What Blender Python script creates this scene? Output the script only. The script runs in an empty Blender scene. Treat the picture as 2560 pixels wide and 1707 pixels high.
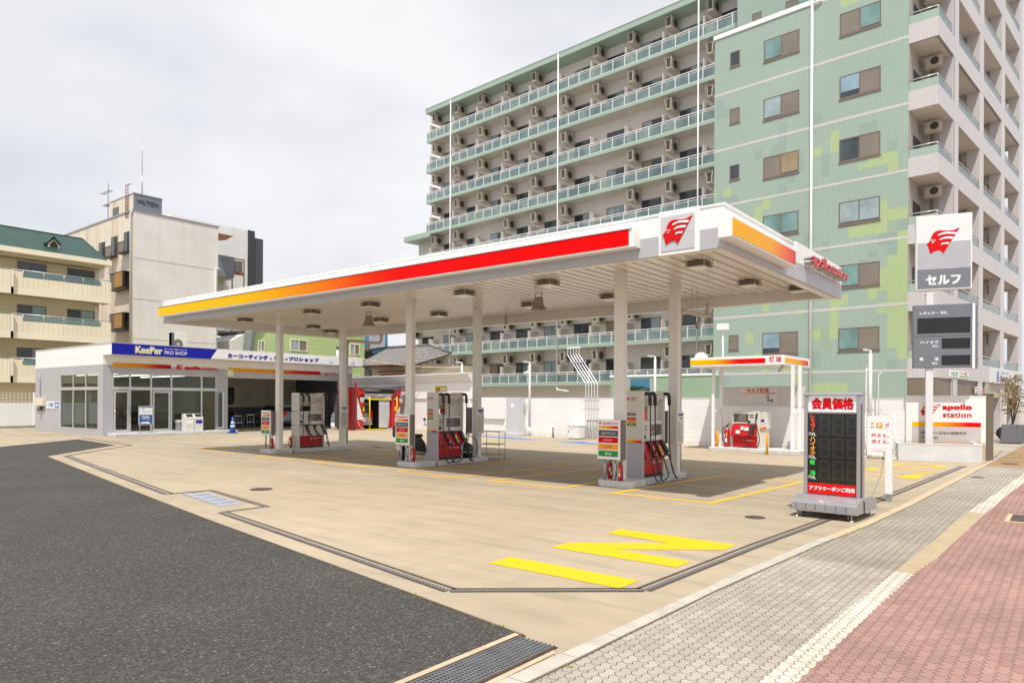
import bpy, bmesh, math, random
from mathutils import Vector, Matrix
random.seed(7)
SC = bpy.context.scene
COL = SC.collection
R = math.radians
# ------------------------------------------------------------------ camera
CAM_H = 1.65
FOC, HOR, CX0 = 1755.945, 999.361, 1280.0
YAW, ROLL = R(128.6133), R(0.3)
cd = bpy.data.cameras.new('camera'); cam = bpy.data.objects.new('camera', cd); COL.objects.link(cam)
SC.camera = cam
cd.sensor_fit = 'HORIZONTAL'; cd.sensor_width = 36.0; cd.lens = FOC / 2560 * 36
cd.shift_x = 0.0; cd.shift_y = (HOR - 853.5) / 2560
cd.clip_start = 0.05; cd.clip_end = 2000
_f = Vector((math.cos(YAW), math.sin(YAW), 0)); _r = Vector((math.sin(YAW), -math.cos(YAW), 0)); _u = Vector((0, 0, 1))
cr, sr = math.cos(ROLL), math.sin(ROLL)
xa = _r * cr + _u * sr
ya = -_r * sr + _u * cr
mm = Matrix((xa, ya, -_f)).transposed().to_4x4(); mm.translation = Vector((0, 0, CAM_H))
cam.matrix_world = mm
# ------------------------------------------------------------------ sky, sun, exposure
SUN_DIR = Vector((0.27, -0.44, 1.0)).normalized()      # towards the sun
sun_el = math.asin(SUN_DIR.z); sun_az = math.atan2(SUN_DIR.x, SUN_DIR.y)
W = bpy.data.worlds.new('World'); SC.world = W; W.use_nodes = True
nt = W.node_tree; nt.nodes.clear()
def wn(t, **k):
    n = nt.nodes.new(t)
    for a, b in k.items(): setattr(n, a, b)
    return n
sky = wn('ShaderNodeTexSky', sky_type='NISHITA', sun_disc=False, sun_elevation=sun_el, sun_rotation=sun_az)
sky.air_density = 1.0; sky.dust_density = 1.5
tc = wn('ShaderNodeTexCoord'); mp = wn('ShaderNodeMapping'); mp.inputs['Scale'].default_value = (1.0, 1.0, 2.2)
nt.links.new(tc.outputs['Generated'], mp.inputs['Vector'])
n1 = wn('ShaderNodeTexNoise'); n1.inputs['Scale'].default_value = 1.7; n1.inputs['Detail'].default_value = 5; n1.inputs['Roughness'].default_value = .5
mp.inputs['Location'].default_value = (0.35, 0.2, 0.1)
nt.links.new(mp.outputs[0], n1.inputs['Vector'])
cr1 = wn('ShaderNodeValToRGB'); e = cr1.color_ramp.elements
e[0].position = .32; e[0].color = (6.9, 7.1, 8.1, 1); e[1].position = .58; e[1].color = (9.6, 9.65, 9.85, 1)
nt.links.new(n1.outputs['Fac'], cr1.inputs['Fac'])
n2 = wn('ShaderNodeTexNoise'); n2.inputs['Scale'].default_value = 2.6; n2.inputs['Detail'].default_value = 6
nt.links.new(mp.outputs[0], n2.inputs['Vector'])
cr2 = wn('ShaderNodeValToRGB'); e = cr2.color_ramp.elements
e[0].position = .25; e[0].color = (.86, .86, .86, 1); e[1].position = .5; e[1].color = (.97, .97, .97, 1)
nt.links.new(n2.outputs['Fac'], cr2.inputs['Fac'])
mx = wn('ShaderNodeMixRGB'); nt.links.new(cr2.outputs[0], mx.inputs[0]); nt.links.new(sky.outputs[0], mx.inputs[1]); nt.links.new(cr1.outputs[0], mx.inputs[2])
bg = wn('ShaderNodeBackground'); bg.inputs['Strength'].default_value = 0.1; nt.links.new(mx.outputs[0], bg.inputs['Color'])
wo = wn('ShaderNodeOutputWorld'); nt.links.new(bg.outputs[0], wo.inputs['Surface'])
sl = bpy.data.lights.new('sun', 'SUN'); sl.energy = 4.7; sl.angle = R(0.53); sl.color = (1.0, .95, .86)
so = bpy.data.objects.new('sun', sl); COL.objects.link(so); so.location = (10, -20, 40)
so.rotation_euler = (-SUN_DIR).to_track_quat('-Z', 'Y').to_euler()
SC.view_settings.view_transform = 'Standard'; SC.view_settings.look = 'None'
SC.view_settings.exposure = 0.0; SC.view_settings.gamma = 1.0; SC.view_settings.use_curve_mapping = False
# ------------------------------------------------------------------ survey helpers: sight lines met with the ground or with a wall plane
def ray(px, py):
    X, Y = px - CX0, py - HOR
    x = X * cr + Y * sr; y = -X * sr + Y * cr
    return _f + _r * (x / FOC) + _u * (-y / FOC)
def G(px, py, z=0.0):
    d = ray(px, py); t = (z - CAM_H) / d.z
    return Vector((d.x * t, d.y * t, z))
def onX(px, py, X):
    d = ray(px, py); t = X / d.x; return Vector((X, d.y * t, CAM_H + d.z * t))
def onY(px, py, Y):
    d = ray(px, py); t = Y / d.y; return Vector((d.x * t, Y, CAM_H + d.z * t))
def onL(px, py, p, a):
    """vertical plane through p running at angle a; returns (distance along, z)"""
    dx, dy = math.cos(a), math.sin(a); d = ray(px, py)
    t = (-dy * p[0] + dx * p[1]) / (-dy * d.x + dx * d.y)
    return ((d.x * t - p[0]) * dx + (d.y * t - p[1]) * dy, CAM_H + d.z * t)
# ------------------------------------------------------------------ materials
MATS = {}
def mat(name, col, rough=.55, metal=0.0, var=.06, vs=3.0, bump=0.0, bs=40.0, spec=.5, emit=None, es=0.0, alpha=1.0, trans=0.0, coat=0.0):
    if name in MATS: return MATS[name]
    m = bpy.data.materials.new(name); m.use_nodes = True; t = m.node_tree; N = t.nodes; L = t.links
    b = N['Principled BSDF']
    b.inputs['Roughness'].default_value = rough; b.inputs['Metallic'].default_value = metal
    b.inputs['Specular IOR Level'].default_value = spec
    b.inputs['Transmission Weight'].default_value = trans; b.inputs['Alpha'].default_value = alpha
    b.inputs['Coat Weight'].default_value = coat
    tcn = N.new('ShaderNodeTexCoord')
    if var > 0:
        no = N.new('ShaderNodeTexNoise'); no.inputs['Scale'].default_value = vs; no.inputs['Detail'].default_value = 5
        L.new(tcn.outputs['Object'], no.inputs['Vector'])
        ra = N.new('ShaderNodeValToRGB'); q = ra.color_ramp.elements
        q[0].position = .3; q[0].color = tuple(c * (1 - var) for c in col[:3]) + (1,)
        q[1].position = .7; q[1].color = tuple(min(1, c * (1 + var)) for c in col[:3]) + (1,)
        L.new(no.outputs['Fac'], ra.inputs['Fac']); L.new(ra.outputs[0], b.inputs['Base Color'])
    else: b.inputs['Base Color'].default_value = tuple(col[:3]) + (1,)
    if bump:
        nb = N.new('ShaderNodeTexNoise'); nb.inputs['Scale'].default_value = bs; nb.inputs['Detail'].default_value = 3
        L.new(tcn.outputs['Object'], nb.inputs['Vector'])
        bp = N.new('ShaderNodeBump'); bp.inputs['Strength'].default_value = bump; bp.inputs['Distance'].default_value = .02
        L.new(nb.outputs['Fac'], bp.inputs['Height']); L.new(bp.outputs[0], b.inputs['Normal'])
    if emit: b.inputs['Emission Color'].default_value = tuple(emit) + (1,); b.inputs['Emission Strength'].default_value = es
    MATS[name] = m; return m
def gradmat(name, axis, stops, rough=.35):
    """printed colour ramp along the length of its own panel"""
    if name in MATS: return MATS[name]
    m = bpy.data.materials.new(name); m.use_nodes = True; N = m.node_tree.nodes; L = m.node_tree.links; b = N['Principled BSDF']
    b.inputs['Roughness'].default_value = rough; b.inputs['Specular IOR Level'].default_value = .06
    t = N.new('ShaderNodeTexCoord'); s = N.new('ShaderNodeSeparateXYZ'); r = N.new('ShaderNodeValToRGB')
    L.new(t.outputs['Generated'], s.inputs[0]); L.new(s.outputs[axis], r.inputs[0]); L.new(r.outputs[0], b.inputs['Base Color'])
    el = r.color_ramp.elements
    while len(el) < len(stops): el.new(.5)
    for i, (p, c) in enumerate(stops): el[i].position = p; el[i].color = tuple(c) + (1,)
    MATS[name] = m; return m
class NG:
    """small node-graph writer for the wall and paving materials"""
    def __init__(s, name, rough=.6):
        s.m = bpy.data.materials.new(name); s.m.use_nodes = True; s.N = s.m.node_tree.nodes; s.L = s.m.node_tree.links
        s.b = s.N['Principled BSDF']; s.b.inputs['Roughness'].default_value = rough
        s.tc = s.N.new('ShaderNodeTexCoord'); s.obj = s.tc.outputs['Object']; MATS[name] = s.m
    def n(s, t, **k):
        x = s.N.new(t)
        for a, v in k.items():
            if hasattr(x, a): setattr(x, a, v)
        return x
    def link(s, a, b): s.L.new(a, b)
    def math(s, op, a, b=None, c=None):
        x = s.N.new('ShaderNodeMath'); x.operation = op
        for i, v in enumerate((a, b, c)):
            if v is None: continue
            if isinstance(v, (int, float)): x.inputs[i].default_value = v
            else: s.L.new(v, x.inputs[i])
        return x.outputs[0]
    def sep(s, v=None):
        x = s.N.new('ShaderNodeSeparateXYZ'); s.L.new(v or s.obj, x.inputs[0]); return x.outputs
    def comb(s, a, b, c=0.0):
        x = s.N.new('ShaderNodeCombineXYZ')
        for i, v in enumerate((a, b, c)):
            if isinstance(v, (int, float)): x.inputs[i].default_value = v
            else: s.L.new(v, x.inputs[i])
        return x.outputs[0]
    def noise(s, scale, detail=4, vec=None, rough=.5):
        x = s.N.new('ShaderNodeTexNoise'); x.inputs['Scale'].default_value = scale; x.inputs['Detail'].default_value = detail; x.inputs['Roughness'].default_value = rough
        s.L.new(vec or s.obj, x.inputs['Vector']); return x.outputs['Fac']
    def ramp(s, f, stops):
        x = s.N.new('ShaderNodeValToRGB'); s.L.new(f, x.inputs[0]); el = x.color_ramp.elements
        while len(el) < len(stops): el.new(.5)
        for i, (p, c) in enumerate(stops): el[i].position = p; el[i].color = (tuple(c) if not isinstance(c, (int, float)) else (c, c, c)) + (1,)
        return x.outputs[0]
    def mix(s, f, a, b, mode='MIX'):
        x = s.N.new('ShaderNodeMixRGB'); x.blend_type = mode
        for i, v in enumerate((f, a, b)):
            if isinstance(v, (int, float)): x.inputs[i].default_value = v if i == 0 else (v, v, v, 1)
            elif isinstance(v, tuple): x.inputs[i].default_value = v + (1,)
            else: s.L.new(v, x.inputs[i])
        return x.outputs[0]
    def brick(s, vec, w, h, mortar, c1, c2, cm, off=.5):
        x = s.N.new('ShaderNodeTexBrick'); x.offset = off; x.inputs['Scale'].default_value = 1.0
        x.inputs['Brick Width'].default_value = w; x.inputs['Row Height'].default_value = h; x.inputs['Mortar Size'].default_value = mortar
        x.inputs['Mortar Smooth'].default_value = .1; x.inputs['Bias'].default_value = 0
        for k, c in (('Color1', c1), ('Color2', c2), ('Mortar', cm)): x.inputs[k].default_value = tuple(c) + (1,)
        s.L.new(vec, x.inputs['Vector']); return x.outputs['Color'], x.outputs['Fac']
    def bump(s, h, st, dist=.01):
        x = s.N.new('ShaderNodeBump'); x.inputs['Strength'].default_value = st; x.inputs['Distance'].default_value = dist
        s.L.new(h, x.inputs['Height']); s.L.new(x.outputs[0], s.b.inputs['Normal'])
    def color(s, c): s.L.new(c, s.b.inputs['Base Color'])
def wallvec(g, facing='y'):
    o = g.sep(); return g.comb(o['X'] if facing == 'y' else o['Y'], o['Z'])
# ------------------------------------------------------------------ mesh builder
_glyphs = {}
def glyph(s, bold=0.0, font=None):
    k = (s, bold)
    if k in _glyphs: return _glyphs[k]
    c = bpy.data.curves.new('lettering', 'FONT'); c.body = s; c.size = 1.0; c.offset = bold; c.resolution_u = 3
    o = bpy.data.objects.new('lettering', c); COL.objects.link(o)
    bpy.context.view_layer.update()
    me = bpy.data.meshes.new_from_object(o.evaluated_get(bpy.context.evaluated_depsgraph_get()))
    vs = [(v.co.x, v.co.y) for v in me.vertices]; fs = [tuple(p.vertices) for p in me.polygons]
    bpy.data.objects.remove(o); bpy.data.curves.remove(c); bpy.data.meshes.remove(me)
    if vs:
        x0 = min(a for a, b in vs); x1 = max(a for a, b in vs); y0 = min(b for a, b in vs); y1 = max(b for a, b in vs)
        vs = [((a - x0) / max(1e-6, x1 - x0), (b - y0) / max(1e-6, y1 - y0)) for a, b in vs]
    _glyphs[k] = (vs, fs); return _glyphs[k]
class M:
    def __init__(s): s.v = []; s.f = []; s.i = []; s.sm = []
    def add(s, vs, fs, mi=0, sm=False):
        o = len(s.v); s.v += [tuple(q) for q in vs]
        for f in fs: s.f.append(tuple(o + k for k in f)); s.i.append(mi); s.sm.append(sm)
        return s
    def box(s, x0, x1, y0, y1, z0, z1, mi=0):
        if x0 > x1: x0, x1 = x1, x0
        if y0 > y1: y0, y1 = y1, y0
        if z0 > z1: z0, z1 = z1, z0
        vs = [(x0, y0, z0), (x1, y0, z0), (x1, y1, z0), (x0, y1, z0), (x0, y0, z1), (x1, y0, z1), (x1, y1, z1), (x0, y1, z1)]
        return s.add(vs, [(0, 3, 2, 1), (4, 5, 6, 7), (0, 1, 5, 4), (1, 2, 6, 5), (2, 3, 7, 6), (3, 0, 4, 7)], mi)
    def prism(s, pts, vec, mi=0, cap=True):
        pts = [Vector(p) for p in pts]; vec = Vector(vec); n = len(pts)
        a = Vector((0, 0, 0))
        for k in range(n): a += pts[k].cross(pts[(k + 1) % n])
        if a.dot(vec) > 0: pts = pts[::-1]
        vs = pts + [p + vec for p in pts]
        fs = [(k, (k + n), (k + 1) % n + n, (k + 1) % n) for k in range(n)]
        if cap: fs += [tuple(range(n)), tuple(range(2 * n - 1, n - 1, -1))]
        return s.add(vs, fs, mi)
    def tube(s, pts, r, mi=0, n=8, sm=True, cap=True):
        pts = [Vector(p) for p in pts]; rs = r if isinstance(r, (list, tuple)) else [r] * len(pts); vs = []; fs = []
        up = None
        for k, p in enumerate(pts):
            d = (pts[min(k + 1, len(pts) - 1)] - pts[max(k - 1, 0)])
            if d.length < 1e-9: d = Vector((0, 0, 1))
            d.normalize()
            if up is None: up = Vector((0, 0, 1)) if abs(d.z) < .9 else Vector((1, 0, 0))
            a = d.cross(up)
            if a.length < 1e-4: a = d.orthogonal()
            a.normalize(); b = a.cross(d); b.normalize(); up = b
            for j in range(n):
                t = 2 * math.pi * j / n; vs.append(p + (a * math.cos(t) + b * math.sin(t)) * rs[k])
        for k in range(len(pts) - 1):
            for j in range(n): fs.append((k * n + j, (k + 1) * n + j, (k + 1) * n + (j + 1) % n, k * n + (j + 1) % n))
        o0 = len(s.v); s.add(vs, fs, mi, sm)
        if cap:
            s.f.append(tuple(o0 + j for j in range(n))); s.i.append(mi); s.sm.append(False)
            e0 = o0 + (len(pts) - 1) * n; s.f.append(tuple(e0 + j for j in range(n - 1, -1, -1))); s.i.append(mi); s.sm.append(False)
        return s
    def lathe(s, prof, c=(0, 0, 0), mi=0, n=16, sm=True):
        vs = []; fs = []
        for r, z in prof:
            for j in range(n):
                t = 2 * math.pi * j / n; vs.append((c[0] + r * math.cos(t), c[1] + r * math.sin(t), c[2] + z))
        for k in range(len(prof) - 1):
            for j in range(n): fs.append((k * n + j, k * n + (j + 1) % n, (k + 1) * n + (j + 1) % n, (k + 1) * n + j))
        if prof[0][0] > 1e-5: fs.append(tuple(range(n - 1, -1, -1)))
        if prof[-1][0] > 1e-5: fs.append(tuple((len(prof) - 1) * n + j for j in range(n)))
        return s.add(vs, fs, mi, sm)
    def ball(s, c, r, mi=0, n=10, sq=(1, 1, 1)):
        k = n // 2; prof = [(math.sin(math.pi * j / k), -math.cos(math.pi * j / k)) for j in range(k + 1)]
        vs = []; fs = []
        for a, z in prof:
            for j in range(n):
                t = 2 * math.pi * j / n; vs.append((c[0] + r * sq[0] * a * math.cos(t), c[1] + r * sq[1] * a * math.sin(t), c[2] + r * sq[2] * z))
        for q in range(k):
            for j in range(n): fs.append((q * n + j, q * n + (j + 1) % n, (q + 1) * n + (j + 1) % n, (q + 1) * n + j))
        return s.add(vs, fs, mi, True)
    def plate(s, O, ex, ez, poly, d, mi=0):
        """polygon in the plane (O,ex,ez) standing d proud of it"""
        O = Vector(O); ex = Vector(ex); ez = Vector(ez); n = ex.cross(ez).normalized()
        return s.prism([O + ex * a + ez * b for a, b in poly], n * d, mi)
    def rect(s, O, ex, ez, a0, a1, b0, b1, d, mi=0): return s.plate(O, ex, ez, [(a0, b0), (a1, b0), (a1, b1), (a0, b1)], d, mi)
    def txt(s, st, O, ex, ez, a0, a1, b0, b1, d=.004, mi=0, bold=0.0):
        """flat lettering fitted to a rectangle of the plane; bold strokes are built up from slightly shifted cut-outs"""
        if bold > 0:
            r = bold * (b1 - b0) * 1.05
            for k, (cx, cz) in enumerate(((-1, -1), (1, -1), (1, 1), (-1, 1), (0, 0))):
                s._txt(st, O, ex, ez, a0 + r + cx * r, a1 - r + cx * r, b0 + r + cz * r, b1 - r + cz * r, d + .0005 * k, mi, k == 4)
            return s
        return s._txt(st, O, ex, ez, a0, a1, b0, b1, d, mi, True)
    def _txt(s, st, O, ex, ez, a0, a1, b0, b1, d, mi, rim):
        vs, fs = glyph(st)
        if not vs: return s
        O = Vector(O); ex = Vector(ex); ez = Vector(ez); n = ex.cross(ez).normalized()
        P = [O + ex * (a0 + (a1 - a0) * x) + ez * (b0 + (b1 - b0) * y) + n * d for x, y in vs]
        s.add(P, fs, mi)
        if not rim or d <= 0: return s
        cnt = {}
        for f in fs:
            for k in range(len(f)): e_ = tuple(sorted((f[k], f[(k + 1) % len(f)]))); cnt[e_] = cnt.get(e_, 0) + 1
        o = len(s.v); s.v += [tuple(p - n * d) for p in P]; b = o - len(P)
        for f in fs:
            for k in range(len(f)):
                i, j = f[k], f[(k + 1) % len(f)]
                if cnt[tuple(sorted((i, j)))] == 1: s.f.append((b + j, b + i, o + i, o + j)); s.i.append(mi); s.sm.append(False)
        return s
    def vtxt(s, st, O, ex, ez, a0, a1, b0, b1, d=.004, mi=0, bold=0.0):
        """vertical writing, one glyph under another"""
        h = (b1 - b0) / len(st)
        for k, ch in enumerate(st):
            if ch == ' ': continue
            t = b1 - k * h
            if ch == 'ー': s.rect(O, ex, ez, a0 + (a1 - a0) * .42, a0 + (a1 - a0) * .58, t - h * .9, t - h * .05, d, mi)
            else: s.txt(ch, O, ex, ez, a0, a1, t - h * .93, t - h * .04, d, mi, bold)
        return s
    def build(s, name, mats, parent=None, world=False, bev=0.0, seg=1, org=None):
        if not isinstance(mats, (list, tuple)): mats = [mats]
        me = bpy.data.meshes.new(name); vs = s.v
        if world and parent is not None:
            l = parent.location; a = -parent.rotation_euler.z; c_, s_ = math.cos(a), math.sin(a)
            vs = [((x - l.x) * c_ - (y - l.y) * s_, (x - l.x) * s_ + (y - l.y) * c_, z - l.z) for x, y, z in vs]
        if org is not None: vs = [(x - org[0], y - org[1], z - org[2]) for x, y, z in vs]
        me.from_pydata(vs, [], s.f); me.polygons.foreach_set('material_index', s.i); me.polygons.foreach_set('use_smooth', s.sm)
        for m_ in mats: me.materials.append(m_)
        me.validate(); me.update()
        o = bpy.data.objects.new(name, me); COL.objects.link(o)
        if org is not None: o.location = org
        if parent is not None: o.parent = parent
        if bev:
            b = o.modifiers.new('bevel', 'BEVEL'); b.width = bev; b.segments = seg; b.limit_method = 'ANGLE'; b.angle_limit = R(40)
        return o
def tag(o, label=None, cat=None, group=None, kind=None):
    if label: o['label'] = label
    if cat: o['category'] = cat
    if group: o['group'] = group
    if kind: o['kind'] = kind
    return o
def thing(name, label, cat, loc=(0, 0, 0), rz=0.0, group=None):
    o = bpy.data.objects.new(name, None); COL.objects.link(o); o.location = loc; o.rotation_euler = (0, 0, rz); o.empty_display_size = .1
    return tag(o, label, cat, group)
def dup(root, loc, rz=None, label=None, group=None):
    def cp(o, p):
        c = o.copy(); COL.objects.link(c)
        if p is not None: c.parent = p
        for ch in o.children: cp(ch, c)
        return c
    r = cp(root, None); r.location = loc
    if rz is not None: r.rotation_euler = (0, 0, rz)
    if label: r['label'] = label
    if group: r['group'] = group
    return r
def struct(name, m_, mats, **k): return tag(m_.build(name, mats, **k), kind='structure')
def arc(c, r, a0, a1, n, ax=Vector((1, 0, 0)), ay=Vector((0, 0, 1))):
    c = Vector(c); return [c + ax * (r * math.cos(a0 + (a1 - a0) * k / n)) + ay * (r * math.sin(a0 + (a1 - a0) * k / n)) for k in range(n + 1)]
def cat_curve(p0, p1, sag, n=12):
    p0 = Vector(p0); p1 = Vector(p1); return [p0.lerp(p1, k / n) - Vector((0, 0, sag * 4 * (k / n) * (1 - k / n))) for k in range(n + 1)]
def smooth_path(pts, n=6):
    P = [Vector(p) for p in pts]; P = [P[0] * 2 - P[1]] + P + [P[-1] * 2 - P[-2]]; out = []
    for k in range(1, len(P) - 2):
        for j in range(n):
            t = j / n; a, b, c, d = P[k - 1:k + 3]
            out.append(.5 * ((2 * b) + (c - a) * t + (2 * a - 5 * b + 4 * c - d) * t * t + (3 * b - a - 3 * c + d) * t ** 3))
    return out + [P[-2]]
# common paints
white = mat('white_paint', (.80, .80, .80), .4, vs=1.5, var=.03)
cream = mat('cream_column_paint', (.72, .70, .66), .38, vs=1.5, var=.03)
lgrey = mat('light_grey_paint', (.50, .50, .53), .4, vs=1.5, var=.04)
mgrey = mat('mid_grey_paint', (.26, .27, .30), .4, vs=2, var=.05)
dgrey = mat('dark_grey_paint', (.09, .09, .10), .4, vs=2, var=.08)
black = mat('black_rubber', (.015, .015, .017), .5, vs=8, var=.15)
red = mat('signal_red', (.60, .006, .010), .35, vs=2, var=.05, spec=.12)
dred = mat('emblem_red', (.60, .003, .006), .4, vs=2, var=.03, spec=.2)
yel = mat('signal_yellow', (.85, .42, .01), .4, vs=2, var=.05)
orange = mat('panel_orange', (.85, .34, .01), .4, vs=2, var=.03)
green = mat('panel_green', (.005, .26, .02), .4, vs=2, var=.04)
chrome = mat('bright_metal', (.62, .62, .62), .3, 1.0, vs=5, var=.06)
galv = mat('galvanised_steel', (.42, .43, .44), .42, .8, vs=9, var=.14)
alum = mat('aluminium_frame', (.56, .56, .57), .38, .5, vs=3, var=.05)
blue = mat('sign_blue', (.006, .02, .36), .4, vs=2, var=.04)
ink = mat('printed_black', (.02, .02, .02), .5, var=0)
glass = mat('clear_glass', (.75, .80, .80), .03, var=0, trans=.92, spec=.6)
GRAD = [(0.0, (.88, .45, .0)), (.38, (.86, .36, .0)), (.72, (.78, .05, .004)), (1.0, (.70, .006, .006))]
EMB = [(1, .90), (.81, .92), (.64, .93), (.38, .975), (.29, .95), (.215, .88), (.16, .78), (.135, .67), (.1, .59), (0, .465), (.048, .405), (.057, .35), (.075, .31), (.083, .25), (.1, .165), (.135, .15), (.24, .22), (.31, .25), (.40, .26), (.51, .215), (.508, .2), (.53, .22)]
def emblem(m, O, ex, ez, a0, a1, b0, b1, d=.006, mr=0, mw=1):
    w, h = a1 - a0, b1 - b0
    pts = [(1.0, 1.0), (.80, .905), (.62, .905), (.38, .945), (.28, .915), (.21, .85), (.155, .745), (.13, .63), (.10, .54), (0, .41), (.05, .335), (.058, .27), (.078, .225), (.085, .16), (.10, .065), (.135, .045), (.24, .12), (.31, .145), (.40, .15), (.47, .09), (.51, 0.0)]
    m.plate(O, ex, ez, [(a0 + w * x, b0 + h * y) for x, y in pts], d, mr)
    for st in ([(.34, .73), (.35, .785), (.47, .84), (.60, .865), (.905, .83), (.875, .75), (.60, .79), (.48, .775)],
               [(.395, .555), (.405, .605), (.52, .665), (.64, .68), (.815, .655), (.78, .575), (.62, .60), (.50, .59)],
               [(.44, .36), (.45, .415), (.53, .455), (.70, .45), (.665, .37), (.54, .40)]):
        m.plate(O, ex, ez, [(a0 + w * x, b0 + h * y) for x, y in st], d * 1.7, mw)
    for st in ([(.135, .60), (.28, .575), (.185, .44)],): m.plate(O, ex, ez, [(a0 + w * x, b0 + h * y) for x, y in st], d * 1.7, mw)
    m.plate(O, ex, ez, [(a0 + w * x, b0 + h * y) for x, y in [(.165, .575), (.245, .56), (.19, .485)]], d * 2.2, mr)
def colbox(name, parent, x0, x1, y0, y1, z0, z1, m_, bev=0.0, world=True): return M().box(x0, x1, y0, y1, z0, z1).build(name, m_, parent, world, bev)
UX, UY, UZ = Vector((1, 0, 0)), Vector((0, 1, 0)), Vector((0, 0, 1))
def Z(ox, oy, w, zw=2352):
    s = w / zw; return lambda x, y: (ox + x * s, oy + y * s)
# ================================================================== GROUND
def flat(pts, z, mi=0, m=None):
    m = m or M(); m.add([(p[0], p[1], z) for p in pts], [tuple(range(len(pts)))], mi); return m
def offset(poly, d, closed=False):
    P = [Vector((p[0], p[1])) for p in poly]; out = []
    for k, p in enumerate(P):
        a = P[k - 1] if k > 0 else (P[-1] if closed else None); b = P[k + 1] if k < len(P) - 1 else (P[0] if closed else None)
        n = []
        if a is not None: t = (p - a).normalized(); n.append(Vector((-t.y, t.x)))
        if b is not None: t = (b - p).normalized(); n.append(Vector((-t.y, t.x)))
        if len(n) == 2:
            q = (n[0] + n[1]).normalized(); q = q / max(.35, q.dot(n[0]))
        else: q = n[0]
        out.append(p + q * d)
    return out
def ribbon(poly, d0, d1, z, mi=0, m=None):
    m = m or M(); A = offset(poly, d0); B = offset(poly, d1); n = len(A); o = [(p.x, p.y, z) for p in A] + [(p.x, p.y, z) for p in B]
    m.add(o, [(k, k + 1, n + k + 1, n + k) if d1 > d0 else (k + 1, k, n + k, n + k + 1) for k in range(n - 1)], mi); return m
def outline(poly, w, z, mi=0, m=None):
    m = m or M(); A = offset(poly, 0, True); B = offset(poly, w, True); n = len(A)
    m.add([(p.x, p.y, z) for p in A] + [(p.x, p.y, z) for p in B], [(k, (k + 1) % n, n + (k + 1) % n, n + k) for k in range(n)], mi); return m
# concrete forecourt
g = NG('forecourt_concrete', .72); o = g.sep()
big = g.noise(.33, 5); mid = g.noise(2.2, 6); fine = g.noise(95, 3)
st = g.noise(1.0, 5, g.comb(g.math('MULTIPLY', o['X'], .55), g.math('MULTIPLY', o['Y'], 4.2)), .6)
base = g.ramp(big, [(.3, (.375, .308, .222)), (.7, (.44, .366, .268))])
base = g.mix(.55, base, g.ramp(mid, [(.25, (.84, .83, .82)), (.75, (1.06, 1.06, 1.06))]), 'MULTIPLY')
base = g.mix(.7, base, g.ramp(st, [(.28, (.70, .69, .68)), (.46, (.97, .97, .97)), (.8, (1.08, 1.08, 1.08))]), 'MULTIPLY')
base = g.mix(.8, base, g.ramp(fine, [(.3, (.90, .90, .90)), (.7, (1.08, 1.08, 1.08))]), 'MULTIPLY')
def jl(v, off, p):
    t = g.math('FRACT', g.math('DIVIDE', g.math('ADD', v, off), p)); t = g.math('ABSOLUTE', g.math('SUBTRACT', t, .5)); return g.math('GREATER_THAN', t, .5 - .0035 / p * 1.4)
wob = g.math('MULTIPLY', g.math('SUBTRACT', g.noise(1.5, 2), .5), .03)
j = g.math('MAXIMUM', jl(g.math('ADD', o['X'], wob), 5.15, 3.43), jl(g.math('ADD', o['Y'], wob), -8.33, 3.4))
base = g.mix(g.math('MULTIPLY', j, .75), base, (.27, .22, .16))
# oil and tyre darkening where cars stop between the islands and on the way in
lane = g.noise(.75, 6, g.comb(g.math('ADD', g.math('MULTIPLY', o['X'], .35), g.math('MULTIPLY', o['Y'], .2)), g.math('MULTIPLY', o['Y'], 2.4)), .65)
near = g.math('SUBTRACT', 1.0, g.math('MINIMUM', 1.0, g.math('MULTIPLY', g.math('ABSOLUTE', g.math('SUBTRACT', o['Y'], 12.0)), .22)))
base = g.mix(g.math('MULTIPLY', near, g.ramp(lane, [(.40, 0.0), (.62, .75)])), base, (.25, .215, .17))
g.color(base); g.bump(g.noise(160, 2), .12, .004)
g.b.inputs['Specular IOR Level'].default_value = .25
concrete = g.m
g = NG('ground_surface', .85); g.color(g.ramp(g.noise(.6, 6), [(.3, (.30, .27, .225)), (.7, (.40, .36, .30))])); far_ground = g.m
struct('ground', flat([(-400, -60), (300, -60), (300, 500), (-400, 500)], -.03), far_ground)
struct('forecourt', flat([(-46, 9), (-34, -2), (-20, -5), (-2.6, -5), (-2.62, 3.14), (-2.5, 6.6), (-2.38, 8.7), (-2.25, 10.2), (-2.14, 12.57), (-2.0, 17.38), (-1.84, 24.2), (-1.9, 30), (-46, 30)], 0.0), concrete)
# asphalt lane
g = NG('asphalt', .8)
fine = g.noise(120, 2, None, .7); v = g.n('ShaderNodeTexVoronoi'); v.inputs['Scale'].default_value = 75; g.link(g.obj, v.inputs['Vector'])
spk = g.ramp(v.outputs['Color'], [(.0, (.045, .042, .039)), (.55, (.068, .064, .060)), (.86, (.115, .108, .098)), (1, (.28, .26, .235))])
c = g.mix(.75, spk, g.ramp(fine, [(.3, (.55, .55, .55)), (.7, (1.35, 1.35, 1.35))]), 'MULTIPLY')
c = g.mix(.8, c, g.ramp(g.noise(.8, 5), [(.3, (.86, .85, .84)), (.7, (1.1, 1.09, 1.07))]), 'MULTIPLY')
g.color(c); g.bump(v.outputs['Distance'], .35, .006); g.b.inputs['Specular IOR Level'].default_value = .12
asphalt = g.m
ASPH = [(-30.76, 11.0), (-26.06, 10.50), (-22.44, 7.24), (-11.7, 5.31), (-9.19, 4.88), (-4.55, 4.15), (-2.98, 3.89), (-3.01, 2.83), (-3.05, -5), (-16, -5), (-21.9, .86), (-27.82, 7.62)]
struct('road', flat(ASPH[::-1], .006), asphalt)
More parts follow.
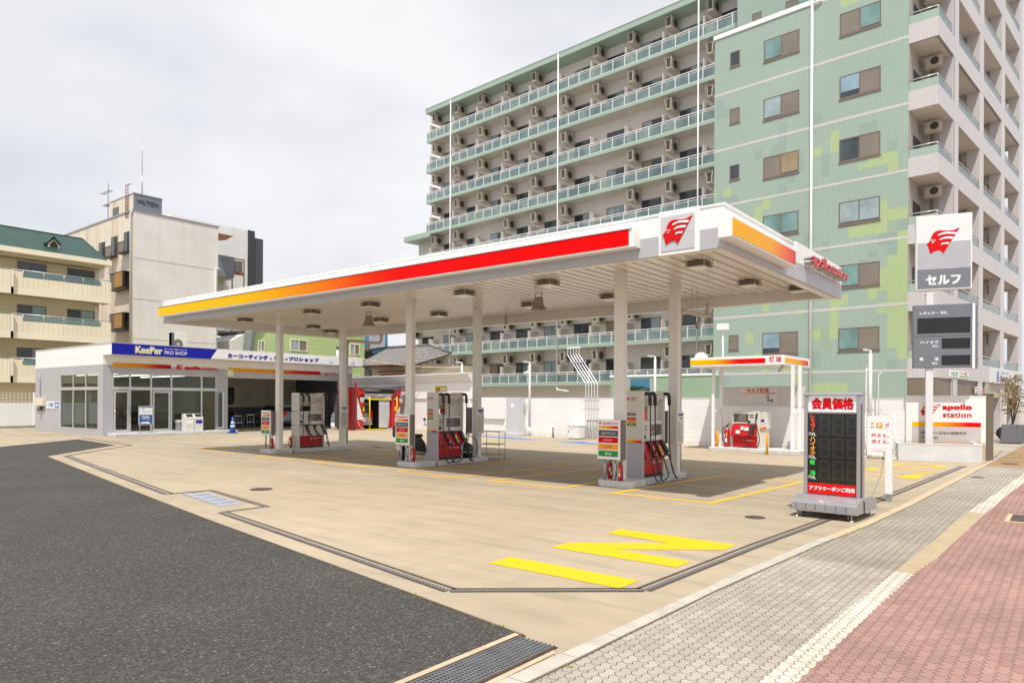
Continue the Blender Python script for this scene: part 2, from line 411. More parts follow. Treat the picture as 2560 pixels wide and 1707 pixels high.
# pavements beside the kerb : interlocking blocks
def pavers(name, c1, c2, cm, w=.145, h=.072, zig=.011, stain=True):
    g = NG(name, .78); o = g.sep()
    def tri(v, p): return g.math('MULTIPLY', g.math('SUBTRACT', g.math('PINGPONG', v, p), p / 2), 2 * zig / p)
    u = g.math('ADD', o['Y'], tri(o['X'], h / 2)); q = g.math('ADD', o['X'], tri(o['Y'], w / 4))
    c, f = g.brick(g.comb(u, q), w, h, .0035, c1, c2, cm)
    c = g.mix(.9, c, g.ramp(g.noise(140, 2), [(.25, (.80, .80, .80)), (.75, (1.2, 1.2, 1.2))]), 'MULTIPLY')
    c = g.mix(.8, c, g.ramp(g.noise(.9, 5), [(.3, (.80, .79, .78)), (.7, (1.1, 1.1, 1.1))]), 'MULTIPLY')
    dk = g.ramp(g.noise(2.7, 6, None, .65), [(.62, 0.0), (.8, .4)]); c = g.mix(dk, c, (.13, .11, .09))
    g.b.inputs['Specular IOR Level'].default_value = .15; g.color(c); g.bump(g.math('SUBTRACT', 1.0, f), .5, .006); return g.m
pv_grey = pavers('grey_paving', (.41, .37, .32), (.34, .305, .265), (.12, .10, .075))
pv_dark = pavers('worn_grey_paving', (.345, .305, .26), (.30, .262, .222), (.11, .09, .07))
pv_white = pavers('white_paving', (.60, .55, .47), (.54, .49, .42), (.17, .14, .10))
pv_red = pavers('red_paving', (.37, .225, .195), (.305, .185, .16), (.15, .10, .08))
pv_brown = pavers('brown_paving', (.36, .24, .13), (.31, .21, .12), (.14, .09, .05))
g = NG('tactile_strip', .75); o = g.sep()
wv = g.math('FRACT', g.math('MULTIPLY', g.math('ADD', o['Y'], g.math('MULTIPLY', g.math('PINGPONG', g.math('ADD', o['X'], 1.28), .07), 1.0)), 22))
g.color(g.mix(g.math('GREATER_THAN', wv, .68), g.ramp(g.noise(3, 4), [(.3, (.42, .34, .22)), (.7, (.52, .42, .27))]), (.25, .18, .10))); tactile = g.m
KO = [(-2.62, 2.2), (-2.62, 3.14), (-2.585, 3.85), (-2.565, 4.3), (-2.545, 5.06), (-2.52, 5.81), (-2.5, 6.6), (-2.38, 8.7), (-2.25, 10.2), (-2.14, 12.57), (-2.0, 17.38), (-1.84, 23.25)]
KI = [(-2.49, 2.2), (-2.475, 3.2), (-2.455, 3.85), (-2.45, 4.29), (-2.43, 5.06), (-2.415, 5.83), (-2.375, 6.6), (-2.26, 8.7), (-2.13, 10.2), (-2.01, 12.57), (-1.88, 17.38), (-1.74, 23.25)]
def lin(tab, y):
    for (x0, y0), (x1, y1) in zip(tab, tab[1:]):
        if y0 <= y <= y1: return x0 + (x1 - x0) * (y - y0) / (y1 - y0)
    (x0, y0), (x1, y1) = (tab[0], tab[1]) if y < tab[0][1] else (tab[-2], tab[-1]); return x0 + (x1 - x0) * (y - y0) / (y1 - y0)
WL = [(-1.45, 2.0), (-1.44, 4.1), (-1.40, 5.8), (-1.345, 7.7), (-1.30, 9.4), (-1.24, 12.4), (-1.09, 15.5), (-.93, 19.3), (-.75, 24)]
WR = [(-1.28, 2.0), (-1.265, 4.2), (-1.235, 5.6), (-1.19, 7.7), (-1.12, 8.6), (-1.03, 11.8), (-.905, 15.4), (-.78, 17.9), (-.55, 24)]
def zz(tab): return lambda y: lin(tab, y) + .018 * abs(((y / .072) % 2) - 1) - .009
def band(A, B, y0, y1, z, n=24):
    m = M(); vs = []
    for k in range(n + 1):
        y = y0 + (y1 - y0) * k / n; a = A(y) if callable(A) else lin(A, y); b = B(y) if callable(B) else lin(B, y); vs += [(a, y, z), (b, y, z)]
    m.add(vs, [(2 * k, 2 * k + 1, 2 * k + 3, 2 * k + 2) for k in range(n)]); return m
kerbst = mat('kerb_stone', (.44, .405, .35), .75, vs=5, var=.14, bump=.1, bs=60)
kerbsand = mat('sandy_kerb', (.50, .39, .25), .75, vs=4, var=.12)
struct('pavement', band(KI, zz(WL), -5, 7.7, 0.0, 354), pv_grey)
struct('pavement', band(KI, WL, 7.7, 15.4, 0.0), pv_dark)
struct('pavement', band(KI, WL, 15.4, 21.9, 0.0), pv_grey)
struct('pavement', band(KI, lambda y: lin(WL, y) + .3, 21.9, 60, 0.0), pv_brown)
struct('pavement', band(zz(WL), zz(WR), -5, 7.7, 0.0, 354), pv_white)
struct('pavement', band(WL, zz(WR), 7.7, 12.6, 0.0, 136), tactile)
struct('pavement', band(WL, zz(WR), 12.6, 21.9, 0.0, 258), pv_white)
struct('pavement', band(zz(WR), lambda y: 9.0, -5, 21.9, 0.0, 748), pv_red)
struct('pavement', band(lambda y: lin(WL, y) + .3, lambda y: 9.0, 21.9, 60, 0.0), pv_brown)
# kerb blocks : real joints between stones
m = M(); y = 2.2
while y < 9.0:
    y1 = min(9.0, y + .52); m.add([(lin(KO, y + .004) + .004, y + .004, 0), (lin(KI, y + .004) - .004, y + .004, 0), (lin(KI, y1 - .004) - .004, y1 - .004, 0), (lin(KO, y1 - .004) + .004, y1 - .004, 0)] + [(lin(KO, y + .004) + .004, y + .004, .012), (lin(KI, y + .004) - .004, y + .004, .012), (lin(KI, y1 - .004) - .004, y1 - .004, .012), (lin(KO, y1 - .004) + .004, y1 - .004, .012)], [(4, 5, 6, 7), (0, 1, 5, 4), (1, 2, 6, 5), (2, 3, 7, 6), (3, 0, 4, 7)]); y = y1
struct('kerb', m, kerbst)
struct('kerb', band(KO, KI, 9.0, 24.2, .006), kerbsand)
dirt = mat('joint_dirt', (.09, .075, .05), .9, vs=20, var=.3)
struct('kerb_joint', ribbon([(x, y_) for x, y_ in KO], -.006, .006, .003, 0), dirt)
struct('kerb_joint', ribbon([(x, y_) for x, y_ in KI], -.007, .005, .003, 0), dirt)
struct('kerb_joint', ribbon(ASPH[2:7], -.012, .012, .0085), dirt)
# moss along the kerb
moss = mat('moss_green', (.22, .27, .02), .9, vs=30, var=.35)
m = M()
for k in range(46):
    y = 7.4 + 4.2 * (random.random() ** 1.3); x = lin(KI, y) + random.uniform(-.012, .016); r_ = random.uniform(.006, .016); m.ball((x, y, .004), r_, 0, 6, (1, 1.6, .5))
for x, y in ((-4.3, 4.12), (-3.3, 3.95), (-2.47, 3.6), (-2.46, 4.9)):
    for k in range(6): m.ball((x + random.uniform(-.06, .06), y + random.uniform(-.02, .03), .006), random.uniform(.005, .011), 0, 6, (1, 1, .5))
tag(m.build('moss', moss), 'bright green moss growing in the joint beside the sandy kerb', 'moss', kind='stuff')
# painted marks
roadyel = NG('worn_yellow_paint', .6); _g = roadyel
_g.color(_g.mix(_g.ramp(_g.noise(60, 5), [(.60, 0.0), (.78, .55)]), (.80, .455, .0), (.50, .40, .22))); roadyel = _g.m
roadorg = NG('worn_lane_paint', .6); _g = roadorg
_g.color(_g.mix(_g.ramp(_g.noise(14, 6), [(.52, 0.0), (.72, .6)]), (.78, .44, .01), (.50, .40, .26))); roadorg = _g.m
ZP = .004
struct('painted_marking', flat([(-4.61, 5.40), (-3.10, 5.41), (-3.10, 5.76), (-4.61, 5.77)], ZP), roadyel)
struct('painted_marking', M().add([(x, y, ZP) for x, y in [(-4.56, 6.43), (-3.06, 6.45), (-3.06, 6.79), (-3.95, 6.80), (-3.02, 7.54), (-3.01, 7.91), (-4.53, 7.92), (-4.52, 7.56), (-3.65, 7.50), (-4.56, 6.77)]], [(0, 1, 2, 3), (0, 3, 8, 9), (3, 4, 7, 8), (4, 5, 6, 7)]), roadyel)
def ring(cx, cy, rx, ry, t, a0, a1, n=24):
    m = M(); vs = []
    for k in range(n + 1):
        a = a0 + (a1 - a0) * k / n; vs += [(cx + rx * math.cos(a), cy + ry * math.sin(a), ZP), (cx + (rx - t) * math.cos(a), cy + (ry - t * .75) * math.sin(a), ZP)]
    m.add(vs, [(2 * k + 1, 2 * k, 2 * k + 2, 2 * k + 3) for k in range(n)]); return m
struct('painted_marking', ring(-3.17, 20.83, .70, .56, .26, 0, 2 * math.pi, 40), roadyel)
m = ring(-3.55, 19.06, .42, .50, .2, math.pi / 2, 1.5 * math.pi); m.add([(-3.55, 19.41, ZP), (-2.48, 19.41, ZP), (-2.48, 19.56, ZP), (-3.55, 19.56, ZP)], [(0, 1, 2, 3)]); m.add([(-3.55, 18.56, ZP), (-2.55, 18.60, ZP), (-2.55, 18.74, ZP), (-3.55, 18.71, ZP)], [(0, 1, 2, 3)])
struct('painted_marking', m, roadyel)
m = M(); m.add([(-4.0, 17.52, ZP), (-2.95, 17.52, ZP), (-2.95, 17.70, ZP), (-4.0, 17.70, ZP)], [(0, 1, 2, 3)]); m.add([(-2.95, 17.14, ZP), (-2.6, 17.16, ZP), (-2.58, 18.2, ZP), (-2.95, 18.1, ZP)], [(0, 1, 2, 3)])
struct('painted_marking', m, roadyel)
for q in ([(-6.44, 10.83), (-4.53, 10.81), (-4.26, 14.95), (-6.1, 15.05)], [(-9.38, 10.90), (-7.45, 10.87), (-7.4, 15.2), (-9.0, 15.2)], [(-12.2, 10.9), (-10.2, 10.9), (-9.98, 15.22), (-11.85, 15.25)], [(-15.45, 11.02), (-13.3, 10.99), (-13.2, 15.3), (-15.1, 15.3)], [(-18.34, 11.08), (-16.3, 11.12), (-16.2, 15.3), (-18.1, 15.3)], [(-22.12, 11.42), (-19.75, 11.28), (-19.6, 15.4), (-21.8, 15.4)]):
    struct('lane_marking', outline(q, .11, ZP), roadorg)
bluepaint = NG('worn_blue_paint', .6); _g = bluepaint
_g.color(_g.mix(_g.ramp(_g.noise(2.5, 5), [(.5, 0.0), (.75, .5)]), (.03, .14, .62), (.35, .35, .40))); bluepaint = _g.m
for q in ([(-22.9, 24.9), (-21.2, 24.5), (-20.2, 24.1), (-21.2, 24.0)], [(-20.71, 23.8), (-19.28, 24.25), (-18.2, 23.75), (-17.16, 23.9), (-17.83, 23.28), (-19.22, 23.34)], [(-16.29, 23.05), (-15.2, 23.55), (-14.6, 23.1), (-13.78, 22.9), (-13.4, 22.4), (-14.47, 22.6), (-15.71, 22.85)]):
    struct('painted_marking', flat(q, ZP), bluepaint) if False else struct('painted_marking', M().add([(x, y, ZP) for x, y in q], [tuple(range(len(q)))][::1]), bluepaint)
# drains
rust = mat('rusted_steel', (.115, .085, .07), .7, .3, vs=12, var=.25)
g = NG('grating_steel', .5); o = g.sep(); g.b.inputs['Metallic'].default_value = .5
ck = g.math('MAXIMUM', g.math('GREATER_THAN', g.math('FRACT', g.math('MULTIPLY', g.math('ADD', o['X'], o['Y']), 24)), .55), g.math('GREATER_THAN', g.math('FRACT', g.math('MULTIPLY', g.math('SUBTRACT', o['X'], o['Y']), 24)), .62))
g.color(g.mix(ck, (.05, .05, .055), (.30, .31, .32))); grating = g.m
def drain(poly, w, label, wide=True):
    t = thing('drain_channel', label, 'drain', (poly[0][0], poly[0][1], 0))
    if wide:
        ribbon(poly, -w, -w * .55, .007).build('edge_strip', rust, t, True); ribbon(poly, -w * .5, w * .15, .004).build('grate', grating, t, True); ribbon(poly, w * .55, w, .006).build('edge_strip', rust, t, True)
    else:
        ribbon(poly, -w, w, .006).build('slot', rust, t, True)
    return t
drain([(-2.92, 5.50), (-2.83, 8.1), (-2.68, 10.57), (-2.55, 13.0), (-2.2, 21.5)], .075, 'long straight drain grate beside the pavement kerb, running under the wheeled price board')
drain([(-9.63, 5.34), (-4.2, 4.42)], .075, 'steel drain grate along the asphalt edge in front of the pumps')
drain([(-4.2, 4.42), (-2.92, 5.50)], .06, 'short drain grate running slantwise below the yellow letter I')
drain([(-22.25, 7.66), (-12.14, 5.76)], .085, 'steel drain grate along the asphalt edge, left of the notch')
drain([(-12.14, 5.76), (-12.08, 6.47), (-9.62, 6.05), (-9.63, 5.34)], .05, 'narrow drain slot jogging round the sunken grey covers')
drain([(-22.25, 7.66), (-25.7, 10.88), (-31.7, 11.5)], .045, 'thin bent drain slot near the corner of the shop', False)
covm = NG('ribbed_cover', .5); _g = covm; o = _g.sep()
_g.color(_g.mix(_g.math('GREATER_THAN', _g.math('FRACT', _g.math('MULTIPLY', o['Y'], 26)), .5), (.20, .22, .27), (.42, .45, .52))); covm = _g.m
for k in range(5):
    x = -11.78 + k * .375; y = 6.06 - k * .065
    t = thing('drain_cover', 'grey ribbed drain cover in the notch of the forecourt edge', 'drain cover', (x, y, 0), R(-9), 'grey drain covers in a row')
    M().box(-.17, .17, -.19, .19, 0, .008).build('cover', covm, t); M().box(-.17, -.15, -.03, .16, .008, .011).build('hinge', rust, t)
# wide grate at the near corner
t = thing('drain_grate', 'wide steel bar grate at the near corner beside the asphalt', 'drain grate', (-2.82, 3.0, 0))
m = M()
for k in range(70):
    y = 1.9 + k * .0285; a = -2.985; b = -2.685; ylim = 3.885 - (3.885 - 3.80) * 1
    if y < 3.83: m.box(a, b, y, y + .007, .003, .016)
m.build('cross_bar', galv, t, True)
m = M()
for k in range(9): x = -2.98 + k * .0355; m.box(x, x + .007, 1.9, 3.845, .006, .021)
m.build('long_bar', galv, t, True)
M().box(-2.995, -2.675, 1.9, 3.86, .0005, .0025).build('pit', mat('drain_pit', (.008, .008, .009), .9, var=0), t, True)
m = M(); m.box(-3.0, -2.988, 1.9, 3.875, 0, .022); m.box(-2.682, -2.67, 1.9, 3.82, 0, .022); m.build('frame', rust, t, True)
sand = mat('sandy_concrete_rim', (.50, .39, .27), .8, vs=8, var=.12, bump=.2, bs=80)
struct('drain_rim', flat([(-3.07, 1.9), (-3.0, 1.9), (-3.0, 3.88), (-3.07, 3.89)], .010), sand)
struct('drain_rim', flat([(-2.668, 1.9), (-2.62, 1.9), (-2.625, 3.75), (-2.668, 3.80)], .006), sand)
# manholes
iron = mat('cast_iron', (.085, .065, .055), .65, .3, vs=30, var=.3, bump=.3, bs=120)
for x, y, r_, lb in ((-11.53, 7.14, .20, 'round brown manhole cover on the sunlit concrete near the covers notch'), (-3.52, 9.95, .14, 'round brown manhole cover on the concrete left of the wheeled price board'), (-18.72, 16.05, .20, 'dark manhole cover in the canopy shade behind the farthest island'), (-1.64, 18.46, .12, 'round grey manhole cover in the grey pavement'), (-1.32, 23.1, .2, 'round manhole cover in the brown pavement')):
    t = thing('manhole_cover', lb, 'manhole cover', (x, y, 0)); M().lathe([(0, .009), (r_ * .93, .009), (r_ * .93, .004)], mi=0, n=28, sm=False).build('lid', iron, t); M().lathe([(r_ * .94, .004), (r_ * .94, .008), (r_, .008), (r_, .0)], n=28, sm=False).build('rim', rust, t)
for x, y, lb in ((-2.77, 4.38, 'small pale metal survey cap in the concrete corner'), (-4.95, 4.95, 'tiny grey metal cap in the concrete beside the slanting drain')):
    M().lathe([(0, .008), (.022, .008), (.03, .004)], n=16, sm=False).build('survey_cap', chrome if y < 4.5 else rust, org=(x, y, 0))
    tag(bpy.data.objects[-1] if False else COL.objects[-1], lb, 'survey cap')
for (x, y, w, h), lb in (((-15.3, 21.12, 1.3, .35), 'long brown tank cover plate near the blue paint'), ((-15.2, 18.78, .75, .35), 'brown tank cover plate just behind the canopy shadow')):
    tag(M().box(-w / 2, w / 2, -h / 2, h / 2, 0, .008).build('tank_cover', mat('brown_plate', (.25, .185, .13), .75, vs=10, var=.2), org=(x, y, 0)), lb, 'tank cover')
t = thing('utility_cover', 'dark rectangular utility cover with a sandy rim in the red pavement', 'utility cover', (-.58, 12.3, 0)); M().box(-.16, .1, -.42, .42, 0, .008).build('rim', sand, t); M().box(-.1, .1, -.36, .36, .008, .012).build('lid', iron, t)
# ================================================================== CANOPY
X0, X1, Y0, Y1, ZB, ZT, ZS = -21.42, -4.00, 9.96, 16.44, 3.90, 4.52, 4.13
can = thing('station_canopy', 'large flat white petrol station canopy on six columns with a yellow to red front band', 'canopy', (-12.7, 13.2, 0))
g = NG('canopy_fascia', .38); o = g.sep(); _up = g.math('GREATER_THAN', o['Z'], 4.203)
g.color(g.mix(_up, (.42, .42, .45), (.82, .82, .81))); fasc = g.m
m = M()
th = .06
m.box(X0, X1, Y0, Y0 + th, ZB, ZT); m.box(X0, X1, Y1 - th, Y1, ZB, ZT); m.box(X0, X0 + th, Y0 + th, Y1 - th, ZB, ZT); m.box(X1 - th, X1, Y0 + th, Y1 - th, ZB, ZT)
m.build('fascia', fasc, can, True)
m = M(); m.box(X0 - .012, X1 + .012, Y0 - .012, Y0 + .05, ZT, ZT + .035); m.box(X0 - .012, X1 + .012, Y1 - .05, Y1 + .012, ZT, ZT + .035); m.box(X0 - .012, X0 + .05, Y0 + .05, Y1 - .05, ZT, ZT + .035); m.box(X1 - .05, X1 + .012, Y0 + .05, Y1 - .05, ZT, ZT + .035); m.build('cap', white, can, True)
M().box(X0 + th, X1 - th, Y0 + th, Y1 - th, ZT - .16, ZT - .1).build('roof_deck', lgrey, can, True)
# inner lips and soffit boards
soff = mat('soffit_cream', (.70, .67, .63), .28, vs=.8, var=.06, spec=.5)
m = M(); a = .15
m.box(X0 + th, X1 - th, Y0 + th, Y0 + .16, ZB - .004, ZB + .02); m.box(X0 + th, X1 - th, Y1 - .26, Y1 - th, ZB - .004, ZB + .02); m.box(X0 + th, X0 + .26, Y0 + .16, Y1 - .26, ZB - .004, ZB + .02); m.box(X1 - .22, X1 - th, Y0 + .16, Y1 - .26, ZB - .004, ZB + .02)
m.box(X0 + .2, X1 - .2, Y1 - .27, Y1 - .24, ZB + .02, ZS + .05); m.box(X0 + .24, X0 + .27, Y0 + .1, Y1 - .27, ZB + .02, ZS + .05)
m.build('soffit_edge', soff, can, True)
m = M(); x = X0 + .27
while x < X1 - .22:
    x1 = min(x + .254, X1 - .1); m.box(x, max(x + .02, x1 - .075), Y0 + .07, Y1 - .27, ZS, ZS + .03); x = x1
m.box(X0 + .27, X1 - .06, Y0 + .06, Y1 - .27, ZS + .03, ZS + .05)
m.build('soffit', soff, can, True)
# illuminated-style front band
strip_white = mat('band_frame_white', (.80, .80, .79), .35, vs=2, var=.02)
m = M(); m.box(-21.278, -5.366, 9.755, Y0 - .002, 4.058, 4.354); m.build('front_band_box', strip_white, can, True)
FR = [(0, (.90, .49, .0)), (.30, (.90, .45, .0)), (.45, (.84, .24, .004)), (.60, (.80, .03, .004)), (.66, (.76, .004, .004)), (1, (.76, .003, .003))]
M().box(-21.258, -5.46, 9.747000000000002, 9.755, 4.084, 4.335).build('front_band', gradmat('front_band_print', 0, FR, .3), can, True)
M().box(-21.289, -5.408, 9.735000000000001, 9.760000000000002, 4.338, 4.356).build('band_lip', lgrey, can, True)
m = M(); m.box(X1 + .002, -3.796, 9.734, 12.688, 3.995, 4.286); m.build('side_band_box', strip_white, can, True)
M().box(-3.796, -3.788, 9.766, 12.657, 4.026, 4.26).build('side_band', gradmat('side_band_print', 1, [(0, (.86, .43, 0)), (.55, (.85, .38, .01)), (.78, (.80, .16, .04)), (1, (.66, .03, .05))], .22), can, True)
# emblem panel on the front
pan = mat('emblem_panel_grey', (.54, .54, .57), .35, vs=1, var=.02)
m = M(); m.box(-5.034, -4.368, Y0 - .03, Y0 - .001, ZB - .01, ZT + .045); m.build('emblem_frame', white, can, True)
m = M(); O = Vector((0, Y0 - .03, 0)); m.rect(O, UX, UZ, -4.992, -4.441, 3.948, 4.479, .012, 0); m.rect(O, UX, UZ, -4.987, -4.446, 4.208, 4.474, .014, 1)
m.build('emblem_panel', [lgrey, pan], can, True)
m = M(); emblem(m, Vector((0, Y0 - .046, 0)), UX, UZ, -4.956, -4.472, 4.032, 4.432, .012); m.build('emblem', [dred, white], can, True)
# side letter panel
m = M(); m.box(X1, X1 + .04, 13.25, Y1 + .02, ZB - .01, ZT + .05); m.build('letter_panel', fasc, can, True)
_let = mat('letter_face_pink', (.60, .07, .08), .35, var=.02)
m = M(); Ox = Vector((X1 + .17, 0, 0))
m.txt('apollostation', Ox, UY, UZ, 13.728, 16.276, 4.172, 4.437, .0, 0, .012)
m2 = M(); 
for dx in (.05, .09, .13, .165): m2.txt('apollostation', Vector((X1 + dx, 0, 0)), UY, UZ, 13.728, 16.276, 4.172, 4.437, .04, 0, .022)
m2.build('letter_body', mat('letter_steel', (.55, .53, .50), .25, .6, var=.05), can, True)
m.txt('apollostation', Vector((X1 + .176, 0, 0)), UY, UZ, 13.728, 16.276, 4.172, 4.437, .035, 0, .004); m.build('lettering', _let, can, True)
# columns
CXS = (-6.68, -12.70, -18.74)
for cx, cy in ((-6.83, 11.90), (-12.95, 12.14), (-18.87, 12.28), (-6.64, 13.86), (-12.62, 14.28), (-18.80, 14.60)):
    M().box(cx - .108, cx + .108, cy - .07, cy + .07, .11, ZS + .01).build('column', cream, can, True, .006)
# gutters running from the back columns to the back edge
pipe = mat('drain_pipe_cream', (.52, .47, .40), .45, var=.05)
for cx, cy in ((-6.64, 13.86), (-18.80, 14.60)):
    pts = smooth_path([(cx + .06, cy + .12, .2), (cx + .06, cy + .12, 3.3), (cx + .06, cy + .16, 3.5), (cx + .06, cy + .32, 3.58), (cx + .06, cy + 1.3, 3.58), (cx + .06, cy + 1.55, 3.63), (cx + .06, cy + 1.6, 3.9)], 5)
    M().tube(pts, .048, 0, 10).build('drain_pipe', pipe, can, True)
    m = M(); m.tube([(cx + .055, cy + .75, 3.58), (cx + .055, cy + .75, ZS), (cx + .065, cy + .95, ZS), (cx + .065, cy + .95, 3.58)], .007); m.build('pipe_hanger', pipe, can, True)
# ceiling lights : white lens under a louvred dark cage
def ceiling_lamp(x, y):
    t = thing('ceiling_lamp', 'square louvred light fitting hanging under the canopy ceiling', 'ceiling light', (x, y, ZS), 0, 'louvred lights under the canopy')
    m = M(); w = .175; lc = mat('louvre_cream', (.42, .37, .30), .5, var=.05)
    for z in (-.035, -.07, -.105): m.box(-w, w, -w, w, z, z + .009)
    for a in (-1, 1):
        for b in (-1, 1): m.box(a * w - .008, a * w + .008, b * w - .008, b * w + .008, -.106, 0)
    m.build('louvre_cage', lc, t)
    M().box(-w * .88, w * .88, -w * .88, w * .88, -.10, -.002).build('housing', mat('lamp_housing_dark', (.045, .035, .025), .6, var=.1), t)
    M().box(-w * .9, w * .9, -w * .9, w * .9, -.122, -.1055).build('lens', mat('lamp_lens', (.80, .78, .72), .25, var=.03), t); return t
L0 = ceiling_lamp(-5.22, 11.85)
for x in (-5.22, -8.53, -10.87, -14.14, -16.64, -20.07):
    for y in (11.85, 14.35):
        if (x, y) != (-5.22, 11.85): dup(L0, (x, y, ZS))
for x, y in ((-4.63, 15.7), (-20.9, 15.7)): dup(L0, (x, y, ZS))
# horn speakers
spk = mat('horn_speaker_brown', (.30, .26, .20), .5, var=.08)
def horn(x, y, lb):
    t = thing('horn_speaker', lb, 'speaker', (x, y, ZS), 0)
    M().lathe([(.0, -.12), (.10, -.12), (.105, -.2), (.115, -.28), (.15, -.34), (.19, -.38), (.2, -.385), (.18, -.375), (.0, -.3)], n=20).build('horn', spk, t)
    M().tube(smooth_path([(-.08, 0, -.14), (-.095, 0, -.08), (-.07, 0, -.006), (.07, 0, -.006), (.095, 0, -.08), (.08, 0, -.14)]), .008).build('bracket', dgrey, t)
horn(-9.65, 13.05, 'brown bell shaped loudspeaker hanging from the canopy between the middle and nearest islands')
horn(-15.65, 13.05, 'brown bell shaped loudspeaker hanging from the canopy between the farthest and middle islands')
def secam(p, aim, lb, stalk=.1):
    t = thing('security_camera', lb, 'camera', p)
    d = Vector(aim).normalized(); m = M(); m.tube([Vector((0, 0, 0)), Vector((0, 0, -stalk))], .014); m.build('bracket', mat('camera_cream', (.45, .40, .32), .45, var=.05), t)
    c = Vector((0, 0, -stalk - .03)); s = d.cross(UZ).normalized(); u = s.cross(d); m = M(); a, b, l = .045, .04, .14
    pts = [c - d * l * .4 + s * i * a + u * j * b for i, j in ((-1, -1), (1, -1), (1, 1), (-1, 1))]; m.prism(pts, d * l * 1.6)
    m.build('housing', mat('camera_cream', (.45, .40, .32), .45, var=.05), t, bev=.008)
    m = M(); m.tube([c + d * l * 1.2, c + d * (l * 1.2 + .004)], .03, 0, 12); m.build('lens', ink, t)
secam((-12.85, 15.8, ZS), (.3, -.5, -1.2), 'box camera under the back edge of the canopy near its middle')
secam((-6.58, 15.0, 3.53), (-.25, -.6, -1.1), 'box camera hung from the pipe behind the nearest back column', .06)
secam((-18.74, 15.65, 3.53), (-.3, -.6, -.9), 'box camera hung from the pipe behind the farthest back column', .06)
# ================================================================== ISLANDS
isl = NG('island_concrete', .6); _g = isl
_g.color(_g.mix(.7, _g.ramp(_g.noise(3, 6), [(.3, (.50, .50, .51)), (.7, (.62, .61, .60))]), _g.ramp(_g.noise(1.5, 5, _g.comb(_g.math('MULTIPLY', _g.sep()['X'], 8), _g.sep()['Y'], 0.0)), [(.3, .82), (.7, 1.06)]), 'MULTIPLY')); isl = _g.m
def rrect(x0, x1, y0, y1, r, n=5):
    out = []
    for cx, cy, a in ((x1 - r, y0 + r, -90), (x1 - r, y1 - r, 0), (x0 + r, y1 - r, 90), (x0 + r, y0 + r, 180)):
        for k in range(n + 1): t = R(a + 90 * k / n); out.append((cx + r * math.cos(t), cy + r * math.sin(t)))
    return out
IS = ((-6.44, 13.08, 1.10, 'nearest'), (-12.28, 13.2, 1.22, 'middle'), (-18.46, 13.29, 1.5, 'farthest'))
for xr, yc, ye, w in IS:
    t = thing('pump_island', 'pale kerbed concrete pump island, the %s of three under the canopy' % w, 'pump island', (xr - .35, yc, 0), 0, 'pump islands')
    poly = rrect(-.42, .36, -1.5, -.72, .19); M().prism([(x, y, 0) for x, y in poly], (0, 0, .13)).build('rounded_end', isl, t, bev=.016, seg=2)
    M().box(-.38, .30, -.70, ye, 0, .118).build('body', isl, t, bev=.016, seg=2)
# ================================================================== PUMPS, island signs, extinguishers
pumpw = mat('pump_white', (.62, .59, .54), .35, vs=2, var=.04)
pumpg = mat('pump_grey', (.43, .42, .46), .35, vs=2, var=.04)
pumpred = mat('pump_red', (.50, .008, .010), .28, vs=3, var=.10, spec=.35)
screen = mat('dark_screen', (.07, .065, .055), .12, vs=9, var=.45)
nozmat = {'r': mat('nozzle_red', (.5, .02, .02), .4, var=.05), 'y': mat('nozzle_yellow', (.75, .55, .01), .4, var=.05), 'g': mat('nozzle_green', (.0, .2, .07), .4, var=.05)}
sideprint = gradmat('side_strip_print', 0, GRAD)
def fuel_panel(m, O, ex, ez, x0, x1, rows):
    """coloured rows with their writing : (z0, z1, panel index, text index, text, inset)"""
    for z0, z1, mi, ti, st, ins in rows:
        m.rect(O, ex, ez, x0, x1, z0, z1, .003, mi); w = x1 - x0; h = z1 - z0
        m.txt(st, O, ex, ez, x0 + w * ins, x1 - w * ins, z0 + h * .30, z1 - h * .30, .0045, ti, .012)
PANM = [mat('row_grey', (.075, .075, .08), .4, var=.02), red, orange, green, white, ink]
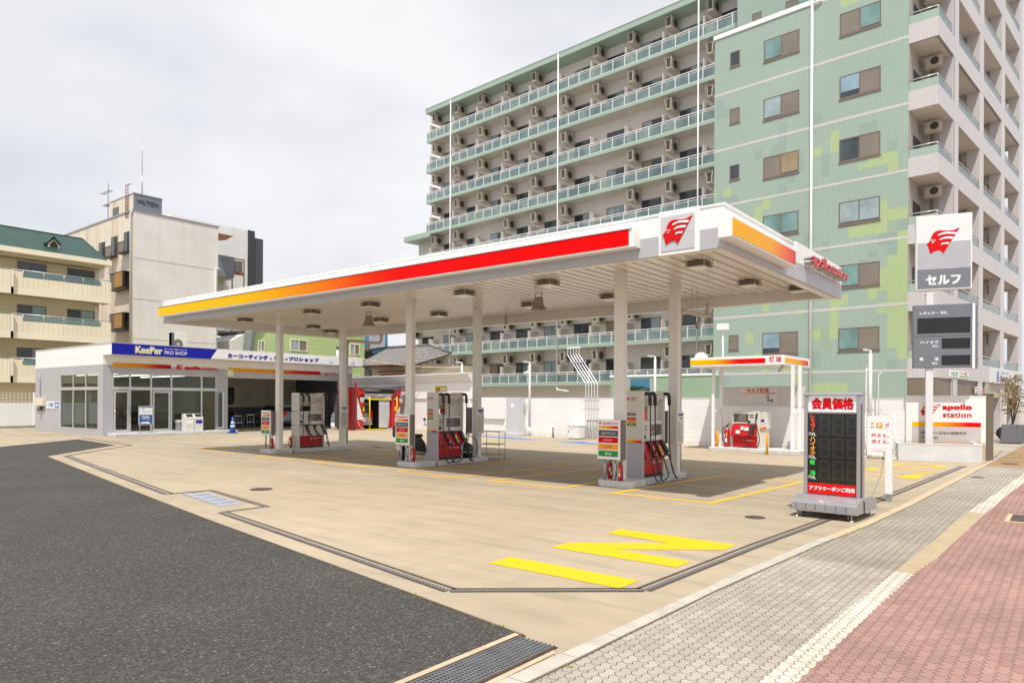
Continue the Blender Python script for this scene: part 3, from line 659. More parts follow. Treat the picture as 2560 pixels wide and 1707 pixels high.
def make_pump(x, y, w, label, white_mid=False):
    t = thing('fuel_pump', label, 'fuel pump', (x, y, .118), 0, 'fuel pumps on the islands')
    H = 1.72; D = .38
    # side slab : grey below the gradient strip, white above
    M().box(-D, .02, 0, .05, 0, .70).build('side_panel', pumpg if not white_mid else pumpw, t, bev=.01)
    M().box(-D, .02, 0, .05, .70, H).build('side_panel', pumpw, t, bev=.012)
    O = Vector((0, -.001, 0))
    if not white_mid: M().box(-D + .005, -.015, -.004, -.0005, .70, .745).build('colour_strip', sideprint, t)
    m = M()
    if not white_mid:
        emblem(m, O, UX, UZ, -.355, -.27, 1.535, 1.60, .003, 1, 4); m.txt('apollo', O, UX, UZ, -.255, -.14, 1.572, 1.603, .003, 1, .01); m.txt('station', O, UX, UZ, -.255, -.14, 1.535, 1.562, .003, 1)
        fuel_panel(m, O, UX, UZ, -.345, -.145, [(1.235, 1.285, 0, 4, 'セルフサービス', .06), (1.145, 1.195, 1, 4, 'レギュラー', .15), (1.085, 1.138, 2, 5, 'ハイオク', .2), (1.025, 1.078, 3, 4, '軽油', .28)])
    else:
        emblem(m, O, UX, UZ, -.24, -.2, 1.58, 1.61, .003, 1, 4); m.txt('apollo', O, UX, UZ, -.19, -.12, 1.585, 1.605, .003, 1, .01)
        m.rect(O, UX, UZ, -.36, -.02, 1.13, 1.15, .004, 0); m.rect(O, UX, UZ, -.3, -.18, .30, .345, .003, 1); m.txt('火気厳禁', O, UX, UZ, -.29, -.19, .312, .334, .0045, 4)
    m.build('markings', PANM, t)
    M().box(-D, .02, w - .05, w, 0, H).build('side_panel', pumpw, t, bev=.012)
    # top beam with its underside running back
    m = M(); m.prism([(.0, .051, H - .02), (.0, .051, H - .15), (-.10, .051, H - .30), (-D + .02, .051, H - .42), (-D + .02, .051, H - .02)], (0, w - .102, 0)); m.build('top_beam', pumpw, t)
    m = M(); O2 = Vector((.001, 0, 0)); emblem(m, O2, UY, UZ, w * .5, w * .54, H - .085, H - .05, .003, 0, 1); m.txt('apollostation', O2, UY, UZ, w * .55, w * .75, H - .083, H - .058, .003, 0, .006); m.build('top_lettering', [red, white], t)
    # opening on the left, blank sheet on the right
    yo = w * (.56 if white_mid else .44)
    M().box(-.14, -.10, yo, w - .051, 1.13, H - .29).build('back_sheet', pumpw, t)
    M().box(-.34, -.02, .051, w - .051, .72, 1.135).build('cabinet', pumpw, t, bev=.008)
    m = M(); O3 = Vector((-.02, 0, 0))
    m.rect(O3, UY, UZ, .09, w - .07, .77, 1.1, .006, 2); m.rect(O3, UY, UZ, w * .36, w - .10, .83, 1.055, .012, 0); m.rect(O3, UY, UZ, w * .37, w * .62, .845, 1.045, .0135, 3)
    m.rect(O3, UY, UZ, .12, .2, 1.005, 1.03, .010, 1); m.rect(O3, UY, UZ, .12, .2, .945, .97, .010, 1); m.rect(O3, UY, UZ, .13, .185, .90, .915, .010, 1); m.rect(O3, UY, UZ, .08, .15, .775, .85, .02, 1); m.rect(O3, UY, UZ, w * .40, w * .46, .86, .93, .016, 4); m.rect(O3, UY, UZ, w * .5, w * .68, .735, .81, .03, 5)
    m.build('control_panel', [screen, ink, mat('control_white', (.66, .65, .62), .4, var=.03), mat('screen_glass', (.16, .15, .13), .08, vs=14, var=.5), mat('sticker_pink', (.6, .2, .28), .5, var=.05), white], t)
    # lower body
    midm = pumpw if white_mid else pumpred
    m = M(); m.prism([(-.04, .051, .72), (-.04, .051, .40), (.07, .051, .37), (.07, .051, .405)], (0, w - .102, 0)); m.build('nozzle_shelf', midm, t, bev=.005)
    M().box(-.34, -.045, .051, w - .051, .05, .715).build('lower_body', midm if not white_mid else pumpw, t)
    M().box(-.05, -.022, .055, w - .055, .055, .37).build('red_front', pumpred, t, bev=.004)
    M().box(-.03, -.018, .05, w - .05, .0, .05).build('plinth', ink, t)
    M().box(-.045, -.012, .055, w - .055, .70, .722).build('dark_trim', ink, t)
    m = M(); O4 = Vector((-.0215, 0, 0)); emblem(m, O4, UY, UZ, w * .50, w * .56, .255, .32, .003, 0, 1); m.txt('apollostation', O4, UY, UZ, w * .575, w * .94, .262, .305, .003, 0, .008); m.build('front_lettering', [white, pumpred], t)
    for yy, k in ((.27 * w / .90, 'r'), (.55 * w / .90, 'y'), (.82 * w / .90, 'g')):
        # dark holster tilted with the shelf
        a = Vector((-.03, yy, .70)); b = Vector((.075, yy + .09, .385)); d = (b - a)
        h = M(); hw = Vector((0, .055, 0)); nn = Vector((.95, 0, .3)).normalized() * .045
        h.prism([a - hw, a + hw, b + hw, b - hw], nn); ho = h.build('holster', mat('holster_black', (.02, .022, .022), .45, var=.1), t, bev=.012, seg=2)
        n_ = M(); c = a.lerp(b, .30) + nn; e_ = a.lerp(b, .85) + nn
        n_.tube([c, c.lerp(e_, .4), e_], [.03, .036, .02], 0, 8); n_.tube([c + Vector((.03, -.03, .02)), c + Vector((.06, 0, -.06)), e_ + Vector((.03, .015, .02)), e_ + Vector((0, .03, -.02))], .009, 1, 6)
        n_.ball(e_, .034, 1, 8); n_.ball(c + Vector((.01, .01, -.02)), .036, 0, 8, (.8, 1, 1.2))
        no = n_.build('nozzle', [nozmat[k], chrome], t)
    for yy, ny in ((.10, .33), (.31, .60), (w + .0, .86)):
        m = M(); m.tube(smooth_path([(-.02, yy - .02, H - .055), (.07, yy - .015, H - .05), (.105, yy, H - .09), (.108, yy + .01, H - .28)]), [.034] * 12 + [.036] * 7, 0, 8); m.build('hose_boot', black, t)
        pts = [(.108, yy + .01, H - .25), (.12, yy + .0, 1.0), (.15, yy - .03, .5), (.19, yy - .03, .18), (.235, yy + .05, -.035), (.24, yy + .14, -.06), (.225, (ny + .06) * w / .90 + .0, .02), (.15, (ny + .07) * w / .90, .25), (.10, (ny + .06) * w / .90, .41)]
        m = M(); m.tube(smooth_path(pts, 5), .0125, 0, 7); m.build('hose', black, t)
    m = M(); m.tube([(.0, w - .04, H - .13), (-.06, w * .62, H - .34)], .004, 0, 5); m.build('stay_cord', dgrey, t)
    return t
make_pump(-6.63, 12.43, .94, 'white fuel pump with a red front and grey side on the nearest island')
make_pump(-12.54, 12.68, .96, 'white fuel pump with a red front and grey side on the middle island')
make_pump(-18.87, 12.96, .97, 'cream fuel pump with white nozzle panel above a low red front on the farthest island', True)
# island signs
for x, y, w, lb in ((-6.9, 11.62, .49, 'nearest'), (-12.87, 11.84, .50, 'middle'), (-19.27, 12.12, .50, 'farthest')):
    t = thing('fuel_sign', 'white board listing fuels in grey red orange and green on two posts, %s island' % lb, 'sign', (x, y, .13), 0, 'fuel list boards on the islands')
    for px in (-.12, .11):
        m = M(); m.tube([(px, .04, 0), (px, .04, .42)], .022, 0, 10); m.build('post', galv, t)
    M().box(-.24, .26, -.055, -.005, .40, 1.16).build('board', white, t, bev=.01)
    M().box(.262, .32, -.03, .07, .40, 1.15).build('back_frame', mat('sign_back_brown', (.16, .13, .11), .5, var=.05), t)
    O = Vector((0, -.055, 0)); m = M()
    emblem(m, O, UX, UZ, -.2, -.125, 1.065, 1.115, .003, 1, 4); m.txt('apollo', O, UX, UZ, -.11, .06, 1.055, 1.11, .003, 1, .012); m.txt('station', O, UX, UZ, .065, .225, 1.07, 1.11, .003, 1)
    fuel_panel(m, O, UX, UZ, -.205, .22, [(.84, .955, 0, 4, 'セルフサービス', .14), (.715, .825, 1, 4, 'レギュラー', .26), (.585, .695, 2, 5, 'ハイオク', .30), (.455, .565, 3, 4, '軽油', .34)])
    m.build('lettering', PANM, t); M().box(-.205, .22, -.0585, -.055, .985, 1.035).build('colour_strip', sideprint, t)
# extinguishers
extred = mat('extinguisher_red', (.42, .008, .010), .25, vs=3, var=.05)
def extinguisher(x, y, z, s, lb, rz=0, group='fire extinguishers on the islands'):
    t = thing('fire_extinguisher', lb, 'extinguisher', (x, y, z), rz, group)
    M().lathe([(0, 0), (.05 * s, 0), (.055 * s, .01 * s), (.055 * s, .30 * s), (.048 * s, .335 * s), (.02 * s, .355 * s), (.018 * s, .375 * s)], n=18).build('cylinder', extred, t)
    m = M(); m.tube([(0, 0, .37 * s), (0, 0, .40 * s)], .018 * s, 0, 8); m.tube([(-.01 * s, 0, .39 * s), (.03 * s, -.01, .43 * s), (.07 * s, -.01, .455 * s)], .008 * s, 0, 6); m.tube([(0, 0, .395 * s), (.07 * s, -.01, .41 * s)], .007 * s, 0, 6); m.build('valve_handle', ink, t)
    m = M(); m.tube(smooth_path([(0, 0, .385 * s), (-.06 * s, -.01, .37 * s), (-.085 * s, -.02, .28 * s), (-.08 * s, -.025, .14 * s), (-.065 * s, -.03, .08 * s)]), .008 * s, 0, 6); m.build('hose', black, t)
    m = M()
    for a0, a1, z0, z1, mi in ((-1.9, -1.2, .09, .17, 0), (-2.6, -2.0, .18, .25, 0), (-1.6, -1.1, .2, .27, 1)):
        vs = []
        for k in range(6): a = a0 + (a1 - a0) * k / 5; vs += [(.056 * s * math.cos(a), .056 * s * math.sin(a), z0 * s), (.056 * s * math.cos(a), .056 * s * math.sin(a), z1 * s)]
        m.add(vs, [(2 * k, 2 * k + 2, 2 * k + 3, 2 * k + 1) for k in range(5)], mi)
    m.build('label_sticker', [white, mat('sticker_orange', (.75, .3, .05), .5, var=.03)], t)
    return t
extinguisher(-6.70, 11.70, .13, .88, 'red fire extinguisher at the foot of the front column, nearest island')
extinguisher(-7.02, 11.86, .13, .88, 'red fire extinguisher half hidden behind a post of the fuel board, nearest island', 1)
extinguisher(-12.66, 11.98, .13, .88, 'red fire extinguisher at the foot of the front column, middle island')
extinguisher(-12.98, 12.12, .13, .88, 'dark red fire extinguisher behind the posts of the fuel board, middle island', 1)
extinguisher(-19.05, 12.16, .13, .88, 'red fire extinguisher in front of the front column, farthest island')
extinguisher(-19.12, 12.86, .13, .88, 'red fire extinguisher against the side of the cream pump', .6)
# notice boards and metal plates on the back columns
board_c = mat('notice_cream', (.60, .56, .50), .5, vs=20, var=.06)
g = NG('map_print', .5); _v = g.n('ShaderNodeTexVoronoi'); _v.inputs['Scale'].default_value = 26; g.link(g.obj, _v.inputs['Vector'])
g.color(g.mix(.75, g.ramp(_v.outputs['Color'], [(.2, (.55, .48, .33)), (.6, (.60, .56, .46)), (.85, (.32, .34, .45))]), g.ramp(g.noise(40, 4), [(.35, (.6, .6, .6)), (.6, (1, 1, 1))]), 'MULTIPLY')); mapm = g.m
for cx, lb, sc in ((-6.64, 'nearest', 13.86), (-12.62, 'middle', 14.28), (-18.80, 'farthest', 14.60)):
    t = thing('notice_board', 'cream notice board with a blue heading on the back column of the %s island' % lb, 'notice board', (cx + .11, sc, .118), 0, 'notice boards on the back columns')
    M().box(.0, .06, -.20, .10, .62, 1.31).build('box_frame', cream, t, bev=.006)
    O = Vector((.03, -.202, 0)); m = M(); O = Vector((.061, 0, 0))
    m.rect(O, UY, UZ, -.15, .05, 1.21, 1.265, .003, 0); m.txt('ご案内', O, UY, UZ, -.12, .02, 1.145, 1.175, .003, 1, .01); m.rect(O, UY, UZ, -.18, .08, .66, 1.10, .003, 2); m.build('face_print', [blue, ink, mapm if lb == 'farthest' else board_c], t)
    if lb != 'farthest':
        m = M(); O = Vector((.0645, 0, 0))
        for k in range(9): z = 1.07 - k * .045; m.txt(('お支払い方法', '現金', 'カード', '給油手順', '注意', '静電気除去', '火気厳禁', '係員', '案内')[k], O, UY, UZ, -.16, -.16 + .06 + .1 * ((k * 7) % 5) / 4, z - .022, z, .001, 0)
        m.build('small_print', [mat('faded_ink', (.15, .12, .11), .6, var=0)], t)
    t2 = thing('metal_shield', 'dark grey metal shield on the left side of the back column, %s island' % lb, 'shield plate', (cx - .11, sc, .118), 0, 'shield plates on the back columns')
    M().box(-.17, -.003, -.10, -.06, .62, 1.32).build('plate', mat('shield_grey', (.14, .13, .12), .45, .3, var=.08), t2, bev=.005); M().box(-.18, -.17, -.105, -.02, .62, 1.32).build('flange', cream, t2)
# ================================================================== SHOP AND GARAGE
def pane_mat(name, tint, refl, rough=.02):
    m = bpy.data.materials.new(name); m.use_nodes = True; N = m.node_tree.nodes; L = m.node_tree.links; N.remove(N['Principled BSDF'])
    a = N.new('ShaderNodeBsdfTransparent'); a.inputs[0].default_value = tuple(tint) + (1,); b = N.new('ShaderNodeBsdfGlossy'); b.inputs['Roughness'].default_value = rough
    no = N.new('ShaderNodeTexNoise'); no.inputs['Scale'].default_value = .8
    lw = N.new('ShaderNodeLayerWeight'); lw.inputs[0].default_value = .25; mu = N.new('ShaderNodeMath'); mu.operation = 'MULTIPLY_ADD'; mu.inputs[1].default_value = .6; mu.inputs[2].default_value = refl
    L.new(lw.outputs['Fresnel'], mu.inputs[0]); x = N.new('ShaderNodeMixShader'); L.new(mu.outputs[0], x.inputs[0]); L.new(a.outputs[0], x.inputs[1]); L.new(b.outputs[0], x.inputs[2]); L.new(x.outputs[0], N['Material Output'].inputs[0])
    MATS[name] = m; return m
pane = pane_mat('shop_window_glass', (.72, .77, .74), .025)
g = NG('shop_panel_wall', .45); o = g.sep()
hz = g.math('FRACT', g.math('DIVIDE', g.math('ADD', o['Z'], .03), .5)); jn = g.math('GREATER_THAN', g.math('ABSOLUTE', g.math('SUBTRACT', hz, .5)), .491)
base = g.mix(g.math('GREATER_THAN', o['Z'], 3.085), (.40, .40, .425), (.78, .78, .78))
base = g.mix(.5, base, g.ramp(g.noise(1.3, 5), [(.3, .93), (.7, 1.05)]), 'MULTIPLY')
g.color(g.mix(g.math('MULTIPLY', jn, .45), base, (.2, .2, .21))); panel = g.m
incream = mat('interior_cream', (.34, .31, .22), .7, vs=1, var=.06); indark = mat('interior_dark', (.05, .055, .065), .6, vs=2, var=.2); infloor = mat('interior_floor', (.16, .15, .135), .5, vs=2, var=.2)
shop = thing('petrol_station_shop', 'low white and grey shop with a blue fascia sign, glass front and open garage bay', 'shop', (-36, 19, 0))
XW, XB = -32.375, -40.4
m = M()
m.box(XB, -37.11, 12.53, 12.68, 0, 3.95); m.box(-32.85, XW, 12.53, 12.68, 0, 3.95); m.box(-37.11, -32.85, 12.53, 12.68, 0, .23); m.box(-37.11, -32.85, 12.53, 12.68, 2.72, 3.95)
m.box(XW - .15, XW, 12.68, 12.91, 0, 3.95); m.box(XW - .15, XW, 12.91, 17.64, 2.72, 3.95); m.box(XW - .15, XW, 17.64, 18.21, 0, 3.95); m.box(XW - .15, XW, 18.21, 24.86, 2.66, 3.95); m.box(XW - .15, XW, 24.86, 25.82, 0, 3.95); m.box(XB, XW - .15, 25.67, 25.82, 0, 3.95); m.box(XB, XB + .15, 12.68, 25.67, 0, 3.95)
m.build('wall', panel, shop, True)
# fascia overhang
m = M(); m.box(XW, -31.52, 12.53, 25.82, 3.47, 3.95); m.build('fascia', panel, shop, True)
M().box(XB, XW - .2, 12.68, 25.67, 3.80, 3.86).build('roof', lgrey, shop, True); M().box(XB - .02, -31.50, 12.51, 25.84, 3.95, 3.985).build('cap', lgrey, shop, True)
M().box(XW + .002, -31.55, 12.56, 25.8, 3.455, 3.468).build('fascia_soffit', mat('fascia_soffit_cream', (.66, .62, .55), .5, var=.03), shop, True)
M().box(XB + .15, XW - .15, 12.68, 25.67, .0, .13).build('floor', infloor, shop, True)
# back and dividing walls
m = M(); m.box(-38.2, -38.1, 12.68, 18.1, .13, 2.75, 0); m.box(XW - 5.6, XW - .16, 18.05, 18.15, .13, 2.75, 0); m.box(-38.1, XW - .16, 12.69, 18.04, 2.74, 2.79, 0); m.build('interior_wall', incream, shop, True)
m = M(); m.box(-37.6, -37.5, 18.16, 25.6, 1.15, 3.3, 0); m.box(-37.6, -37.5, 18.16, 25.6, .13, 1.15, 1); m.box(-37.5, XW - .16, 25.55, 25.66, .13, 3.3, 1); m.box(-37.5, XW - .2, 18.16, 18.22, 1.15, 3.3, 0); m.box(-37.5, XW - .2, 18.16, 18.22, .13, 1.15, 1); m.build('garage_wall', [mat('garage_cream', (.55, .51, .40), .8, vs=1, var=.1), mat('garage_dado', (.10, .11, .13), .6, vs=2, var=.15)], shop, True)
M().box(XW - .05, XW + .85, 12.72, 18.25, 0, .13).build('step', isl, shop, True, .012)
# windows : frame bars and panes
def glazing(name, bars, panes, plane, c, d=.05, mt=alum):
    f = M()
    for a0, a1, b0, b1 in bars:
        if plane == 'x': f.box(c - d, c + .012, a0, a1, b0, b1)
        else: f.box(a0, a1, c - .012, c + d, b0, b1)
    fo = f.build(name, mt, shop, True)
    for a0, a1, b0, b1 in panes:
        p = M()
        if plane == 'x': p.box(c - d * .6, c - d * .4, a0, a1, b0, b1)
        else: p.box(a0, a1, c + d * .4, c + d * .6, b0, b1)
        p.build('pane', pane, None, org=None); q = COL.objects[-1]
        pl = shop.location; 
        for v in q.data.vertices: v.co -= pl
        q.parent = fo
    return fo
xs = [-37.11, -35.62, -34.19, -32.85]; bars = [(a - .035, a + .035, .23, 2.72) for a in xs] + [(xs[k] + .035, xs[k + 1] - .035, z0, z1) for k in range(3) for z0, z1 in ((.23, .29), (1.99, 2.13), (2.68, 2.72))]
glazing('side_window', bars, [(xs[k] + .035, xs[k + 1] - .035, z0, z1) for k in range(3) for z0, z1 in ((.29, 1.99), (2.13, 2.68))], 'y', 12.535)
ys = [12.93, 13.65, 14.55, 15.46, 16.89, 17.62]; bars = [(a - .035, a + .035, .13, 2.72) for a in ys] + [(ys[k] + .035, ys[k + 1] - .035, z0, z1) for k in range(5) for z0, z1 in ((2.0, 2.13), (2.68, 2.72))] + [(ys[k] + .035, ys[k + 1] - .035, .13, .19) for k in (0, 1, 2, 3)]
glazing('shop_front', bars, [(ys[k] + .035, ys[k + 1] - .035, 2.13, 2.68) for k in range(5)] + [(ys[k] + .035, ys[k + 1] - .035, .19, 2.0) for k in (1, 3)], 'x', XW - .02)
def leaf(y0, y1, x=XW - .03, name='door'):
    d = M(); w = .07
    for a0, a1, b0, b1 in ((y0, y0 + w, .16, 1.97), (y1 - w, y1, .16, 1.97), (y0 + w, y1 - w, .16, .26), (y0 + w, y1 - w, 1.89, 1.97)): d.box(x - .03, x + .03, a0, a1, b0, b1)
    do = d.build(name, alum, shop, True); p = M(); p.box(x - .005, x + .005, y0 + w, y1 - w, .26, 1.89); p.build('pane', pane, do); q = COL.objects[-1]
    for v in q.data.vertices: v.co -= shop.location
    h = M(); h.tube([(x + .06, y0 + .04, .95), (x + .06, y0 + .04, 1.1)], .012); h.build('handle', chrome, do); q = COL.objects[-1]
    for v in q.data.vertices: v.co -= shop.location
    return do
leaf(12.98, 13.60); leaf(14.62, 15.40)
# open glass door leaf standing out from the front
d = M(); d.box(XW, XW + .55, 17.66, 17.69, .2, .27); d.box(XW, XW + .55, 17.66, 17.69, 1.9, 1.97); d.box(XW, XW + .06, 17.66, 17.69, .27, 1.9); d.box(XW + .49, XW + .55, 17.66, 17.69, .27, 1.9); do = d.build('door', alum, shop, True)
q = M().box(XW + .06, XW + .49, 17.67, 17.68, .27, 1.9).build('pane', pane, do, False)
for v in q.data.vertices: v.co -= shop.location
# blue fascia sign
Osg = Vector((-31.52, 0, 0)); kblue = mat('fascia_sign_blue', (.004, .006, .30), .3, vs=.6, var=.03, spec=.3); kwhite = mat('fascia_sign_white', (.76, .76, .77), .35, vs=.6, var=.02)
m = M(); m.plate(Osg, UY, UZ, [(12.54, 3.485), (16.84, 3.485), (17.17, 3.96), (12.54, 3.96)], .03, 0); m.plate(Osg, UY, UZ, [(16.85, 3.485), (25.81, 3.485), (25.81, 3.96), (17.18, 3.96)], .03, 1); m.build('sign_panel', [kblue, kwhite], shop, True)
navy = mat('letter_navy', (.008, .012, .30), .4, var=0); paley = mat('letter_cream', (.85, .80, .55), .4, var=0)
m = M(); O = Osg + UX * .03
for bd, mi, d in ((.075, 2, .002), (.05, 3, .005), (.018, 2, .008)): m.txt('KeePer', O, UY, UZ, 13.50 - bd * .5, 14.60 + bd * .5, 3.585 - bd * .3, 3.865 + bd * .3, d, mi, bd)
m.txt('キーパープロショップ', O, UY, UZ, 14.72, 15.72, 3.795, 3.86, .006, 0, .03); m.txt('PRO SHOP', O, UY, UZ, 14.72, 15.73, 3.59, 3.745, .006, 0)
m.txt('カーコーティング', O, UY, UZ, 17.69, 19.85, 3.575, 3.81, .006, 1, .075); m.txt('と', O, UY, UZ, 19.93, 20.10, 3.60, 3.72, .006, 1, .04); m.txt('洗車', O, UY, UZ, 20.18, 20.74, 3.59, 3.81, .006, 1, .07); m.txt('の', O, UY, UZ, 20.80, 20.98, 3.61, 3.73, .006, 1, .04); m.txt('プロショップ', O, UY, UZ, 21.02, 22.88, 3.59, 3.81, .006, 1, .075)
m.rect(O, UY, UZ, 16.87, 25.7, 3.505, 3.515, .004, 1); m.plate(O, UY, UZ, [(25.3, 3.56), (25.32, 3.56), (25.16, 3.9), (25.14, 3.9)], .004, 1)
for y, k, s_ in ((23.55, 4, '撥水'), (24.25, 5, '光沢'), (25.0, 6, '洗車')): m.rect(O, UY, UZ, y, y + .24, 3.60, 3.67, .004, k); m.txt(s_, O, UY, UZ, y + .04, y + .20, 3.615, 3.655, .006, 0); 
m.txt('COATING FOR CARS', O, UY, UZ, 23.5, 24.6, 3.735, 3.775, .004, 7)
m.build('sign_lettering', [mat('letter_white', (.82, .82, .80), .4, var=0), navy, paley, ink, mat('tag_blue', (.1, .35, .75), .4, var=0), orange, red, mat('letter_pale_grey', (.55, .55, .6), .4, var=0)], shop, True)
# gradient strips and name on the wall under the fascia
M().box(XW + .002, XW + .02, 12.92, 15.42, 2.985, 3.17).build('wall_strip', gradmat('wall_strip_print', 1, [(0, (.72, .36, .02)), (.45, (.66, .26, .02)), (.75, (.5, .02, .02)), (1, (.44, .008, .01))]), shop, True)
M().box(XW + .002, XW + .02, 18.2, 23.62, 2.965, 3.15).build('wall_strip', gradmat('wall_strip_print', 1, GRAD), shop, True)
m = M(); O = Vector((XW + .002, 0, 0)); emblem(m, O, UY, UZ, 15.64, 16.02, 2.955, 3.225, .012, 0, 1); m.txt('apollo', O, UY, UZ, 16.05, 16.82, 2.945, 3.165, .012, 0, .085); m.txt('station', O, UY, UZ, 16.85, 17.63, 2.99, 3.16, .012, 0, .014); m.txt('AUTO CARE', O, UY, UZ, 23.85, 25.5, 2.94, 3.12, .012, 0, .01); m.build('wall_lettering', [dred, panel], shop, True)
# fluorescent tubes lit inside the shop
tube_m = mat('lit_tube', (.9, .9, .85), .5, var=0, emit=(1, .97, .82), es=3.5)
for y in (13.4, 14.9, 16.4):
    M().box(-37.6, -33.1, y - .05, y + .05, 2.69, 2.735).build('ceiling_tube', tube_m, shop, True)
M().box(-31.9, -31.7, 17.82, 18.12, 2.72, 3.03).build('wall_box', mat('box_cream', (.60, .55, .42), .5, var=.05), shop, True, .01)
m = M(); m.box(-40.05, -38.97, 12.36, 12.529, 1.24, 1.62); m.build('meter_box', mat('meter_cream', (.66, .60, .50), .5, var=.05), shop, True, .01)
m = M(); m.tube([(-39.68, 12.5, 1.62), (-39.68, 12.5, 2.68), (-39.68, 12.42, 2.75)], .022, 0, 8); m.build('conduit', lgrey, shop, True)
M().lathe([(0, 0), (.12, 0), (.14, .1), (.06, .2)], (-39.5, 12.44, 1.02), n=12).build('meter_dial', dgrey, shop, True)
# furniture seen through the glass
t = thing('display_rack', 'dark display rack standing inside the shop behind the glass door', 'rack', (-36.2, 14.0, .13)); M().box(-.3, .3, -.5, .5, 0, 1.5).build('body', mat('rack_navy', (.02, .04, .10), .4, vs=6, var=.4), t); m = M(); [m.box(.3, .32, -.46, .46, z, z + .2) for z in (.3, .65, 1.0)]; m.build('shelf_goods', mat('goods_blue', (.05, .12, .28), .5, vs=12, var=.6), t)
t = thing('service_counter', 'dark service counter inside the shop', 'counter', (-36.4, 16.3, .13)); M().box(-.3, .3, -.9, .9, 0, .85).build('body', indark, t); M().box(-.35, .35, -.95, .95, .85, .9).build('worktop', mat('worktop_pale', (.45, .43, .38), .4, var=.08), t)
t = thing('vertical_blind', 'grey vertical blind hanging behind the sliding door', 'blind', (-37.9, 15.0, .13)); m = M(); [m.box(0, .02, -.45 + k * .1, -.37 + k * .1, .1, 1.9) for k in range(10)]; m.build('slats', mat('blind_grey', (.35, .34, .30), .7, var=.1), t)
tag(M().box(-.02, .02, -.55, .55, .0, .35).build('wall_banner', gradmat('banner_print', 1, GRAD), org=(-38.05, 15.5, 2.05)), 'orange and red banner on the inner wall of the shop', 'banner')
for k, (x, y, c, lb) in enumerate(((-34.0, 13.35, (.30, .10, .07), 'terracotta'), (-35.0, 12.95, (.06, .12, .03), 'dark'), (-36.4, 12.95, (.06, .12, .03), 'black'))):
    t = thing('potted_plant', 'leafy plant in a %s pot inside the side window' % lb, 'potted plant', (x, y, .13)); M().lathe([(0, 0), (.12, 0), (.17, .22), (.15, .22)], n=14).build('pot', mat('pot_%s' % lb, c if lb != 'black' else (.02, .02, .02), .6, var=.1), t)
    m = M()
    for j in range(60):
        a = random.uniform(0, 6.28); r_ = random.uniform(.02, .25); z = .22 + random.uniform(0, .28); p = Vector((r_ * math.cos(a), r_ * math.sin(a) * .6, z)); u = Vector((random.uniform(-1, 1), random.uniform(-1, 1), random.uniform(-.3, 1))).normalized() * .06; w = u.cross(Vector((random.uniform(-1, 1), 1, 0))).normalized() * .025
        m.add([p - w, p + u, p + w, p - u * .3], [(0, 1, 2, 3)])
    m.build('foliage', mat('leaf_green', (.09, .14, .03), .6, vs=20, var=.4), t)
# signs and bins outside
t = thing('one_way_sign', 'white one way sign with a blue arrow square on the left shop wall', 'sign', (-38.06, 12.529, 1.29)); M().box(-.84, .84, -.02, 0, -.17, .17).build('plate', white, t)
m = M(); O = Vector((0, -.02, 0)); m.txt('一方通行', O, UX, UZ, -.80, .22, -.10, .12, .004, 0, .012); m.rect(O, UX, UZ, .30, .80, -.14, .14, .003, 0); m.plate(O, UX, UZ, [(.36, -.03), (.56, -.03), (.56, -.10), (.74, 0), (.56, .10), (.56, .03), (.36, .03)], .006, 1); m.build('lettering', [mat('one_way_blue', (.01, .10, .48), .4, var=0), white], t)
p = onX(60 + 1375 * .2211, 820 + 1168 * .2211, -31.85)
t = thing('stand_sign', 'blue and white standing sign with an arrow in front of the shop glass', 'stand sign', (p.x, p.y, .13), 0)
for yy in (-.24, .24): m = M(); m.tube([(0, yy, 0), (0, yy, .36)], .014, 0, 8); m.build('leg', galv, t); M().box(-.2, .2, yy - .02, yy + .02, 0, .025).build('foot', galv, t)
M().box(-.03, .02, -.30, .30, .34, 1.16).build('board_frame', alum, t, bev=.006)
m = M(); O = Vector((.02, 0, 0)); sb = mat('stand_blue', (.005, .10, .36), .4, var=.03)
m.rect(O, UY, UZ, -.27, .27, .37, .78, .004, 0); m.rect(O, UY, UZ, -.27, .27, .79, 1.13, .004, 1); m.rect(O, UY, UZ, -.27, .27, 1.09, 1.13, .006, 0)
for k, s_ in enumerate(('受付', 'カウンターは', 'こちらです')): m.txt(s_, O, UY, UZ, -.18, (-.06, .20, .18)[k], 1.0 - k * .08, 1.06 - k * .08, .006, 0)
m.txt('KeePer', O, UY, UZ, -.16, .16, .66, .74, .006, 1, .03); m.rect(O, UY, UZ, -.2, .2, .635, .645, .006, 1); m.txt('PRO SHOP', O, UY, UZ, -.16, .16, .575, .61, .006, 1, .005); m.plate(O, UY, UZ, [(-.22, .405), (.06, .405), (.06, .40), (.22, .40), (.05, .50), (.02, .47), (-.22, .47)], .006, 1)
m.build('face_print', [sb, white], t)
def at_za(x, y, z): q = G(60 + x * .2211, 820 + y * .2211, z); return q
p = at_za(1905, 1163, .13)
t = thing('waste_bin', 'white double recycling bin with two slanted openings in front of the shop', 'bin', (p.x, p.y, .13)); bw = mat('bin_white', (.62, .62, .60), .4, var=.04)
for s_ in (-1, 1):
    m = M(); c = s_ * .21; m.prism([(.2, c - .2, 0), (.2, c - .2, .62), (.02, c - .2, .80), (-.2, c - .2, .80), (-.2, c - .2, 0)], (0, .40, 0)); m.build('bin_body', bw, t, bev=.01); M().prism([(.168, c - .15, .665), (.055, c - .15, .778), (.065, c - .15, .79), (.178, c - .15, .675)], (0, .30, 0)).build('opening', ink, t); M().box(.2, .206, c - .15, c + .15, .36, .52).build('sticker', white if s_ < 0 else navy, t)
p = at_za(1765, 1163, .13)
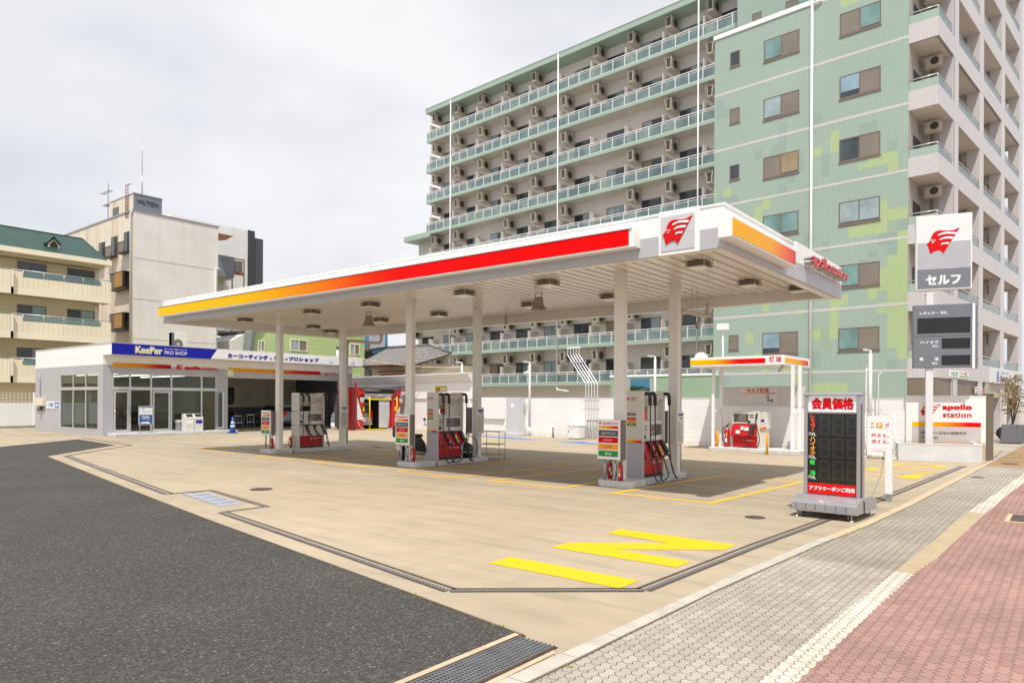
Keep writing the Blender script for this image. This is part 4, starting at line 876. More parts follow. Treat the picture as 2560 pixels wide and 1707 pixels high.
t = thing('dustbin', 'small grey dustbin beside the white recycling bin', 'bin', (p.x, p.y, .13)); M().prism([(-.14, -.17, 0), (.14, -.17, 0), (.14, .17, 0), (-.14, .17, 0)], (0, 0, .38)).build('body', mgrey, t, bev=.01); M().box(-.16, .16, -.19, .19, .38, .52).build('lid', lgrey, t, bev=.015)
p = G(540 + 187 * .2211, 820 + 1188 * .2211)
t = thing('traffic_cone', 'blue traffic cone with white bands at the garage entrance', 'cone', (p.x, p.y, 0)); cb = mat('cone_blue', (.01, .09, .42), .45, var=.06)
M().box(-.2, .2, -.2, .2, 0, .05).build('base', cb, t, bev=.01)
m = M(); prof = [(.15, .05), (.125, .25), (.125, .25), (.112, .35), (.112, .35), (.09, .50), (.09, .5), (.078, .58), (.05, .72), (.03, .78), (0, .785)]
M().lathe([(.15, .05), (.10, .30), (.03, .76), (0, .77)], n=18).build('body', cb, t); m = M()
for z0, z1 in ((.30, .38), (.46, .54)): r0 = .15 - .12 * (z0 - .05) / .71 * 1.02; r1 = .15 - .12 * (z1 - .05) / .71 * 1.02; m.lathe([(.152 - .122 * (z0 - .05) / .71, z0), (.152 - .122 * (z1 - .05) / .71, z1)], n=18)
m.build('white_band', white, t)
# garage things
t = thing('tool_shelf', 'dark tool shelf against the back wall of the garage', 'shelf', (-37.3, 20.3, .13)); M().box(-.15, .12, -1.0, 1.0, 1.2, 2.15).build('board', mat('shelf_black', (.03, .025, .02), .6, vs=6, var=.5), t); M().box(-.15, .3, -1.0, 1.0, .75, .8).build('worktop', mat('worktop_wood', (.12, .08, .05), .6, var=.2), t)
for yy in (-.95, .95): M().box(-.15, .3, yy - .03, yy + .03, 0, .75).build('leg', galv, t)
m = M(); m.tube([(.15, -.95, 1.2), (.15, -.7, 1.7)], .02); m.build('brace', galv, t); m = M(); m.tube([(.15, .95, 1.2), (.15, .7, 1.7)], .02); m.build('brace', galv, t)
t = thing('wall_clock', 'round cream wall clock in the garage', 'clock', (-37.48, 22.3, 1.95)); m = M(); m.tube([(0, 0, 0), (.05, 0, 0)], .17, 0, 20); m.build('case', mat('clock_cream', (.5, .45, .3), .5, var=.05), t); m = M(); m.tube([(.055, 0, 0), (.055, .05, .09)], .008); m.build('hand', ink, t)
for (x, y, h, lb) in ((-33.2, 19.15, .62, 'silver step stool just inside the garage'), (-33.4, 19.95, .66, 'wooden step ladder beside the silver stool in the garage')):
    t = thing('step_stool', lb, 'stool', (x, y, .13)); mt = galv if 'silver' in lb else mat('stool_wood', (.30, .18, .09), .5, var=.12)
    for a in (-1, 1):
        for b in (-1, 1): m = M(); m.tube([(a * .22, b * .2, 0), (a * .13, b * .17, h)], .016, 0, 6); m.build('leg', mt, t)
    M().box(-.17, .17, -.2, .2, h, h + .03).build('top_step', mt, t); m = M(); m.box(-.02, .2, -.19, .19, h * .45, h * .45 + .025); m.build('tread', mt, t)
p = G(540 + 1345 * .2211, 820 + 1155 * .2211)
for k, (dy, lb) in enumerate(((0, 'white bucket on the floor by the right garage pillar'),)):
    t = thing('bucket', lb, 'bucket', (p.x - .6, p.y + dy + .4, 0)); M().lathe([(0, 0), (.15, 0), (.19, .36), (.17, .36), (.14, .03), (0, .03)], n=16).build('pail', mat('bucket_white', (.6, .6, .62), .5, var=.05), t)
t = thing('blue_drum', 'dark blue drum standing in the garage beside the car', 'drum', (-33.4, 24.35, .1)); M().lathe([(0, 0), (.27, 0), (.27, .25), (.285, .27), (.27, .29), (.27, .55), (.285, .57), (.27, .59), (.27, .8), (0, .8)], n=18).build('barrel', mat('drum_blue', (.01, .03, .12), .4, var=.1), t)
# cars
def make_car(name, label, loc, rz, paint, van=False, L=3.0, wd=1.4):
    t = thing(name, label, 'van' if van else 'car', loc, rz); h = wd / 2
    side = [(0, .22), (.02, .62), (.10, .80), (.16, 1.42), (.30, 1.52), (L * .62, 1.52), (L * .80, .95), (L * .97, .82), (L, .55), (L, .22)] if van else [(0, .24), (.0, .60), (.12, .78), (.35, 1.18), (.6, 1.24), (L * .55, 1.22), (L * .74, .82), (L * .96, .70), (L, .5), (L, .22)]
    m = M(); m.prism([(-x, -h, z) for x, z in side], (0, 2 * h, 0)); m.build('body', paint, t, bev=.06, seg=2)
    gm = mat('car_glass', (.02, .025, .03), .06, var=0)
    a, b = (side[2], side[3]); m = M(); m.prism([(-a[0] - .01 + .012, -h * .82, a[1] + .06), (-b[0] + .012 - .0, -h * .78, b[1] - .06), (-b[0] + .012, h * .78, b[1] - .06), (-a[0] + .002, h * .82, a[1] + .06)], (.012, 0, 0)); m.build('rear_window', gm, t)
    for s_ in (-1, 1):
        m = M(); yy = s_ * (h + .004); m.prism([(-.32, yy, .88 if van else .80), (-.36, yy, 1.36 if van else 1.14), (-L * .58, yy, 1.36 if van else 1.12), (-L * .70, yy, .92 if van else .82)], (0, -s_ * .01, 0)); m.build('side_window', gm, t)
        M().box(.0, .03, s_ * h * .72, s_ * h * .96, .60, .82 if not van else 1.0).build('tail_light', red, t)
        for x in (-.55, -L + .55): m = M(); m.tube([(x, s_ * (h - .12), .25), (x, s_ * (h + .01), .25)], .25, 0, 20); wh = m.build('wheel', black, t); m = M(); m.tube([(x, s_ * (h + .0), .25), (x, s_ * (h + .016), .25)], .15, 0, 14); m.build('rim', galv, wh)
    M().box(.02, .035, -.17, .17, .42, .52).build('number_plate', mat('plate_white', (.7, .7, .65), .5, var=.03), t); M().box(-.04, .05, -h * .95, h * .95, .22, .36).build('bumper', paint if van else dgrey, t, bev=.02)
    return t
make_car('parked_car', 'silver blue car parked inside the garage bay behind the farthest pump', (-33.3, 22.6, .13), 0, mat('car_silver_blue', (.30, .35, .40), .25, .4, vs=2, var=.05))
# two seated customers behind the glass
# ================================================================== WHEELED LED PRICE BOARD
silver = mat('board_silver', (.40, .40, .42), .32, .55, vs=2, var=.04); silver_d = mat('board_silver_base', (.36, .36, .39), .18, .35, vs=2, var=.04, coat=.4)
pb = thing('price_board', 'wheeled silver price board with a dark LED panel and red headings beside the kerb', 'price board', (-3.10, 10.48, 0), R(-3.35))
# base box with curved nose
prof = [(-.04, .115), (-.045, .205), (-.03, .235), (.0, .255), (.19, .31), (.62, .31), (.85, .26), (.93, .22), (.95, .115)]
m = M(); m.prism([(-.065, y, z) for y, z in prof], (.875, 0, 0)); m.build('base', silver_d, pb, bev=.008, seg=2)
M().box(-.075, .82, -.055, .96, .10, .117).build('base_lip', silver, pb)
m = M()
for k in range(6): x = .0 + k * .135 + .0; m.box(x - .001, x + .003, -.049, -.043, .12, .21)
m.build('seam_lines', dgrey, pb)
m = M()
for k in range(5): x = .105 + k * .135; m.tube([(x, -.047, .137), (x, -.052, .137)], .008, 0, 8)
m.build('bolts', chrome, pb)
for x, y in ((.0, .0), (.735, -.0), (.0, .86), (.735, .86)):
    m = M(); m.tube([(x, y, .012), (x, y, .10)], .007, 0, 8); m.lathe([(0, 0), (.03, 0), (.026, .01), (.009, .03), (0, .03)], (x, y, 0), n=12); m.build('foot', chrome, pb)
for x, y in ((.09, .02), (.66, .05), (.09, .84), (.66, .84)):
    m = M(); m.tube([(x - .015, y, .04), (x + .015, y, .04)], .04, 0, 16); w_ = m.build('caster_wheel', black, pb); m = M(); m.tube([(x - .017, y, .04), (x + .017, y, .04)], .022, 0, 12); m.build('hub', chrome, w_)
# upright
M().box(.02, .068, .20, .42, .31, 1.74).build('side_post', silver, pb, bev=.006); M().box(.735, .785, .20, .42, .31, 1.74).build('side_post', silver, pb, bev=.006)
m = M(); m.prism([(.01, .185, 1.74), (.01, .185, 1.757), (.01, .21, 1.775), (.01, .43, 1.775), (.01, .435, 1.74)], (.785, 0, 0)); m.build('top_cap', silver, pb, bev=.004)
M().box(.069, .734, .235, .41, .31, 1.735).build('cabinet', dgrey, pb)
backlit = mat('backlit_white', (.74, .74, .78), .25, var=.01, emit=(.9, .9, 1), es=.12)
m = M(); O = Vector((0, .235, 0)); m.rect(O, UX, UZ, .07, .733, 1.50, 1.735, .006, 0); m.build('heading_panel', backlit, pb)
m = M(); O = Vector((0, .229, 0)); m.txt('会員価格', O, UX, UZ, .115, .695, 1.535, 1.705, .003, 0, .045); m.build('heading_lettering', red, pb)
M().box(.069, .734, .222, .235, 1.475, 1.498).build('rail', mat('rail_brown', (.20, .18, .15), .4, .3, var=.05), pb)
led = NG('led_matrix', .16); _g = led; o = _g.sep()
def cell(v, p): t = _g.math('FRACT', _g.math('DIVIDE', v, p)); return _g.math('ABSOLUTE', _g.math('SUBTRACT', t, .5))
_dot = _g.math('LESS_THAN', _g.math('ADD', _g.math('POWER', cell(o['X'], .0115), 2.0), _g.math('POWER', cell(o['Z'], .0115), 2.0)), .035)
# seven-segment digit fields : three columns, three rows of unlit LEDs
def fieldx(v, o0, p, w): t = _g.math('FRACT', _g.math('DIVIDE', _g.math('SUBTRACT', v, o0), p)); return t
fx = fieldx(o['X'], .215, .185, 0); fz = fieldx(o['Z'], .51, .318, 0)
def inr(t, a, b): return _g.math('MULTIPLY', _g.math('GREATER_THAN', t, a), _g.math('LESS_THAN', t, b))
box_ = _g.math('MULTIPLY', inr(fx, .04, .90), inr(fz, .05, .95))
hole = _g.math('MULTIPLY', inr(fx, .26, .68), _g.math('MAXIMUM', inr(fz, .14, .44), inr(fz, .56, .86)))
seg = _g.math('MULTIPLY', box_, _g.math('SUBTRACT', 1.0, hole)); seg = _g.math('MULTIPLY', seg, _g.math('GREATER_THAN', o['X'], .205))
_g.color(_g.mix(_g.math('MULTIPLY', seg, _dot), _g.mix(box_, (.008, .008, .01), (.013, .013, .015)), (.12, .105, .075))); _g.b.inputs['Specular IOR Level'].default_value = .5; led = _g.m
M().box(.070, .733, .228, .235, .475, 1.474).build('led_panel', led, pb)
def lit(n, c, s=2.2): return mat(n, tuple(x * .3 for x in c), .5, var=0, emit=c, es=s)
lr, lo, lg_, lw = lit('led_red', (1, .06, .01), 1.5), lit('led_amber', (1, .38, .01), 1.4), lit('led_green', (.02, .9, .06), 1.1), lit('led_white', (.8, .85, .8), .9)
m = M(); O = Vector((0, .2275, 0))
m.vtxt('レギュラー', O, UX, UZ, .105, .165, 1.215, 1.465, .002, 0); m.vtxt('ハイオク', O, UX, UZ, .10, .17, .865, 1.14, .002, 1); m.txt('軽', O, UX, UZ, .10, .17, .735, .805, .002, 2); m.txt('油', O, UX, UZ, .10, .17, .585, .655, .002, 2)
for z in (1.155, .820, .53): m.txt('円', O, UX, UZ, .083, .118, z, z + .045, .002, 3); m.txt('/L', O, UX, UZ, .125, .185, z, z + .045, .002, 3, .02)
m.build('led_lettering', [lr, lo, lg_, lw], pb)
m = M(); O = Vector((0, .235, 0)); m.rect(O, UX, UZ, .07, .733, .325, .473, .008, 0); m.build('coupon_panel', mat('coupon_red', (.72, .005, .008), .25, var=.02, spec=.2), pb)
m = M(); m.txt('アプリクーポンご利用', Vector((0, .227, 0)), UX, UZ, .09, .71, .37, .435, .003, 0, .04); m.build('coupon_lettering', white, pb)
m = M(); m.tube([(.79, .25, 1.62), (.792, .25, .31), (.815, .30, .25), (.82, .30, .1)], .006, 0, 6); m.build('side_cable', ink, pb)
for z in (.78, .85): m = M(); m.tube([(.785, .3, z), (.815, .3, z), (.815, .36, z), (.785, .36, z)], .005, 0, 6); m.build('catch', chrome, pb)
# white post with socket, cable
t = thing('white_post', 'square white post with a bare metal foot beside the drain right of the price board', 'post', (-2.375, 12.97, 0))
M().box(-.05, .05, -.05, .05, .13, .93).build('post_sleeve', mat('post_white', (.80, .80, .82), .4, var=.02), t, bev=.004); M().box(-.044, .044, -.044, .044, 0, .13).build('metal_foot', galv, t)
m = M(); m.box(-.085, -.05, -.03, .03, .72, .84); m.build('socket_box', mat('socket_cream', (.6, .55, .40), .5, var=.04), t, bev=.005); m = M(); m.box(-.1, -.07, -.02, .02, .70, .74); m.build('plug', mat('plug_green', (.01, .07, .03), .4, var=.05), t)
m = M(); m.tube(smooth_path([(-2.46, 12.96, .70), (-2.47, 12.85, .45), (-2.52, 12.6, .2), (-2.52, 12.1, .02), (-2.45, 11.7, .012), (-2.40, 11.45, .05), (-2.36, 11.38, .12)], 6), .006, 0, 6)
tag(m.build('power_cable', mat('cable_grey', (.22, .22, .22), .5, var=.05), org=(-2.46, 12.96, 0)), 'thin grey power cable running from the white post to the price board', 'cable')
# point-card stand sign
t = thing('stand_sign', 'white stand sign with three point card logos and red writing by the planter', 'stand sign', (-4.37, 22.47, 0))
fr = [(-.37, 0, .05), (-.37, 0, 1.29), (.41, 0, 1.29), (.41, 0, .05)]
m = M(); m.tube(fr, .014, 0, 8); m.build('tube_frame', white, t)
M().box(-.31, .33, -.02, .02, .10, 1.24).build('board', mat('board_white', (.78, .78, .80), .4, var=.02), t)
for x in (-.36, .40): m = M(); m.box(x - .05, x + .05, -.22, .22, 0, .07); m.build('foot', mat('foot_white', (.6, .58, .52), .5, var=.06), t, bev=.01); m = M(); m.tube([(x, -.18, .07), (x, -.01, .26), (x, .18, .07)], .01, 0, 6); m.build('strut', white, t)
m = M(); O = Vector((0, -.02, 0)); pink = mat('writing_red', (.62, .03, .10), .5, var=0)
m.txt('R', O, UX, UZ, -.20, -.14, .98, 1.05, .003, 0, .005); m.txt('POINT', O, UX, UZ, -.24, -.11, .90, .93, .003, 3, .01); m.rect(O, UX, UZ, -.07, .09, .89, 1.05, .003, 1); m.txt('P', O, UX, UZ, -.03, .05, .91, 1.03, .005, 2, .03); m.txt('d', O, UX, UZ, .17, .25, .95, 1.05, .003, 0, .03); m.txt('ポイント', O, UX, UZ, .15, .27, .90, .925, .003, 3, .005)
m.txt('貯まる。', O, UX, UZ, -.20, .26, .63, .74, .003, 0, .006); m.txt('使える。', O, UX, UZ, -.20, .26, .45, .56, .003, 0, .006); m.rect(O, UX, UZ, -.30, .32, .29, .293, .003, 0); emblem(m, O, UX, UZ, -.15, -.1, .21, .245, .003, 0, 2); m.txt('apollostation', O, UX, UZ, -.09, .10, .212, .24, .003, 0, .004)
m.build('lettering', [pink, mat('logo_orange', (.85, .30, .01), .5, var=0), white, dgrey], t)
# ================================================================== PLANTER, SIGN WALL, POLE SIGN
PA = R(15.87); pl0 = Vector((-3.89, 22.54, 0))
g = NG('planter_wall', .55); g.color(g.mix(.6, g.ramp(g.noise(2, 6), [(.3, (.55, .56, .57)), (.7, (.63, .63, .64))]), g.ramp(g.noise(5, 4), [(.3, .94), (.7, 1.03)]), 'MULTIPLY')); plm = g.m
t = thing('planter_wall', 'low pale grey planter box in front of the brand wall at the street corner', 'planter', pl0, PA)
m = M(); m.box(0, 2.035, 0, .09, 0, .465); m.box(0, .09, .09, 1.0, 0, .465); m.box(1.945, 2.035, .09, 1.0, 0, .465); m.build('box_wall', plm, t); M().box(.09, 1.945, .09, 1.0, 0, .36).build('soil', mat('soil_sandy', (.22, .15, .09), .9, vs=12, var=.3), t)
m = M(); m.box(-.01, 2.045, -.01, .10, .465, .48); m.box(-.01, .1, .1, 1.0, .465, .48); m.box(1.935, 2.045, .1, 1.0, .465, .48); m.build('rim', white, t)
t = thing('brand_wall', 'white wall with red head emblem, red lettering and a yellow to red stripe', 'sign wall', pl0, PA)
g = NG('brand_wall_paint', .5); o = g.sep(); st_ = g.math('MULTIPLY', g.math('SUBTRACT', 1.0, g.math('MINIMUM', 1.0, g.math('DIVIDE', g.math('SUBTRACT', o['Z'], .44), g.math('ADD', .05, g.math('MULTIPLY', g.noise(3, 4), .12))))), .8)
g.color(g.mix(g.math('MAXIMUM', st_, 0.0), g.ramp(g.noise(1, 3), [(.3, (.76, .75, .74)), (.7, (.80, .80, .79))]), (.50, .37, .24))); bw_ = g.m
M().box(.30, 2.29, .9, 1.02, 0, 1.82).build('wall', bw_, t); M().box(.3, 2.3, .89, 1.03, 1.82, 1.84).build('coping', white, t)
greyp = NG('sign_grey_panel', .5); _g = greyp; o = _g.sep(); st_ = _g.math('MULTIPLY', _g.math('SUBTRACT', 1.0, _g.math('MINIMUM', 1.0, _g.math('DIVIDE', _g.math('SUBTRACT', o['Z'], .44), _g.math('ADD', .04, _g.math('MULTIPLY', _g.noise(3, 4), .2))))), .7)
_g.color(_g.mix(_g.math('MAXIMUM', st_, 0.0), (.52, .48, .47), (.48, .34, .22))); greyp = _g.m
M().box(.45, 2.17, .893, .8995, .44, .945).build('grey_panel', greyp, t); M().box(.45, 2.17, .89, .8995, .945, 1.07).build('colour_strip', gradmat('wall_band_print', 0, [(0, (.84, .46, 0)), (.3, (.84, .40, 0)), (.62, (.84, .14, .01)), (.8, (.76, .006, .006)), (1, (.76, .004, .004))]), t)
m = M(); O = Vector((0, .8995, 0)); emblem(m, O, UX, UZ, .66, 1.18, 1.24, 1.60, .008, 0, 1); m.txt('apollo', O, UX, UZ, 1.22, 1.95, 1.395, 1.585, .008, 0, .055); m.txt('station', O, UX, UZ, 1.23, 1.94, 1.215, 1.36, .008, 0, .022)
O = Vector((0, .893, 0)); m.txt('(株)エネル石油大阪発売所', O, UX, UZ, .67, 1.82, .70, .80, .003, 2, .004); m.txt('大阪北SS', O, UX, UZ, .67, 1.12, .575, .655, .003, 2, .004)
m.build('lettering', [dred, white, ink], t)
tag(M().box(-.05, .05, -.08, 0, -.035, .03).build('wall_lamp', mat('lamp_cream', (.62, .56, .42), .5, var=.05), org=pl0 + Vector((2.2 * math.cos(PA) - .898 * math.sin(PA), 2.2 * math.sin(PA) + .898 * math.cos(PA), 1.10))), 'small cream lamp box at the right end of the brand wall stripe', 'wall lamp')
# pole sign
t = thing('pole_sign', 'tall pole sign with the red head emblem above a dark fuel price panel', 'pole sign', pl0 + Vector((0, 0, .36)), PA); dz = -.36
polew = mat('pole_white', (.66, .66, .69), .4, vs=1, var=.03)
M().box(.74, .92, .45, .63, 0, 7.0 + dz - .1).build('pole', polew, t)
M().box(.47, 1.85, .42, .66, 4.85 + dz, 6.98 + dz).build('upper_cabinet', mat('cabinet_white', (.74, .74, .74), .4, var=.02), t, bev=.012)
m = M(); O = Vector((0, .42, dz)); m.rect(O, UX, UZ, .505, 1.815, 4.89, 5.445, .006, 2); m.rect(O, UX, UZ, .505, 1.815, 5.445, 6.205, .006, 1); m.rect(O, UX, UZ, .505, 1.815, 6.205, 6.94, .006, 0); m.build('face_panel', [mat('face_white', (.70, .70, .71), .4, var=.02), mat('face_grey', (.40, .41, .45), .4, var=.02), mat('face_slate', (.17, .18, .22), .4, var=.02)], t)
m = M(); O = Vector((0, .414, dz)); emblem(m, O, UX, UZ, .73, 1.545, 5.86, 6.58, .006, 0, 1); m.txt('セルフ', O, UX, UZ, .715, 1.575, 4.99, 5.27, .006, 1, .045); m.build('emblem_lettering', [dred, white], t)
m = M(); m.tube([(.7, .54, 4.72 + dz), (.96, .54, 4.72 + dz)], .012); m.build('pole_bolt', galv, t)
slate = mat('price_slate', (.16, .17, .205), .4, var=.03)
M().box(.41, 1.91, .40, .64, 2.63 + dz, 4.43 + dz).build('price_cabinet', slate, t, bev=.012); M().box(1.912, 2.0, .46, .72, 2.6 + dz, 4.36 + dz).build('price_cabinet_back', slate, t); M().box(1.86, 1.925, .395, .405, 2.60 + dz, 4.42 + dz).build('edge_strip', white, t)
m = M(); O = Vector((0, .40, dz)); dd = mat('display_dark', (.012, .011, .012), .08, vs=1.5, var=.5); 
m.rect(O, UX, UZ, .43, 1.89, 3.525, 3.535, .003, 1); m.rect(O, UX, UZ, .51, 1.81, 3.61, 4.05, .005, 0); m.rect(O, UX, UZ, 1.12, 1.81, 3.17, 3.46, .005, 0); m.rect(O, UX, UZ, 1.12, 1.81, 2.70, 2.98, .005, 0); m.build('display', [dd, ink], t)
m = M(); m.txt('レギュラー', O, UX, UZ, .57, 1.03, 4.15, 4.235, .004, 0, .035); m.txt('¥/L', O, UX, UZ, 1.08, 1.26, 4.15, 4.235, .004, 0, .02); m.txt('ハイオク', O, UX, UZ, .58, 1.04, 3.315, 3.40, .004, 0, .03); m.txt('¥/L', O, UX, UZ, .88, 1.04, 3.21, 3.28, .004, 0, .02); m.txt('軽', O, UX, UZ, .57, .67, 2.83, 2.93, .004, 0, .03); m.txt('油', O, UX, UZ, .94, 1.04, 2.83, 2.93, .004, 0, .03); m.txt('¥/L', O, UX, UZ, .88, 1.04, 2.72, 2.79, .004, 0, .02); m.build('price_lettering', white, t)
m = M(); m.tube(arc((1.3, .52, 4.45 + dz), .025, -1.2, 4.3, 10), .007); m.build('lifting_eye', galv, t)
# ================================================================== BACK FENCE WALL AND WHAT STANDS AGAINST IT
FA = R(-8.6); F0 = Vector((-3.70, 23.55, 0)); FD = Vector((math.cos(FA), math.sin(FA), 0)); FN = Vector((-FD.y, FD.x, 0))
def fpt(px, py, off=0.0):
    q = F0 + FN * off; a, z = onL(px, py, (q.x, q.y), FA); return q + FD * a + UZ * z
def floc(px, py, off=0.0):
    q = F0 + FN * off; return onL(px, py, (q.x, q.y), FA)
g = NG('white_fence_panel', .45); o = g.sep()
zj = g.math('FRACT', g.math('DIVIDE', g.math('ADD', o['Z'], .08), .375)); j1 = g.math('GREATER_THAN', g.math('ABSOLUTE', g.math('SUBTRACT', zj, .5)), .488)
xj = g.math('FRACT', g.math('DIVIDE', o['X'], 2.6)); j2 = g.math('GREATER_THAN', g.math('ABSOLUTE', g.math('SUBTRACT', xj, .5)), .4975)
base = g.ramp(g.noise(.9, 5), [(.3, (.78, .78, .79)), (.7, (.84, .84, .84))])
low = g.math('MULTIPLY', g.math('LESS_THAN', o['Z'], .17), g.ramp(g.noise(7, 5, g.comb(o['X'], 0.0, g.math('MULTIPLY', o['Z'], .3))), [(.35, .0), (.7, .55)]))
base = g.mix(low, base, (.55, .44, .32))
g.color(g.mix(g.math('MULTIPLY', g.math('MAXIMUM', j1, j2), .38), base, (.35, .35, .37))); fencem = g.m
t = thing('fence_wall', 'long white panelled fence wall along the back of the forecourt', 'wall', F0, FA)
M().box(-20.3, .02, 0, .12, 0, 1.74).build('panel_wall', fencem, t); M().box(-20.3, .02, -.012, .13, 1.74, 1.76).build('coping', white, t)
# raised sheet behind the kerosene stand
zk = Z(1680, 860, 400, 2091)
a0, z0 = floc(*zk(655, 775)); a1, z1 = floc(*zk(1735, 770)); _, zt = floc(*zk(655, 560)); _, zt2 = floc(*zk(1570, 548))
M().box(a0, a1, -.03, -.002, 1.50, zt2).build('upper_sheet', mat('sheet_grey', (.60, .58, .56), .5, var=.03), t)
# electrical cabinet, slab
def fthing(name, label, cat, px, py, off, group=None):
    p = fpt(px, py, off); p.z = 0; return thing(name, label, cat, p, FA, group)
zw = Z(1050, 780, 520)
o_ = -.45
a0, zz0 = floc(*zw(972, 1360), o_); a1, zz1 = floc(*zw(1110, 1360), o_); _, zt = floc(*zw(972, 975), o_)
p = F0 + FN * o_ + FD * ((a0 + a1) / 2)
t = thing('electrical_cabinet', 'tall grey electrical cabinet on a low slab against the white fence', 'cabinet', (p.x, p.y, 0), FA); hw = (a1 - a0) / 2
M().box(-hw - .15, hw + .15, -.15, .5, 0, .10).build('slab', isl, t, bev=.01); M().box(-hw, hw, 0, .4, .10, zt).build('body', mat('cabinet_grey', (.55, .55, .58), .42, var=.03), t, bev=.008)
m = M(); m.rect(Vector((0, 0, 0)), UX, UZ, -.1, .14, zt - .42, zt - .25, .003, 0); m.build('label_plate', white, t); M().box(-hw, hw, .03, .41, zt, zt + .03).build('cap', lgrey, t)
# panel sheet box left of it
a0, _ = floc(*zw(722, 1000), -.12); a1, zb = floc(*zw(940, 1210), -.12); _, zt = floc(*zw(940, 985), -.12)
p = F0 + FN * -.12 + FD * a0; t = thing('wall_panel_box', 'shallow white box panel fixed on the fence left of the grey cabinet', 'panel', (p.x, p.y, zb), FA); M().box(-.3, a1 - a0, 0, .115, 0, 1.72 - zb).build('casing', mat('panel_white', (.80, .80, .80), .45, var=.02), t, bev=.01)
# pipe rack on the wall
p = fpt(*zw(1160, 1180), -.05); t = thing('pipe_rack', 'white bracket rack of small pipes beside the grey cabinet', 'pipe rack', (p.x, p.y, 0), FA)
m = M()
for k in range(7): z = 1.62 - k * .13; m.tube([(-.55, -.02, z), (-.55 + .85 - k * .09, -.02, z), (-.55 + .85 - k * .09, -.02, z - .3 - k * .02)], .016, 0, 6)
m.build('pipes', white, t); m = M(); m.tube(smooth_path([(-.6, -.08, .92), (-.3, -.1, .8), (.0, -.1, .9), (.25, -.08, 1.4)]), .02, 0, 6); m.build('flexible_duct', mat('duct_cream', (.6, .55, .45), .5, var=.05), t)
for k in range(4): m = M(); m.tube([(.0 + k * .1, -.03, .05), (.0 + k * .1, -.03, .62)], .012, 0, 6); m.tube([(.0 + k * .1, -.03, .60), (.0 + k * .1, -.03, .66)], .022, 0, 8); m.build('riser', white, t)
# lamp posts
def lamp_post(px, base_py, px_arm, py_top, off, lb, cam_=False, dirx=-1, basez=0):
    p = fpt(px, base_py, off); p.z = 0; q = F0 + FN * off; _, zt = onL(px, py_top, (q.x, q.y), FA); ax_, _ = onL(px_arm, py_top, (q.x, q.y), FA); ap, _ = onL(px, py_top, (q.x, q.y), FA)
    t = thing('lamp_post', lb, 'lamp post', (p.x, p.y, 0), FA, 'lamp posts along the fence'); L = ax_ - ap
    m = M(); m.tube([(0, 0, 0), (0, 0, .4)], .065, 0, 10); m.tube([(0, 0, .4), (0, 0, zt)], .05, 0, 10); m.build('pole', mat('lamp_pole_grey', (.62, .62, .65), .4, var=.04), t)
    m = M(); m.tube([(0, 0, zt - .25), (0, 0, zt + .1)], .035, 0, 8); m.tube([(0, 0, zt + .08), (L * .35, 0, zt + .1)], .025, 0, 8); m.build('bracket', mat('bracket_cream', (.6, .54, .40), .5, var=.06), t)
    m = M(); m.prism([(L * .3, -.08, zt + .06), (L, -.09, zt + .09), (L, .09, zt + .09), (L * .3, .08, zt + .06)], (0, 0, .07)); m.build('lamp_head', lgrey, t, bev=.02)
    if cam_: m = M(); m.tube([(-.05, 0, zt - .35), (-.30, -.08, zt - .42)], .06, 0, 10); m.build('floodlight', white, t)
    return t
lamp_post(*zw(1237, 1395), zw(1175, 0)[0], zw(0, 590)[1], -.15, 'slim grey lamp post with a floodlight beside the pipe rack', True)
lamp_post(*zw(470, 1330), zw(405, 0)[0], zw(0, 590)[1], .5, 'lamp post standing behind the wash wall at the left')
z48 = Z(1480, 820, 240, 1447); lamp_post(z48(945, 0)[0], 1108, z48(845, 0)[0], z48(0, 465)[1], .35, 'white lamp post behind the fence left of the kerosene stand')
z17 = Z(1780, 760, 520); lamp_post(z17(1787, 0)[0], 1120, z17(1710, 0)[0], z17(0, 560)[1], -.25, 'lamp post with pipes just behind the wheeled price board')
p = fpt(z17(1740, 0)[0], 1118, -.2); t = thing('standpipe', 'thin white standpipes clamped beside the lamp post behind the price board', 'pipe', (p.x, p.y, 0), FA)
m = M(); m.tube(smooth_path([(0, 0, 0), (0, 0, 2.45), (.03, 0, 2.58), (.1, 0, 2.55)]), .022, 0, 8); m.build('left_pipe', white, t); m = M(); m.tube([(.36, 0, 0), (.36, 0, 2.5), (.44, 0, 2.52)], .018, 0, 8); m.build('right_pipe', white, t); m = M(); m.tube([(-.05, 0, 1.4), (.45, 0, 1.4)], .012, 0, 6); m.build('clamp', galv, t)
# short pipe stub and white box
p = fpt(*zw(1505, 1410), -.4); t = thing('pipe_stub', 'short brown capped pipe standing on the ground by the fence', 'pipe', (p.x, p.y, 0)); m = M(); m.tube([(0, 0, 0), (0, 0, .42)], .045, 0, 10); m.build('pipe', mat('stub_brown', (.30, .24, .17), .6, var=.1), t); M().lathe([(0, 0), (.055, 0), (.055, .05), (0, .06)], (0, 0, .42), n=10).build('cap', lgrey, t)
a0, _ = floc(*zw(1670, 1420), -.55); a1, _ = floc(*zw(1780, 1422), -.55); _, zt = floc(*zw(1700, 1285), -.55); p = F0 + FN * -.55 + FD * a0
t = thing('equipment_box', 'white cubic equipment box on the ground left of the vent pipes', 'box', (p.x, p.y, 0), FA); w_ = a1 - a0
M().box(0, w_, 0, .5, .03, zt).build('casing', mat('box_white', (.76, .76, .77), .4, var=.03), t, bev=.01); M().box(-.02, w_ + .02, -.02, .52, zt, zt + .02).build('lid', white, t); M().box(.02, w_ - .02, .02, .48, 0, .03).build('plinth', ink, t); M().box(.06, w_ - .2, -.004, 0, zt - .15, zt - .14).build('seam', mgrey, t); M().box(.02, .05, -.02, 0, zt * .5, zt * .62).build('handle', ink, t)
